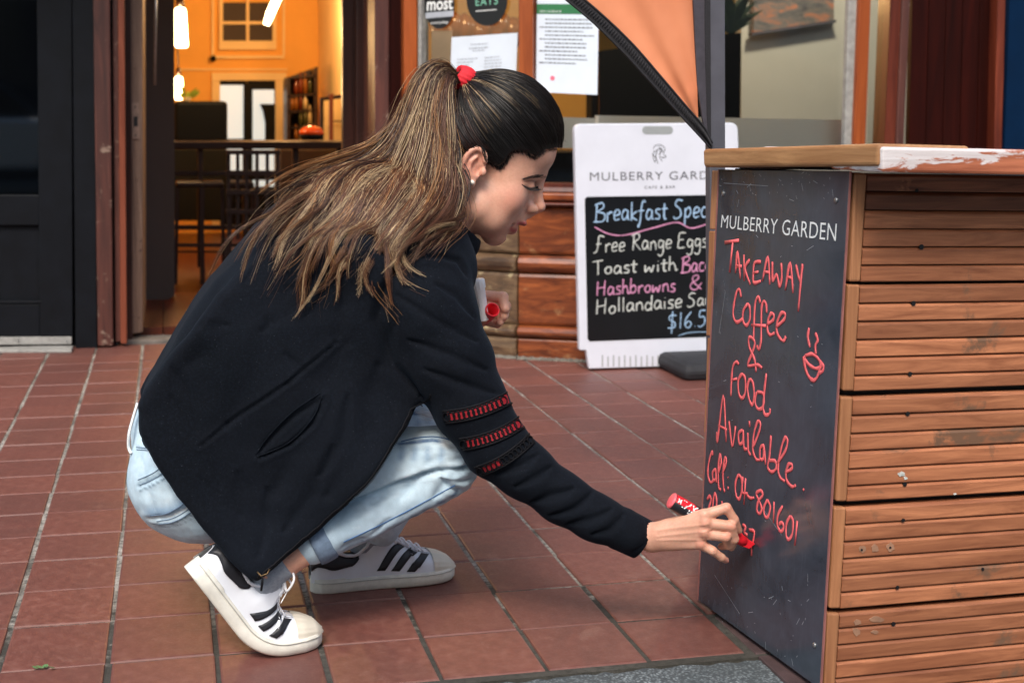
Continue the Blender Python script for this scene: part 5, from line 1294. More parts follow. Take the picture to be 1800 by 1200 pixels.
for pts, Y, dp, wd in (([(826, 806), (800, 800), (775, 806)], .18, .005, .0035), ([(834, 836), (812, 842), (790, 838)], .18, .004, .0035), ([(742, 812), (765, 800), (790, 794)], .18, .003, .004), ([(650, 936), (672, 918), (690, 906)], .17, .003, .004), ([(700, 800), (720, 790), (750, 786)], .18, .002, .004), ([(250, 800), (262, 860), (280, 900)], .25, .002, .006), ([(830, 812), (800, 818), (760, 824), (700, 844), (620, 880)], .18, .008, .0042), ([(838, 800), (815, 815), (790, 828)], .18, .007, .006), ([(770, 832), (790, 852), (812, 862)], .18, .006, .006), ([(780, 842), (760, 870)], .18, .005, .008),
                       ([(700, 872), (740, 830), (800, 806)], .18, .0035, .008), ([(650, 880), (700, 850), (740, 835)], .18, .004, .008), ([(690, 935), (730, 915), (770, 890)], .17, .003, .008), ([(600, 958), (640, 942)], .17, .003, .007),
                       ([(745, 735), (790, 740), (820, 760)], .40, .003, .007), ([(700, 778), (760, 772), (812, 782)], .18, .0030, .0035), ([(245, 845), (287, 818)], .25, .003, .0035), ([(262, 903), (300, 893), (345, 866)], .25, .0045, .0045)):
    crease(pts, Y, dp, wd, side=1, ridge=dp*.3)
disp += .004*(vnoise(V*30+9)-.5)+.0012*(vnoise(V*90+2)-.5)
V = V+Nn*disp[:, None]; V = relax(V, F, 1, .3)
# washed denim: real dye differences along seams and pockets, and a greyer band on the near shin
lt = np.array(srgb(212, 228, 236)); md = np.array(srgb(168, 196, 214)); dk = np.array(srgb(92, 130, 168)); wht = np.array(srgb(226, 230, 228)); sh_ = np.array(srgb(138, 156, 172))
n_ = fbm(V*22, 4); n2_ = vnoise(V*160)
col = lt[None]*(n_[:, None])+md[None]*(1-n_[:, None]); col = col*(.88+.24*n2_[:, None])
def dye(pts, Y, w_, c_, amt):
    global col
    d, _ = line_dist(P2, px2(pts, Y)); k = (np.exp(-(d/w_)**2)*amt)[:, None]; col = col*(1-k)+np.array(c_)*k
dye([(268, 890), (300, 884), (340, 856)], .25, .012, dk, .65); dye([(245, 845), (287, 818)], .25, .0018, srgb(80, 100, 120), .8); dye([(248, 853), (291, 826)], .25, .0016, srgb(80, 100, 120), .7)
dye([(262, 903), (300, 893), (345, 866)], .25, .0024, wht, .9); dye([(268, 913), (305, 905), (352, 876)], .25, .0016, srgb(80, 100, 120), .7); dye([(272, 919), (308, 911), (356, 882)], .25, .0016, srgb(90, 108, 128), .6)
dye([(242, 785), (262, 786)], .25, .0016, srgb(90, 108, 128), .6)
dye([(700, 778), (760, 771), (808, 780)], .18, .0022, srgb(44, 84, 132), .95)
for x in (705, 727, 750, 773): dye([(x, 786), (x-3, 800)], .18, .006, dk, .5)
dye([(600, 962), (664, 934), (740, 897), (812, 856)], .18, .0022, srgb(84, 108, 136), .45)
for x, y in ((700, 920), (726, 906), (748, 894), (772, 880), (795, 866), (640, 946)): dye([(x-4, y), (x+5, y-3)], .18, .0035, srgb(60, 96, 140), .7)
dye([(560, 955), (640, 935), (720, 900)], .18, .028, sh_, .45)  # broad greyer band along the lower side of the shin
d, _ = line_dist(P2, px2([(735, 722), (790, 722)], .44)); k = np.clip(1-np.abs(d)/.012, 0, 1)[:, None]; col = col*(1-k)+wht*k      # ripped, frayed knee
b, ac = attr_mat('denim'); co = b.coord(); mp = b.n('ShaderNodeMapping'); mp.inputs['Scale'].default_value = (900, 900, 900); mp.inputs['Rotation'].default_value = (0, .6, 0); b.l(b.n('ShaderNodeTexCoord').outputs['Object'], mp.inputs[0])
n1 = b.noise(1, 2, .6, mp.outputs[0]); n2 = b.noise(70, 5, .7, co)
c = b.mix(b.ramp(n1, [(.35, .14), (.6, 0.0)]), ac, srgb(70, 100, 140)); c = b.mix(b.ramp(n2, [(.55, 0.0), (.75, .3)]), c, srgb(226, 232, 236))
b.set(Base_Color=c, Roughness=.85); b.b.inputs['Specular IOR Level'].default_value = .25; b.bump(n1, .3, .0008)
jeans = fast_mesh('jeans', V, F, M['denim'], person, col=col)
jbv = BVHTree.FromPolygons([tuple(v) for v in V], [tuple(int(i) for i in f) for f in F])
def jean_at(px, py, proud=.0006):
    v = ray(px, py); v = v/np.linalg.norm(v); h = jbv.ray_cast(Vector(CAMP), Vector(v), 6.0)
    return None if h[0] is None else np.array(h[0])+np.array(h[1])*proud
plain('seam_thread', srgb(96, 116, 138), .9, .2); plain('seam_blue', srgb(58, 96, 142), .9, .2)
def seams(lines, mt, r_=.0008):
    pr = []
    for L in lines:
        P = [jean_at(x, y) for x, y in smooth_path([[*p, 0] for p in L], 8)[:, :2]]; P = [p for p in P if p is not None]
        if len(P) > 2: pr.append(tube_vf(P, r_, 5))
    V2, F2 = join_vf(pr); return mesh_from('stitching', V2, F2, M[mt], jeans, True)
seams([[(243, 843), (268, 832), (290, 817)], [(247, 852), (272, 841), (296, 824)], [(264, 906), (300, 899), (352, 866)], [(278, 921), (312, 914), (364, 882)], [(276, 916), (310, 908), (360, 876)], [(240, 786), (262, 788)], [(241, 790), (264, 792)]], 'seam_thread')
seams([[(705, 776), (735, 769), (770, 768), (808, 778)], [(604, 952), (664, 924), (738, 886), (800, 852)]], 'seam_blue', .0010)
# rolled hem of the near leg
plain('denim_hem', srgb(104, 122, 144), .9, .2, 90, bump=.5)
ha, hb = W(574, 941, .186), W(545, 956, .186); ax_ = unit(hb-ha); uu = unit(np.cross(ax_, [0, 1, 0])); vv = np.cross(ax_, uu); Vc = []; n = 48
prof = [(.0, .037), (.003, .0400), (.014, .0408), (.026, .0404), (.032, .0390), (.032, .034), (.016, .034)]
for t, r_ in prof:
    for k in range(n): an = 2*math.pi*k/n; rr = r_*(1+.02*math.sin(an*3+t*40)); Vc.append(ha+ax_*(t-.004)+uu*rr*math.cos(an)+vv*rr*math.sin(an))
Fc = [(i*n+k, i*n+(k+1) % n, (i+1)*n+(k+1) % n, (i+1)*n+k) for i in range(len(prof)-1) for k in range(n)]
mesh_from('rolled_hem', Vc, Fc, M['denim_hem'], jeans, True)
# waistband edge at the back
plain('white_cotton', srgb(222, 226, 228), .8, .06, 60, bump=.3)
P = smooth_path([W(242, 708, .29), W(233, 738, .28), W(227, 762, .27), W(226, 785, .27), W(231, 797, .26)], 8); V2, F2 = tube_vf(P, .0026, 8, flat=((0, 1.0, 0), 2.6)); mesh_from('waistband', V2, F2, M['white_cotton'], jeans, True)
# loose white threads of the ripped knee
pr_ = []; r_ = random.Random(4)
for k in range(26):
    x = r_.uniform(732, 792); y = r_.uniform(704, 738); P = [W(x-8, y+r_.uniform(-3, 3), .395), W(x, y+r_.uniform(-2, 5), .392), W(x+8, y+r_.uniform(-3, 3), .395)]; pr_.append(tube_vf(P, .0006, 3))
V2, F2 = join_vf(pr_); mesh_from('frayed_threads', V2, F2, M['white_cotton'], jeans, True)

# ---- body: head, neck, hidden trunk and limbs, both hands, ankle: one mesh
S0 = 1/1020.0
fwd = np.array([.84, 0, -.54]); upv = np.array([.54, 0, .84]); lat = np.array([0, 1.0, 0]); AX = [fwd, lat, upv]
def Hh(x, y, l=0.0):
    p = W(x, y, YC-abs(l)); p[1] = YC+l; return p
def hc(a, b, ra, rb, k=.01, kind='u', flat=None): return (kind, p_cap(Hh(*a), Hh(*b), ra, rb, flat), k)
def he(a, r, k=.01, kind='u', ax=AX): return (kind, p_ell(Hh(*a), r, ax), k)
bd_ = []
bd_ += [he((884, 226), (.097, .074, .092), .01), he((926, 264), (.050, .056, .046), .02), he((882, 328), (.050, .058, .066), .03),
        he((846, 352, -.030), (.030, .022, .034), .02), he((846, 352, .030), (.030, .022, .034), .02)]
bd_ += [hc((838, 368, -.040), (868, 410, -.010), .020, .015, .03), hc((838, 368, .040), (868, 410, .010), .020, .015, .03)]
bd_ += [he((872, 412), (.0165, .018, .0165), .014), he((894, 384), (.024, .027, .029), .018)]
bd_ += [he((893, 354, -.036), (.023, .024, .028), .020), he((893, 354, .036), (.023, .024, .028), .020), he((868, 384, -.030), (.024, .022, .024), .020), he((868, 384, .030), (.024, .022, .024), .020)]
bd_ += [hc((949, 305, -.004), (926, 305, -.036), .0070, .007, .016), hc((949, 305, .004), (926, 305, .036), .0070, .007, .016)]
bd_ += [he((942, 330, -.024), (.0105, .013, .009), .010, 's'), he((942, 330, .024), (.0105, .013, .009), .010, 's')]
bd_ += [hc((941, 318), (949, 361), .0085, .0085, .010), he((950, 364), (.0085, .0095, .0075), .006), he((937, 366.5, -.0118), (.0105, .0062, .0078), .0035), he((937, 366.5, .0118), (.0105, .0062, .0078), .0035), he((922, 364, -.017), (.0040, .0055, .012), .006, 's'), he((922, 364, .017), (.0040, .0055, .012), .006, 's')]
bd_ += [hc((944, 371), (929, 380), .0042, .0045, .006), he((940, 374, -.0075), (.0042, .0026, .0028), .002, 's'), he((940, 374, .0075), (.0042, .0026, .0028), .002, 's')]
bd_ += [he((916, 390), (.0105, .019, .0062), .006), he((899, 403), (.0095, .0165, .0066), .005)]
bd_ += [he((913, 398), (.015, .0185, .0026), .003, 's'), he((891, 414), (.006, .018, .003), .006, 's')]
bd_ += [he((896, 391, -.024), (.004, .003, .003), .006, 's')]
bd_ += [he((912, 362), (.0215, .017, .030), .012), hc((950, 306), (947, 328), .0075, .0072, .010)]
# eyeballs under lowered lids
bd_ += [he((928, 327, -.0300), (.0125, .0125, .0118), .004), he((928, 327, .0300), (.0125, .0125, .0118), .004)]
bd_ += [hc((936, 334, -.036), (922, 331, -.043), .0016, .0012, .002, 's')]
# ears
for sg_ in (-1, 1):
    L_e = sg_*.073
    bd_ += [he((832, 294, L_e), (.019, .0065, .034), .006), he((837, 288, L_e+sg_*.007), (.0115, .007, .019), .004, 's'), he((842, 300, L_e+sg_*.006), (.008, .008, .010), .004, 's')]
    hx_ = [(853, 284), (851, 270), (840, 261), (827, 266), (817, 279), (812, 296), (815, 312), (822, 324)]
    hx_ = [tuple(p[:2]) for p in smooth_path([[*p, 0] for p in hx_], 3)]
    for a, c_ in zip(hx_, hx_[1:]): bd_.append(hc((*a, L_e+sg_*.006), (*c_, L_e+sg_*.0055), .0042, .0040, .003))
    ah = [(838, 276), (828, 284), (825, 298), (829, 310)]
    for a, c_ in zip(ah, ah[1:]): bd_.append(hc((*a, L_e+sg_*.004), (*c_, L_e+sg_*.004), .0030, .0030, .003))
    bd_ += [he((827, 323, L_e+sg_*.003), (.0085, .0055, .0095), .004), he((849, 303, L_e+sg_*.003), (.006, .005, .007), .004)]
# neck and hidden trunk
bd_ += [('u', p_cap(W(742, 440, YC), W(826, 345, YC), .050, .045), .022), ('u', p_cap(W(740, 440, YC), W(400, 800, YC), .055, .06), .04)]
bd_ += [('u', p_cap(W(730, 450, .24), W(870, 780, .137), .04, .026), .02), ('u', p_cap(W(870, 780, .130), W(1100, 933, .092), .026, .0235), .02)]
bd_ += [('u', p_cap(W(730, 450, .44), W(720, 640, .52), .04, .03), .02), ('u', p_cap(W(720, 640, .52), W(836, 552, .472), .03, .021), .02)]
bd_ += [('u', p_cap(W(400, 800, .30), W(790, 808, .205), .035, .025), .02), ('u', p_cap(W(790, 812, .2), W(560, 948, .186), .022, .024), .01), ('u', p_cap(W(560, 948, .186), W(470, 1008, .180), .027, .026), .015)]
bd_ += [('u', p_cap(W(400, 800, .40), W(765, 741, .45), .035, .03), .02), ('u', p_cap(W(765, 741, .45), W(668, 925, .460), .025, .020), .02)]
# right hand (back of the hand towards the street)
k_ = .006
def hY(p): return (p[0], p[1], p[2]-.050-.060*min(1, max(0, (p[0]-1125)/115))) if p[0] > 1000 else p
def hs(a, b, ra, rb, k=.006, flat=None):
    a, b = hY(a), hY(b); return ('u', p_cap(W(*a), W(*b), ra, rb, flat), k)
fy = ((0, 1.0, 0), .78)
bd_ += [hs((1092, 932, .140), (1142, 944, .141), .0245, .0225, .01, fy), ('u', p_ell(W(*hY((1190, 937, .144))), (.042, .0125, .0235), [unit([1, 0, .05]), [0, 1, 0], unit([-.05, 0, 1])]), .012)]
bd_ += [hs((1146, 934, .140), (1236, 905, .128), .014, .0105, .010), hs((1146, 942, .138), (1240, 918, .126), .014, .0108, .010), hs((1146, 950, .139), (1238, 936, .127), .014, .0105, .010), hs((1146, 955, .143), (1232, 955, .131), .013, .0098, .010)]
bd_ += [hs((1238, 905, .128), (1277, 892, .119), .0100, .0082, .003), hs((1277, 892, .119), (1291, 913, .120), .0082, .0072, .003), hs((1291, 913, .120), (1299, 932, .130), .0072, .0060, .003)]
bd_ += [hs((1240, 919, .126), (1285, 924, .116), .0102, .0085, .003), hs((1285, 924, .116), (1291, 947, .124), .0085, .0075, .003), hs((1291, 947, .124), (1286, 962, .138), .0075, .0062, .003)]
bd_ += [hs((1238, 937, .127), (1276, 943, .117), .0100, .0083, .003), hs((1276, 943, .117), (1280, 958, .134), .0080, .0072, .003), hs((1280, 958, .134), (1268, 960, .150), .0072, .0062, .003)]
bd_ += [hs((1232, 956, .131), (1252, 967, .126), .0092, .0075, .003), hs((1252, 967, .126), (1268, 979, .131), .0074, .0066, .003), hs((1268, 979, .131), (1276, 984, .136), .0066, .0055, .003)]
bd_ += [('u', p_cap(W(1150, 936, .098), W(1205, 916, .086), .0145, .0110), .008), ('u', p_cap(W(1205, 916, .086), W(1250, 914, .070), .0108, .0090), .004), ('u', p_cap(W(1250, 914, .070), W(1284, 936, .056), .0090, .0070), .003)]
for x, y, Y in ((1238, 903, .1225), (1240, 917, .1195), (1238, 935, .1205), (1232, 955, .1255)): bd_.append(('u', p_cap(W(*hY((x, y, Y))), W(*hY((x+1, y, Y))), .0062, .0062), .006))
# left hand holding the cap
bd_ += [hs((838, 556, .468), (856, 542, .458), .023, .023, .008),
        hs((848, 519, .450), (884, 522, .436), .0100, .0098, .004), hs((884, 522, .436), (888, 543, .424), .0098, .0085, .004),
        hs((852, 534, .455), (889, 537, .442), .0095, .0092, .004), hs((889, 538, .441), (886, 556, .428), .0092, .0080, .004),
        hs((854, 550, .457), (886, 553, .445), .0092, .0086, .004), hs((886, 553, .444), (878, 567, .430), .0086, .0072, .004),
        hs((852, 564, .456), (874, 570, .444), .0085, .0076, .004),
        hs((844, 520, .440), (845, 542, .420), .0105, .0095, .004), hs((845, 542, .420), (850, 561, .416), .0095, .0078, .004)]
V, F = polygonise(bd_, (-.02, -.05, .02), (1.46, .64, 1.02), .0021)
V = relax(V, F, 1, .4)
# fine relief of skin tendons on the near hand
Nn = normals_of(V, F); P2 = V[:, [0, 2]]; disp = np.zeros(len(V)); near = np.clip(-Nn[:, 1]*1.5, 0, 1)*(V[:, 0] > 1.05)
for s in ([(1150, 936), (1232, 905)], [(1155, 944), (1234, 917)], [(1155, 950), (1232, 935)]): crease(s, .05, -.0010, .0024, side=near)
for x, y in ((1285, 915), (1268, 908), (1284, 936), (1262, 962), (1277, 886)): crease([(x-3, y-2), (x+1, y+3)], .03, .0006, .0012, side=near)
V = V+Nn*disp[:, None]
# complexion: skin, lips, nails, blush; shade painted into lid, nose and mouth creases
skin = np.array(srgb(216, 164, 140)); n_ = fbm(V*45, 4)[:, None]; n3_ = vnoise(V*260)[:, None]
col = skin*(.93+.14*n_)*(.97+.06*n3_)
def tint(c, r, colr, amt):
    global col
    d = np.linalg.norm((V-np.array(c)), axis=1); k = (np.exp(-(d/r)**2)*amt)[:, None]; col = col*(1-k)+np.array(colr)*k
def tint_px(pts, Y, w_, colr, amt, mask=None):
    global col
    d, _ = line_dist(P2, px2(pts, Y)); k = np.exp(-(d/w_)**2)*amt
    if mask is not None: k = k*mask
    col = col*(1-k[:, None])+np.array(colr)*k[:, None]
P2 = V[:, [0, 2]]; rose = srgb(206, 128, 110); head = (V[:, 2] > .62) & (V[:, 0] > .68)
tint(Hh(900, 352, -.055), .026, rose, .45); tint(Hh(952, 364), .012, rose, .5); tint(Hh(830, 290, -.078), .030, rose, .45)
for p in ([(928, 392), (918, 391), (906, 392)], [(905, 404), (897, 404), (893, 401)]): tint_px(p, YC, .0052, srgb(176, 78, 78), .92, head*1.0)
tint_px([(925, 318), (940, 322)], .30, .008, srgb(150, 100, 82), .5, head*1.0)
tint_px([(918, 326), (928, 331), (942, 330)], .30, .0026, srgb(70, 42, 36), .75, head*1.0); tint_px([(917, 318), (930, 317), (944, 320)], .30, .0016, srgb(96, 58, 48), .8, head*1.0); tint_px([(924, 374), (929, 360)], .315, .003, srgb(150, 84, 70), .6, head*1.0); tint_px([(898, 391), (893, 396)], YC, .002, srgb(120, 66, 58), .7, head*1.0)  # dark lash line, then shade painted into lid, nostril-wing and mouth-corner creases
for x, y, Y in ((1276, 986, .134), (1240, 918, .12), (1238, 936, .12), (1232, 956, .12), (1285, 924, .11), (1277, 943, .112), (1278, 890, .114), (1140, 925, .12)): tint(W(*hY((x, y, Y))), .009, srgb(214, 132, 112), .5)
tint(W(*hY((1277, 985, .130))), .0045, srgb(196, 120, 120), .7)
b, ac = attr_mat('skin'); co = b.coord(); n1 = b.noise(700, 3, .6, co)
b.set(Base_Color=b.mix(b.ramp(b.noise(260, 3, .7, co), [(.35, .18), (.6, 0.0)]), ac, srgb(178, 112, 92)), Roughness=.45); b.b.inputs['Subsurface Weight'].default_value = .25; b.b.inputs['Subsurface Radius'].default_value = (1, .35, .2); b.b.inputs['Subsurface Scale'].default_value = .004
b.b.inputs['Specular IOR Level'].default_value = .42; b.bump(n1, .12, .0006)
body = fast_mesh('body', V, F, M['skin'], person, col=col)
bbvh = BVHTree.FromPolygons([tuple(v) for v in V], [tuple(int(i) for i in f) for f in F])
def skin_at(px, py, proud=.0006):
    v = ray(px, py); v = v/np.linalg.norm(v); h = bbvh.ray_cast(Vector(CAMP), Vector(v), 6.0)
    return None if h[0] is None else np.array(h[0])+np.array(h[1])*proud
# eyes: dark lash line and lashes, eyebrow, mouth interior
plain('lash', (.010, .007, .006), .6, .2); plain('brow_hair', srgb(66, 46, 38), .7, .3); plain('teeth', srgb(225, 216, 204), .3, .03); plain('pearl', srgb(240, 228, 214), .2, .04)
pr_ = []
ln = smooth_path([[917, 324, 0], [923, 328, 0], [930, 330.5, 0], [938, 330.5, 0], [946, 328.5, 0]], 6)[:, :2]; P = [skin_at(x, y, .0006) for x, y in ln]; P = [p for p in P if p is not None]
pr_.append(tube_vf(P, np.linspace(.0006, .0015, len(P)), 6)); r_ = random.Random(2)
for k in range(34):
    i = r_.randrange(4, len(P)); a = P[i]; L = r_.uniform(.006, .0105); d_ = np.array([.35+.035*(i-10), -.55, -.60]); d_ /= np.linalg.norm(d_); pr_.append(tube_vf([a, a+d_*L*.5, a+d_*L+np.array([L*.3, 0, L*.12])], [.0005, .0004, .0001], 4))
V2, F2 = join_vf(pr_); mesh_from('eyelashes', V2, F2, M['lash'], body, True)
pr_ = []
for k in range(150):
    t = r_.random(); x = 921+(962-921)*t; y = 314.5-7.5*math.sin(t*2.0)+3.0*t; wd = 4.6*(1-abs(t-.70)*.9); y += r_.uniform(-wd, wd)*.62
    a = skin_at(x, y, .0004); c_ = skin_at(x-5+r_.uniform(-1, 1), y+.6+r_.uniform(-1, .6), .0012)
    if a is None or c_ is None or np.linalg.norm(a-c_) > .012: continue
    pr_.append(tube_vf([a, (a+c_)/2+np.array([0, -.0008, 0]), c_], [.0004, .00035, .0001], 3))
V2, F2 = join_vf(pr_); mesh_from('eyebrow', V2, F2, M['brow_hair'], body, True)
tp = [Hh(908, 396.5, l) for l in (-.010, -.006, 0, .006, .010)]; V2, F2 = tube_vf(tp, .0022, 8); mesh_from('teeth', V2, F2, M['teeth'], body, True)
e_ = skin_at(829, 321, .002); V2, F2 = lathe_vf(e_+[0, .002, 0], (0, -1, 0), [(0, .0012), (.001, .0036), (.0030, .0044), (.005, .0036), (.0062, .001)], 12); mesh_from('earring', V2, F2, M['pearl'], body, True)
# ---- sock of the right foot and left foot
plain('sock_grey', srgb(150, 158, 168), .9, .15, 200, bump=.5)
V2, F2 = tube_vf(smooth_path([W(672, 915, .458), W(660, 940, .472), W(648, 965, .474), W(642, 992, .474)], 5), np.linspace(.036, .034, 16), 20, flat=((0, 1.0, 0), .60)); o = mesh_from('sock', V2, F2, M['sock_grey'], person, True)
plain('sock_mark', (.012, .013, .018), .8, .1)
o_s = o; sbv = BVHTree.FromPolygons([tuple(v) for v in V2], F2)
def on_bvh(bv, px, py, proud=.0008):
    v = ray(px, py); v = v/np.linalg.norm(v); h = bv.ray_cast(Vector(CAMP), Vector(v), 6.0)
    return None if h[0] is None else np.array(h[0])+np.array(h[1])*proud
sw = [(613, 961), (608, 973), (611, 977), (622, 973), (637, 963), (650, 949), (640, 957), (628, 965), (617, 968)]
Pm = [on_bvh(sbv, x, y, .001) for x, y in sw]
if all(p is not None for p in Pm): mesh_from('sock_mark', Pm, [tuple(range(len(Pm)))], M['sock_mark'], o_s)
V2, F2 = tube_vf(smooth_path([W(500, 986, .182), W(486, 996, .182), W(470, 1012, .182), W(456, 1034, .184)], 5), [.0285]*16, 20); o = mesh_from('sock', V2, F2, M['sock_grey'], person, True)
# ---- sneakers
plain('shoe_leather', srgb(226, 229, 236), .38, .03, 30, bump=.15, bscale=500)
plain('shoe_sole', srgb(222, 219, 208), .6, .10, 55, bump=.15)
plain('shoe_cap', srgb(216, 208, 192), .6, .06, 40, bump=.2)
plain('shoe_black', (.014, .015, .020), .5, .2, 60)
plain('shoe_lining', srgb(70, 72, 80), .9, .1)
plain('lace_white', srgb(232, 232, 236), .8, .04, 200, bump=.3)
SLn = .285
def ip(x, T):
    return float(np.interp(x, [t[0] for t in T], [t[1] for t in T]))
SOLE_W = [(0, .0), (.004, .016), (.015, .0270), (.035, .0325), (.08, .0335), (.13, .0370), (.18, .0455), (.215, .0480), (.245, .0445), (.268, .0330), (.280, .0180), (.285, .0)]
HGT = [(0, .055), (.010, .078), (.025, .084), (.045, .079), (.065, .070), (.085, .068), (.105, .084), (.118, .106), (.130, .105), (.150, .094), (.180, .076), (.205, .063), (.225, .057), (.250, .050), (.270, .040), (.282, .026), (.285, .018)]
UPW = [(0, .012), (.010, .0235), (.030, .0300), (.08, .0310), (.13, .0345), (.18, .0425), (.215, .0450), (.245, .0420), (.268, .0315), (.280, .0180), (.285, .006)]
def upper(x, v, off=0.0):
    """v 0..1 from the outer welt over the top to the inner welt"""
    zs = .020; h = ip(x, HGT); w_ = ip(x, UPW); a = v*math.pi; c_, s_ = math.cos(a), math.sin(a)
    e = .62 if x < .2 else .8; ee = .75 if x < .2 else .9
    y = w_*math.copysign(abs(c_)**e, c_); z = zs+(h-zs)*abs(s_)**ee
    top = .62+.38*abs(c_)                                 # collar leans in
    if x < .19: y *= 1-(1-.72)*max(0, (z-zs)/(h-zs+1e-6))**2
    nrm = np.array([0, c_, s_+.05]); nrm /= np.linalg.norm(nrm)
    if x > .25: nrm = unit(nrm+np.array([(x-.25)/.035, 0, 0]))
    if x < .03: nrm = unit(nrm+np.array([-(.03-x)/.02, 0, 0]))
    xx = x
    if x < .03: xx = x+.012*max(0, (z-.06)/.03)*0
    return np.array([xx, y, z])+nrm*off
def make_shoe(label_, origin, yaw, bend, xb, mirror, Rb=.085, pitch=0.0):
    root = tag(empty('sneaker', (0, 0, 0))); root.parent = person; root.location = -person.location
    ca, sa = math.cos(yaw), math.sin(yaw); cp, sp_ = math.cos(pitch), math.sin(pitch)
    def T(p):
        x, y, z = p; y = -y if mirror else y
        if bend and x < xb:
            s = xb-x; th = min(s/Rb, bend); rest = s-th*Rb; zn = .02; RR = Rb+zn
            # centre of the bend lies above the sole
            X = xb-(RR-z)*math.sin(th)-rest*math.cos(th); Z = RR-(RR-z)*math.cos(th)+rest*math.sin(th); x, z = X, Z
        x -= xb
        x, z = x*cp-z*sp_, x*sp_+z*cp
        return np.array([origin[0]+x*ca-y*sa, origin[1]+x*sa+y*ca, origin[2]+z])
    def put(name, V, F, mt, par=None, smooth=True): return mesh_from(name, [T(v) for v in V], F, M[mt], par or root, smooth)
    # upper
    xs_ = np.concatenate([np.linspace(0, .03, 8)[:-1], np.linspace(.03, .25, 46), np.linspace(.25, .285, 12)[1:]]); nv = 30; V = []
    for x in xs_:
        for j in range(nv+1):
            p = upper(x, j/nv)
            if bend and .165 < x < .225: p = p+np.array([0, 0, 1])*.0026*math.sin((x+.02*abs(j/nv-.5))*420)*math.sin(j/nv*math.pi)
            V.append(p)
    n = nv+1; F = [(i*n+j, i*n+j+1, (i+1)*n+j+1, (i+1)*n+j) for i in range(len(xs_)-1) for j in range(nv)]
    up = put('upper', V, F, 'shoe_leather')
    def patch(name, fn, nu, nvv, mt, off, th=.0012, par=None):
        V = []; 
        for i in range(nu+1):
            for j in range(nvv+1):
                x, v = fn(i/nu, j/nvv); V.append(upper(x, v, off))
        F = [(i*(nvv+1)+j, i*(nvv+1)+j+1, (i+1)*(nvv+1)+j+1, (i+1)*(nvv+1)+j) for i in range(nu) for j in range(nvv)]
        o = put(name, V, F, mt, par); s = o.modifiers.new('solid', 'SOLIDIFY'); s.thickness = th; s.offset = 0; return o
    # three stripes on each side, the strips between stay white
    for side in (0, 1):
        V_ = (lambda v: v) if side == 0 else (lambda v: 1-v)
        for xt, xb_ in ((.172, .128), (.196, .155), (.219, .184)):
            def fn(s, t, xt=xt, xb_=xb_, V_=V_):
                v = .035+.325*s; x = xb_+(xt-xb_)*(s**.8)+(t-.5)*.0155; return x, V_(v)
            patch('stripe', fn, 14, 3, 'shoe_black', .0012)
        patch('eyestay', lambda s, t, V_=V_: (.112+.118*s, V_(.385+.012*s+(.045-.01*s)*t)), 24, 3, 'shoe_leather', .0014)
    # black heel tab with wavy lower edge
    def fheel(s, t):
        x = .001+.092*abs(s*2-1)**1.0; side = s < .5
        lo_ = .30+.10*math.sin(min(1, x/.092)*math.pi*1.4)-.12*max(0, x-.05)/.04*0
        lo_ = .27+.07*math.sin(x/.092*5.0); v = lo_+(.5-lo_)*t*.97
        return x, (v if side else 1-v)
    for side in (0, 1):
        V_ = (lambda v: v) if side == 0 else (lambda v: 1-v)
        def fh(s, t, V_=V_):
            x = .0015+.088*s; lo_ = .125+.030*math.cos(x/.088*7.2); lo_ += .10*max(0, (s-.86)/.14); return x, V_(lo_+(.497-lo_)*t)
        patch('heel_tab', fh, 18, 6, 'shoe_black', .0016)
    # padded collar rim
    rim = [upper(x, .5, .001)*[1, 0, 1]+np.array([0, s_*ip(x, UPW)*.66, -.003]) for s_ in (1,) for x in np.linspace(.012, .112, 14)]
    rim2 = [p*[1, -1, 1] for p in rim]
    V2, F2 = join_vf([tube_vf(rim, .0032, 8), tube_vf(rim2, .0032, 8)]); put('collar', V2, F2, 'shoe_leather', up)
    V2 = []; m = len(rim)
    for a_, b_ in zip(rim, rim2): V2 += [a_+[0, 0, -.001], b_+[0, 0, -.001]]
    put('lining', V2, [(2*i, 2*i+1, 2*i+3, 2*i+2) for i in range(m-1)], 'shoe_lining', up)
    # rubber shell toe with ridges
    def ftoe(s, t):
        x = .232+.052*s; return x, .03+.94*t
    V = []; nu, nvv = 14, 40
    for i in range(nu+1):
        for j in range(nvv+1):
            x, v = ftoe(i/nu, j/nvv); rg = .0005*math.sin(v*70)*(1 if i < 9 else 0); V.append(upper(x, v, .0022+rg))
    F = [(i*(nvv+1)+j, i*(nvv+1)+j+1, (i+1)*(nvv+1)+j+1, (i+1)*(nvv+1)+j) for i in range(nu) for j in range(nvv)]; put('toe_cap', V, F, 'shoe_cap')
    # cupsole
    xs2 = np.concatenate([np.linspace(0, .03, 10)[:-1], np.linspace(.03, .25, 40), np.linspace(.25, .285, 12)[1:]]); V = []
    prof = [(-.90, 0.0), (-.99, .003), (-1.02, .012), (-1.0, .0245), (-.93, .0262), (.93, .0262), (1.0, .0245), (1.02, .012), (.99, .003), (.90, 0.0)]
    for x in xs2:
        w_ = max(ip(x, SOLE_W), .0015)+.0015; rise = .006*max(0, (x-.25)/.035)**2
        for fy_, z in prof: V.append(np.array([x, fy_*w_, z*(1+.10*(x < .06))+rise*(z < .01)]))
    n = len(prof); F = [(i*n+j, (i+1)*n+j, (i+1)*n+(j+1) % n, i*n+(j+1) % n) for i in range(len(xs2)-1) for j in range(n)]
    F += [tuple(range(n)), tuple(range((len(xs2)-1)*n+n-1, (len(xs2)-1)*n-1, -1))]
    sl_ = put('sole', V, F, 'shoe_sole')
    st = [np.array([x, s_*(max(ip(x, SOLE_W), .001)+.0030), .0215]) for s_ in (1,) for x in np.linspace(.004, .281, 60)]; st2 = [p*[1, -1, 1] for p in st]
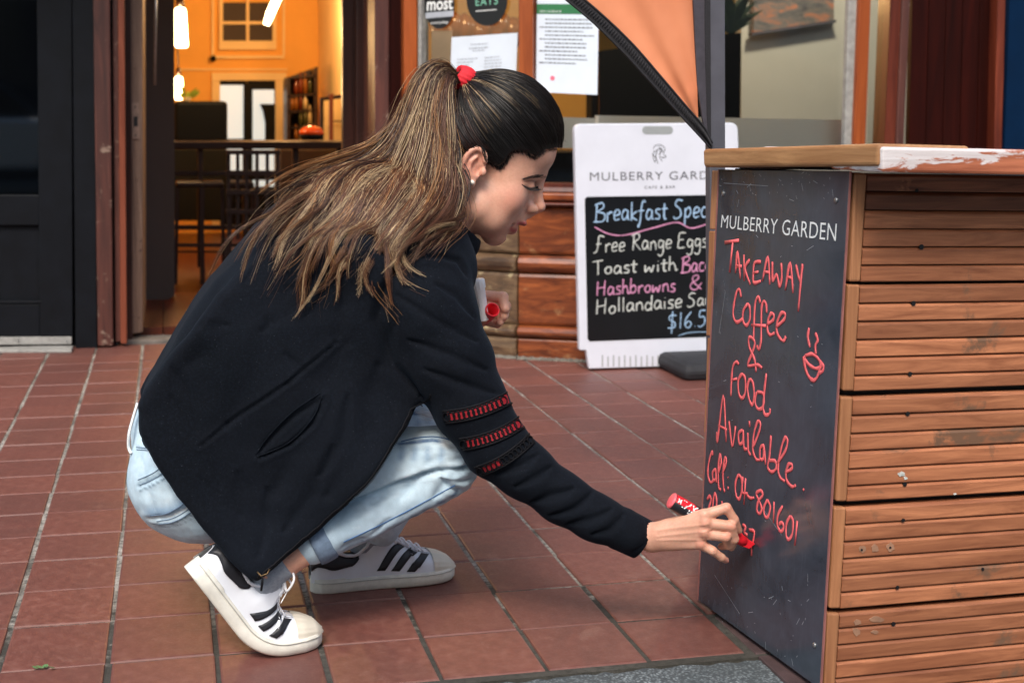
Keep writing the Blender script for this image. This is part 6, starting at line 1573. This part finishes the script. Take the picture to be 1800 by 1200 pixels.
    V2, F2 = join_vf([tube_vf(st, .0008, 4), tube_vf(st2, .0008, 4)]); plain('stitch_grey', srgb(186, 184, 176), .8, .1) if 'stitch_grey' not in M else None; put('welt_stitch', V2, F2, 'stitch_grey', sl_)
    # tongue and laces
    V = []; 
    for i in range(13):
        x = .108+.10*i/12; h = ip(x, HGT)
        for j in range(9): t = (j/8-.5)*2; V.append([x, t*.019, h+.006*(1-t*t)+(.012*(1-i/3) if i < 3 else 0)])
    F = [(i*9+j, i*9+j+1, (i+1)*9+j+1, (i+1)*9+j) for i in range(12) for j in range(8)]; tg = put('tongue', V, F, 'shoe_leather'); s = tg.modifiers.new('solid', 'SOLIDIFY'); s.thickness = .004
    pl_ = []
    for i in range(7):
        x = .122+.0145*i; z = ip(x, HGT)
        P = [[x+.002, s_, z+.0065*(1-(s_/.024)**2)+.0015] for s_ in np.linspace(-.021, .021, 9)]; P[0][2] -= .004; P[-1][2] -= .004
        P[-1][0] += .006; pl_.append(tube_vf([np.array(p) for p in P], .0021, 6, flat=((0, 0, 1.0), .6)))
    z = ip(.122, HGT)+.010
    for s_ in (1, -1):
        lp_ = smooth_path([[.118, 0, z], [.112, s_*.016, z+.016], [.120, s_*.038, z+.010], [.130, s_*.034, z-.010], [.122, s_*.012, z-.002], [.118, 0, z]], 6); pl_.append(tube_vf(lp_, .0020, 6))
        en = smooth_path([[.118, 0, z], [.132, s_*.014, z+.004], [.150, s_*.028, z-.012], [.158, s_*.036, z-.030]], 6); pl_.append(tube_vf(en, .0019, 6))
    V2, F2 = join_vf(pl_); put('laces', V2, F2, 'lace_white')
    ey = []
    for s_ in (1, -1):
        for i in range(6):
            x = .125+.0165*i; p = upper(x, .40 if s_ > 0 else .60, .0018); ey.append(lathe_vf(p, (0, s_*.6, .8), [(0, .0016), (.0008, .0014)], 6))
    V2, F2 = join_vf(ey); put('eyelets', V2, F2, 'shoe_lining', tg)
    # printed marks on the heel tab
    mk = []
    for side in ((0,) if not mirror else (0,)):
        for k in range(3):
            P = [upper(.012+.018*s_, .40+.022*k, .0026) for s_ in np.linspace(0, 1, 6)]; mk.append(tube_vf(P, .0012, 4))
        for k in range(6):
            P = [upper(.008+.006*k, .325+.02*math.sin(k*2.1), .0026), upper(.010+.006*k, .355, .0026)]; mk.append(tube_vf(P, .0010, 4))
    V2, F2 = join_vf(mk); put('heel_mark', V2, F2, 'print_white', up)
    return root
hl, te = np.array([.702, .462]), np.array([.980, .498])
ln_ = unit([te[0]-hl[0], te[1]-hl[1], 0]); yawL = math.atan2(ln_[1], ln_[0])
lx = .2
make_shoe('', (te[0]-ln_[0]*(SLn-lx), te[1]-ln_[1]*(SLn-lx), 0.0), yawL, 0, lx, True)
ty = R(11); tt = np.array([.692, .200]); xb = .215
make_shoe('', (tt[0]-math.cos(ty)*(SLn-xb), tt[1]-math.sin(ty)*(SLn-xb), 0.0), ty, R(57), xb, True, .080)
# ---- hair
def strands_mesh(name, P, rad, col, mat, parent):
    """P (S,K,3), rad (S,K), col (S,K,3): three-sided tapering tubes"""
    S, K, _ = P.shape
    T = np.zeros_like(P); T[:, 1:-1] = P[:, 2:]-P[:, :-2]; T[:, 0] = P[:, 1]-P[:, 0]; T[:, -1] = P[:, -1]-P[:, -2]
    T /= np.linalg.norm(T, axis=2, keepdims=True)+1e-12
    ref = np.array([0.12, 1.0, .07]); u = np.cross(T, ref); u /= np.linalg.norm(u, axis=2, keepdims=True)+1e-12; v = np.cross(T, u)
    V = np.stack([P+rad[..., None]*(math.cos(a)*u+math.sin(a)*v) for a in (0, 2.094, 4.189)], 2)      # S,K,3,3
    idx = np.arange(S*K*3).reshape(S, K, 3); F = []
    for k in range(3):
        k2 = (k+1) % 3; F.append(np.stack([idx[:, :-1, k], idx[:, :-1, k2], idx[:, 1:, k2], idx[:, 1:, k]], -1).reshape(-1, 4))
    C = np.repeat(col[:, :, None, :], 3, 2).reshape(-1, 3)
    return fast_mesh(name, V.reshape(-1, 3), np.concatenate(F), mat, parent, True, C)
b, ac = attr_mat('hair_strand'); b.set(Base_Color=ac, Roughness=.40); b.b.inputs['Specular IOR Level'].default_value = .42
rs = np.random.RandomState(11)
hcen = Hh(886, 228); HR = np.array([.1085, .081, .1005])
A3 = np.stack(AX)                                    # rows: fwd, lat, up
toL = lambda P: (P-hcen)@A3.T/HR; toW = lambda Q: (Q*HR)@A3+hcen
tie = Hh(816, 142); tq = toL(tie[None])[0]; tq /= np.linalg.norm(tq)
# scalp volume under the strands
hl_px = [(986, 250), (985, 262), (964, 262), (950, 270), (938, 277), (926, 268), (908, 266), (896, 272), (890, 284), (880, 295), (869, 290), (858, 283), (853, 268), (845, 255), (833, 250), (818, 256), (808, 272), (803, 300), (800, 340), (770, 370), (720, 330), (720, 60), (1040, 60), (1040, 230)]
_h = smooth_path([[x, y, 0] for x, y in hl_px[1:19]], 4)[:, :2]; hl_px = [hl_px[0]]+[tuple(p) for p in _h]+hl_px[19:]
hY_ = lambda x: YC-.012 if x > 960 else (YC-.05 if x > 930 else YC-.068)
hp = np.array([[onY(x, y, hY_(x))[0], onY(x, y, hY_(x))[2]] for x, y in hl_px])
capf = lambda P: np.maximum(p_ell(hcen, HR*.985, AX)(P), poly_sd(P[:, [0, 2]], hp)+.002)
cap_ops = [('u', capf, .002), ('u', p_cap(Hh(838, 165, 0), Hh(812, 140, 0), .020, .015), .02)]
Vh, Fh = polygonise(cap_ops, (.80, .20, .66), (1.22, .46, 1.04), .0028)
plain('scalp_dark', (.006, .0045, .004), .45, .3, 60)
nz = vnoise(np.stack([Vh[:, 0]*90, Vh[:, 1]*20, Vh[:, 2]*90], 1))
hair = fast_mesh('hair', Vh+normals_of(Vh, Fh)*(.0012*(nz-.5))[:, None], Fh, M['scalp_dark'], person)
# combed strands from the hairline to the tie
black = np.array((.0075, .0058, .0055)); brown = np.array(srgb(66, 36, 27)); mid = np.array(srgb(134, 86, 57)); blond = np.array(srgb(240, 208, 160)); gold = np.array(srgb(196, 140, 84))
K = 14; P_ = []; C_ = []; R_ = []
cand = rs.randn(9000, 3); cand /= np.linalg.norm(cand, axis=1)[:, None]
wpts = toW(cand*1.0); ins = poly_sd(wpts[:, [0, 2]], hp) < -.001
edge = np.abs(poly_sd(wpts[:, [0, 2]], hp)) < .012
sel = cand[ins & ((rs.rand(len(cand)) < .50) | edge)][:3000]
for q in sel:
    om = math.acos(max(-1, min(1, float(q@tq))))
    if om < .08: continue
    ts = np.linspace(0, 1, K)[:, None]; Q = (np.sin((1-ts)*om)*q+np.sin(ts*om)*tq)/math.sin(om)
    # slight sweep so that the hair arcs back over the ear
    pe = unit(q-tq*np.dot(q, tq)); e1_ = unit(np.cross(tq, [0, 1, 0])); phi = math.atan2(float(np.dot(pe, np.cross(tq, e1_))), float(np.dot(pe, e1_))); gv = float(vnoise(np.array([[phi*7+40, om*1.2, 3.3]]))[0]); gv2 = float(vnoise(np.array([[phi*22+40, om*1.5, 8.3]]))[0])
    lift = 1.0+.006*rs.rand()+(.030*(gv-.4)+.014*(gv2-.5))*np.sin(np.clip(ts*1.1+.12, 0, 1)*math.pi)+.008*np.sin(ts*math.pi)*rs.rand(); Q = Q*lift
    Pw = toW(Q); Pw[:, 1] += 0; Pw += (rs.randn(3)*.0007)[None]
    tw = np.linspace(0, 1, K)[:, None]**3; Pw = Pw*(1-tw*.8)+(tie+rs.randn(3)*.006)*(tw*.8)
    P_.append(Pw)
    st = rs.rand(); hx_ = float(q@tq)
    frac = Pw[:, 0]; near_tie = np.clip(1-np.linalg.norm(Pw-tie, axis=1)/.105, 0, 1)[:, None]
    if st < .03: c_ = black*(1-near_tie)+blond*near_tie*.9
    elif st < .10: c_ = black*1.5*(1-near_tie)+brown*near_tie
    elif st < .16: c_ = np.broadcast_to(brown*.22, (K, 3))
    else: c_ = black*(1+.7*rs.rand())*(1+0*near_tie)
    C_.append(np.broadcast_to(c_, (K, 3))); R_.append(np.full(K, rs.uniform(.0005, .0010))*np.linspace(.5, 1, K))
o = strands_mesh('combed_hair', np.array(P_), np.array(R_), np.array(C_), M['hair_strand'], hair)
# light streaks near the tie and a few flyaway hairs at the hairline
P_ = []; C_ = []; R_ = []
for x0, y0 in ((850, 222), (842, 232), (862, 214), (884, 178), (898, 196), (930, 190), (828, 214)):
    for k in range(9):
        a = Hh(x0+rs.randn()*1.6, y0+rs.randn()*5); n_ = 12; q0 = toL(np.array([[a[0], YC, a[2]]]))[0]; q0[1] = -math.sqrt(max(.02, 1-q0[0]**2-q0[2]**2)); om = math.acos(float(q0@tq)); ts = np.linspace(0, 1, n_)[:, None]
        Q = (np.sin((1-ts)*om)*q0+np.sin(ts*om)*tq)/math.sin(om)*1.016; Pw = toW(Q); tw = ts**3; Pw = Pw*(1-tw*.8)+(tie+np.array([0, -.012, 0])+rs.randn(3)*.004)*tw*.8
        P_.append(Pw); cc = blond if rs.rand() < .6 else mid; fade = np.linspace(.15, .85, n_)[:, None]; C_.append(black*(1-fade)+cc*fade); R_.append(np.full(n_, .00065)*np.linspace(.4, 1, n_))
for k in range(520):
    q = sel[rs.randint(len(sel))]; w_ = toW(q[None])[0]; d = poly_sd(np.array([[w_[0], w_[2]]]), hp)[0]
    if d < -.006: continue
    n_ = 12; dr = unit(rs.randn(3)+fwd*.6-upv*.4)*rs.uniform(.006, .018); s_ = np.linspace(0, 1, n_)[:, None]; out = unit(w_-hcen)
    P_.append(w_+out*.002*s_+dr*s_*s_); C_.append(np.broadcast_to(black*1.5, (n_, 3))); R_.append(np.full(n_, .00035)*(1-.8*np.linspace(0, 1, n_)))
# soft hairline: short fine hairs rooted on the skin just outside the combed edge
hb = 0
for k in range(9000):
    e_i = rs.randint(0, 58); t_ = rs.rand(); pa, pb = hl_px[e_i], hl_px[e_i+1]; px_ = pa[0]*(1-t_)+pb[0]*t_+rs.randn()*2.2; py_ = pa[1]*(1-t_)+pb[1]*t_+abs(rs.randn())*2.4
    a = skin_at(px_, py_, .0004)
    if a is None or a[0] < .9: continue
    d0_ = unit(tie+np.array([0, -.05, 0])-a); n_ = 12; s_ = np.linspace(0, 1, n_)[:, None]; L_h = rs.uniform(.010, .030); out = unit(a-hcen)
    P_.append(a+d0_*L_h*s_+out*(.0012+.0030*s_)); C_.append(np.broadcast_to(black*1.6, (n_, 3))); R_.append(np.full(n_, .00026)*(1-.3*np.linspace(0, 1, n_))); hb += 1
    if hb > 900: break
strands_mesh('light_streaks', np.array(P_), np.array(R_), np.array(C_), M['hair_strand'], hair)
# ponytail: guides in the picture with depth, strands mixed between neighbours
def Gd(pts): return np.array([W(x, y, Y) for x, y, Y in pts])
GU = [
 [(808, 136, .33), (785, 112, .33), (755, 112, .33), (728, 150, .33), (705, 205, .33), (662, 255, .32), (605, 280, .31), (555, 302, .29), (505, 335, .24), (462, 378, .20), (428, 422, .18)],
 [(808, 137, .325), (785, 113, .32), (752, 118, .32), (730, 165, .31), (705, 235, .30), (665, 290, .29), (605, 325, .26), (550, 355, .21), (508, 385, .18), (470, 430, .15), (448, 488, .14)],
 [(808, 138, .32), (784, 116, .315), (754, 124, .31), (734, 175, .30), (712, 250, .28), (672, 320, .26), (620, 370, .22), (570, 405, .17), (535, 440, .15), (512, 490, .14), (482, 521, .14)],
 [(808, 139, .318), (784, 118, .31), (756, 132, .30), (740, 190, .29), (722, 270, .27), (690, 340, .24), (648, 392, .20), (615, 430, .16), (598, 470, .145), (592, 505, .14), (576, 534, .14)],
 [(808, 140, .315), (786, 122, .305), (762, 142, .295), (752, 205, .28), (740, 290, .25), (715, 360, .22), (680, 410, .17), (655, 445, .15), (650, 475, .14), (665, 505, .135), (688, 532, .13)],
 [(808, 142, .312), (788, 128, .30), (772, 155, .285), (768, 220, .27), (765, 300, .24), (752, 360, .21), (728, 400, .17), (705, 430, .145), (690, 452, .135), (688, 478, .13), (700, 500, .13)],
 [(809, 144, .31), (792, 134, .295), (779, 165, .275), (778, 230, .255), (780, 300, .235), (780, 350, .21), (768, 385, .185), (752, 408, .16), (735, 430, .14), (722, 455, .13), (712, 470, .13)],
 [(810, 146, .308), (796, 140, .29), (787, 175, .27), (788, 235, .25), (795, 300, .235), (806, 345, .22), (810, 378, .20), (798, 398, .185), (783, 404, .17), (762, 398, .155), (742, 402, .14)],
]
GUv = np.array([Gd(g) for g in GU])
KK = 34
def resamp(G):
    S_ = smooth_path(G, 8); L = np.concatenate([[0], np.cumsum(np.linalg.norm(np.diff(S_, axis=0), axis=1))]); t = np.linspace(0, L[-1], KK)
    return np.stack([np.interp(t, L, S_[:, a]) for a in range(3)], 1)
GR = np.array([resamp(g) for g in GUv])
jac = lambda P: combine(JACKET, P)
def pony(nclump, per, rbase, spread, seed, colfn, lenr=(.75, 1.0), out_=.0, lock=False):
    rr = np.random.RandomState(seed); Ps = []; Cs = []; Rs = []
    for c_ in range(nclump):
        g = rr.rand()*(len(GR)-1); i = min(int(g), len(GR)-2); f_ = g-i; base = GR[i]*(1-f_)+GR[i+1]*f_
        t = np.linspace(0, 1, KK)[:, None]
        dep = rr.rand(); off = np.array([rr.randn()*.004, (dep-.35)*.045, rr.randn()*.004])
        fan = np.array([rr.randn()*.018, 0, rr.randn()*.013])
        ph, fr, am = rr.rand()*6.3, rr.uniform(1.4, 3.1), rr.uniform(.006, .022)
        wave = np.concatenate([np.sin(t*fr*6.28+ph), .5*np.cos(t*fr*6.28+ph), np.cos(t*fr*5+ph)], 1)*am*t
        clump = base+off*np.sin(np.clip(t*1.4, 0, 1)*1.57)+fan*t**2+wave
        ln_ = rr.uniform(*lenr); ce = colfn(rr)
        for k in range(per):
            l2 = ln_*rr.uniform(.88, 1.0); tt_ = np.linspace(0, l2, KK); idx = tt_*(KK-1); i0 = np.clip(idx.astype(int), 0, KK-2); fr_ = (idx-i0)[:, None]
            S_ = clump[i0]*(1-fr_)+clump[i0+1]*fr_
            s_ = np.linspace(0, 1, KK)[:, None]; jt = rr.randn(3)*spread
            env = (.35+1.0*np.sin(np.clip(s_*1.15, 0, 1)*math.pi)**.8+.55*s_**4) if not lock else (.45+1.1*np.sin(np.clip(s_*1.05+.1, 0, 1)*math.pi)**.8)*(1-.45*s_**3)
            S_ = S_+jt*env*s_**.3+np.concatenate([np.sin(s_*(5+3*rr.rand())+rr.rand()*6), np.cos(s_*6+rr.rand()*6), np.cos(s_*(5+3*rr.rand())+rr.rand()*6)], 1)*(rr.uniform(.0004, .0022) if lock and k > 6 else rr.uniform(.0015, .0050))*s_
            if out_: S_ = S_+unit(rr.randn(3)*[1, .6, 1])*out_*s_**1.5*rr.rand()
            Ps.append(S_); Cs.append(ce(s_, rr)); Rs.append(rbase*rr.uniform(.7, 1.2)*(1-.75*s_[:, 0]**3)*np.clip(.6+s_[:, 0]*2, 0, 1))
    P = np.array(Ps); S, K2, _ = P.shape; Q = P.reshape(-1, 3)
    for _ in range(2):                                  # lie on the jacket instead of sinking in
        d = jac(Q); m = d < .004
        if m.any():
            e = .002; q = Q[m]; g = np.stack([jac(q+np.array(v)*e)-jac(q-np.array(v)*e) for v in np.eye(3)], 1); g /= np.linalg.norm(g, axis=1)[:, None]+1e-9
            Q[m] = q+g*(.0045+.006*rr.rand(m.sum())-d[m])[:, None]
    P = Q.reshape(S, K2, 3)
    for _ in range(2): P[:, 1:-1] = P[:, 1:-1]*.5+(P[:, 2:]+P[:, :-2])*.25
    return P, np.array(Rs), np.array(Cs)
def colmix(rr):
    st = rr.rand()
    a, b_ = (brown*.45, brown*.9) if st < .46 else ((brown*.75, mid) if st < .70 else ((mid*.9, blond) if st < .77 else (brown*.8, gold*.8)))
    def f(s_, r2):
        j = .55+.85*r2.rand(); return (black*2*(1-np.clip(s_*5, 0, 1))+a*np.clip(s_*5, 0, 1))*(1-s_)*j+b_*s_*j
    return f
def lock_col(rr):
    st = rr.rand(); base_ = brown*rr.uniform(.28, 1.0) if st < .66 else (brown*.6+mid*.4)*rr.uniform(.7, 1.15); hi = rr.uniform(.08, .30) if rr.rand() < .72 else rr.uniform(.45, .75); hc_ = blond if rr.rand() < .65 else gold
    def f(s_, r2):
        root = .45+.55*np.clip(s_*6, 0, 1); j = .6+.7*r2.rand()
        if r2.rand() < hi:
            k = np.clip(.35+s_*3.0, 0, 1)*(.6+.4*np.sin(s_*5+r2.rand()*6)**2)*r2.uniform(.5, 1); return (base_*(1-k)+hc_*k)*root+black*2*(1-root)
        return (base_*(1-s_*.4)+mid*.35*s_)*j*root+black*2*(1-root)
    return f
P1_, R1_, C1_ = pony(92, 62, .00056, .0044, 5, lock_col, (.80, 1.05), 0, True)
strands_mesh('ponytail', P1_, R1_, C1_, M['hair_strand'], hair)
P1_, R1_, C1_ = pony(130, 9, .00050, .0030, 15, lock_col, (.70, 1.05), .010)
strands_mesh('thin_locks', P1_, R1_, C1_, M['hair_strand'], hair)
P1_, R1_, C1_ = pony(220, 3, .00034, .0065, 8, lock_col, (.4, 1.0), .040)
strands_mesh('loose_hair', P1_, R1_, C1_, M['hair_strand'], hair)
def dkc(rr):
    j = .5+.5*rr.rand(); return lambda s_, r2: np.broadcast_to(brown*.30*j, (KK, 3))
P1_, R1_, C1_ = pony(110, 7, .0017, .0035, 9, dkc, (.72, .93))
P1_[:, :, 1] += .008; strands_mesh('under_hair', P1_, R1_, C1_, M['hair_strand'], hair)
# hanging lock in front of the neck (far side)
P_ = []; R_ = []; C_ = []
for k in range(90):
    x = rs.uniform(800, 826); a = [W(x, 330, .38), W(x-3, 380, .37), W(x+rs.uniform(-6, 4), 420, .36), W(x+rs.uniform(-10, 6), 420+rs.uniform(15, 45), .35)]; S_ = smooth_path(a, 5); P_.append(S_); R_.append(np.full(len(S_), .0006)); C_.append(np.broadcast_to(brown*.5, (len(S_), 3)))
strands_mesh('hanging_lock', np.array(P_), np.array(R_), np.array(C_), M['hair_strand'], hair)
# hairs swept behind the ear
P_ = []; R_ = []; C_ = []
for k in range(90):
    x = rs.uniform(806, 850); y = 255-abs(rs.randn())*6+(6 if x < 820 else 0); a0 = Hh(x, y, -.078); P = [a0+np.array([.012, -.001, -.010]), a0+[0, -.004, 0], Hh(x-14, y-22, -.074), Hh(x-26, y-50, -.060)]; S_ = smooth_path(P, 5); P_.append(S_+rs.randn(3)*.001); R_.append(np.full(len(S_), .0006)); cc = brown*.8 if rs.rand() < .2 else black*1.5; C_.append(np.broadcast_to(cc, (len(S_), 3)))
strands_mesh('side_hair', np.array(P_), np.array(R_), np.array(C_), M['hair_strand'], hair)
# bobby pin
V2, F2 = tube_vf([toW(toL(Hh(927, 152)[None])/np.linalg.norm(toL(Hh(927, 152)[None]))*1.03)[0]+[0, -.03, -.004], toW(toL(Hh(923, 166)[None])/np.linalg.norm(toL(Hh(923, 166)[None]))*1.03)[0]+[0, -.045, -.003]], .0008, 6)
# red knitted hair tie
plain('red_knit', srgb(206, 26, 40), .75, .15, 200, bump=.3)
ct = Hh(815, 141); ax_ = unit(Hh(797, 131)-Hh(834, 152)); uu = unit(np.cross(ax_, [0, 1, 0])); vv = np.cross(ax_, uu); V = []; nu, nv = 72, 20
for i in range(nu):
    a = 2*math.pi*i/nu
    for j in range(nv):
        b_ = 2*math.pi*j/nv; rg = 1+.10*math.sin(a*20)*max(0, math.cos(b_))+.05*math.cos(b_*5)
        rad = .0165+.0078*math.cos(b_)*rg; V.append(ct+(uu*math.cos(a)+vv*math.sin(a))*rad+ax_*(.0165*math.sin(b_)*rg+.002*math.sin(a*2)))
F = [(i*nv+j, ((i+1) % nu)*nv+j, ((i+1) % nu)*nv+(j+1) % nv, i*nv+(j+1) % nv) for i in range(nu) for j in range(nv)]
ht = mesh_from('hair_tie', V, F, M['red_knit'], hair, True)

# ---------------------------------------------------------------- what she holds
mp_ = tag(empty('marker_pen', W(1240, 915, .15)), 'thick red and black paint marker in her writing hand at the chalkboard', 'marker')
plain('marker_black', (.012, .012, .016), .35, .1); plain('marker_red', srgb(226, 34, 48), .35, .05); plain('marker_pink', srgb(240, 104, 112), .4, .05)
tipP = onB(1323, 960, .010); rear = W(1180, 879, tipP[1]+.012); ax_ = unit(tipP-rear); Lm = float(np.linalg.norm(tipP-rear))
lathe('barrel', rear, ax_, [(0, .0115), (.001, .0135), (Lm-.052, .0135), (Lm-.050, .0125)], M['marker_black'], mp_, 32)
lathe('end_cap', rear-ax_*.001, ax_, [(-.001, .010), (0, .0128), (.002, .0140), (.003, .0138)], M['marker_pink'], mp_, 32)
lathe('collar', rear, ax_, [(Lm-.050, .0118), (Lm-.030, .0118), (Lm-.026, .0095), (Lm-.016, .0090)], M['marker_red'], mp_, 24)
# chisel nib
uu = unit(np.cross(ax_, [0, 1, 0])); vv = np.cross(ax_, uu); nb0 = rear+ax_*(Lm-.018); nb1 = tipP-ax_*.002
Pn_ = [nb0+uu*a+vv*b_ for a, b_ in ((-.0075, -.0070), (.0075, -.0070), (.0075, .0070), (-.0075, .0070))]; Pt = [nb1+uu*a+vv*b_+ax_*c_ for a, b_, c_ in ((-.0062, -.0055, -.003), (.0062, -.0055, .0015), (.0062, .0055, .0015), (-.0062, .0055, -.003))]
o = mesh_from('nib', Pn_+Pt, [(0, 1, 2, 3), (7, 6, 5, 4), (0, 4, 5, 1), (1, 5, 6, 2), (2, 6, 7, 3), (3, 7, 4, 0)], M['marker_red'], mp_); bevel(o, .0012, 2)
# red label band and white lettering on the barrel
def on_barrel(t, a, e=.0004): return rear+ax_*t+(uu*math.cos(a)+vv*math.sin(a))*(.0135+e)
ac_ = math.atan2(float(np.dot([0, -1.0, 0], vv)), float(np.dot([0, -1.0, 0], uu)))   # angle facing the street
sgn = -1 if float(np.dot(np.cross(ax_, uu*math.cos(ac_)+vv*math.sin(ac_)), [0, 0, 1])) > 0 else 1
V = [];
for i in range(13):
    for j in range(9): V.append(on_barrel(.003+.05*i/12*(1-.35*j/8), ac_-sgn*(-.15-1.35*j/8)*-1, .0003))
F = [(i*9+j, i*9+j+1, (i+1)*9+j+1, (i+1)*9+j) for i in range(12) for j in range(8)]; mesh_from('label_band', V, F, M['marker_red'], mp_, True)
def barrel_text(body, t0, t1, a0, a1, mt):
    V, F = text_mesh(body, 1, 1.0, .02); mn, mx = V.min(0), V.max(0); U_ = (V-mn)/(mx-mn)
    return mesh_from('lettering', [on_barrel(t0+(t1-t0)*u, ac_+sgn*(a0+(a1-a0)*v), .0008) for u, v in U_], F, M[mt], mp_)
barrel_text('INK', .016, .046, -.95, .05, 'print_white'); barrel_text('marker', .030, .052, .15, .50, 'print_white'); barrel_text('M', .006, .013, -.8, -.2, 'print_white')
# cap and white marker in the left hand
cp_ = tag(empty('marker_cap', W(866, 545, .43)), 'red open marker cap held in her left hand, hollow end to the street', 'cap')
c0 = W(866, 544, .398); c1 = W(856, 572, .450); a2 = unit(c1-c0)
a2 = unit(np.array([-.10, 1.0, -.55]))
prof = [(.034, .0001), (.034, .0100), (.002, .0106), (0, .0112), (-.0008, .0122), (0, .0134), (.003, .0136), (.030, .0118), (.048, .0100), (.050, .0001)]
lathe('shell', c0, a2, prof, M['marker_red'], cp_, 32)
wm = tag(empty('white_marker', W(836, 520, .44)), 'white marker with ribbed cap held upright in her left hand', 'marker')
plain('white_cap', srgb(250, 250, 252), .35, .04)
wa, wb = W(839, 491, .405), W(851, 562, .412); a3 = unit(wb-wa); L3 = float(np.linalg.norm(wb-wa)); V = []; n = 48
prof = [(.0, .001), (.0, .0108), (.002, .0126), (.016, .0126), (.018, .0114), (L3, .0092)]
u3 = unit(np.cross(a3, [0, 1, 0])); v3 = np.cross(a3, u3)
for i, (t, r_) in enumerate(prof):
    for k in range(n):
        a = 2*math.pi*k/n; rr = r_*(1+(.06*math.cos(12*a) if 1 <= i <= 3 else 0)); V.append(wa+a3*t+(u3*math.cos(a)+v3*math.sin(a))*rr)
F = [(i*n+k, i*n+(k+1) % n, (i+1)*n+(k+1) % n, (i+1)*n+k) for i in range(len(prof)-1) for k in range(n)]; mesh_from('barrel', V, F, M['white_cap'], wm, True)
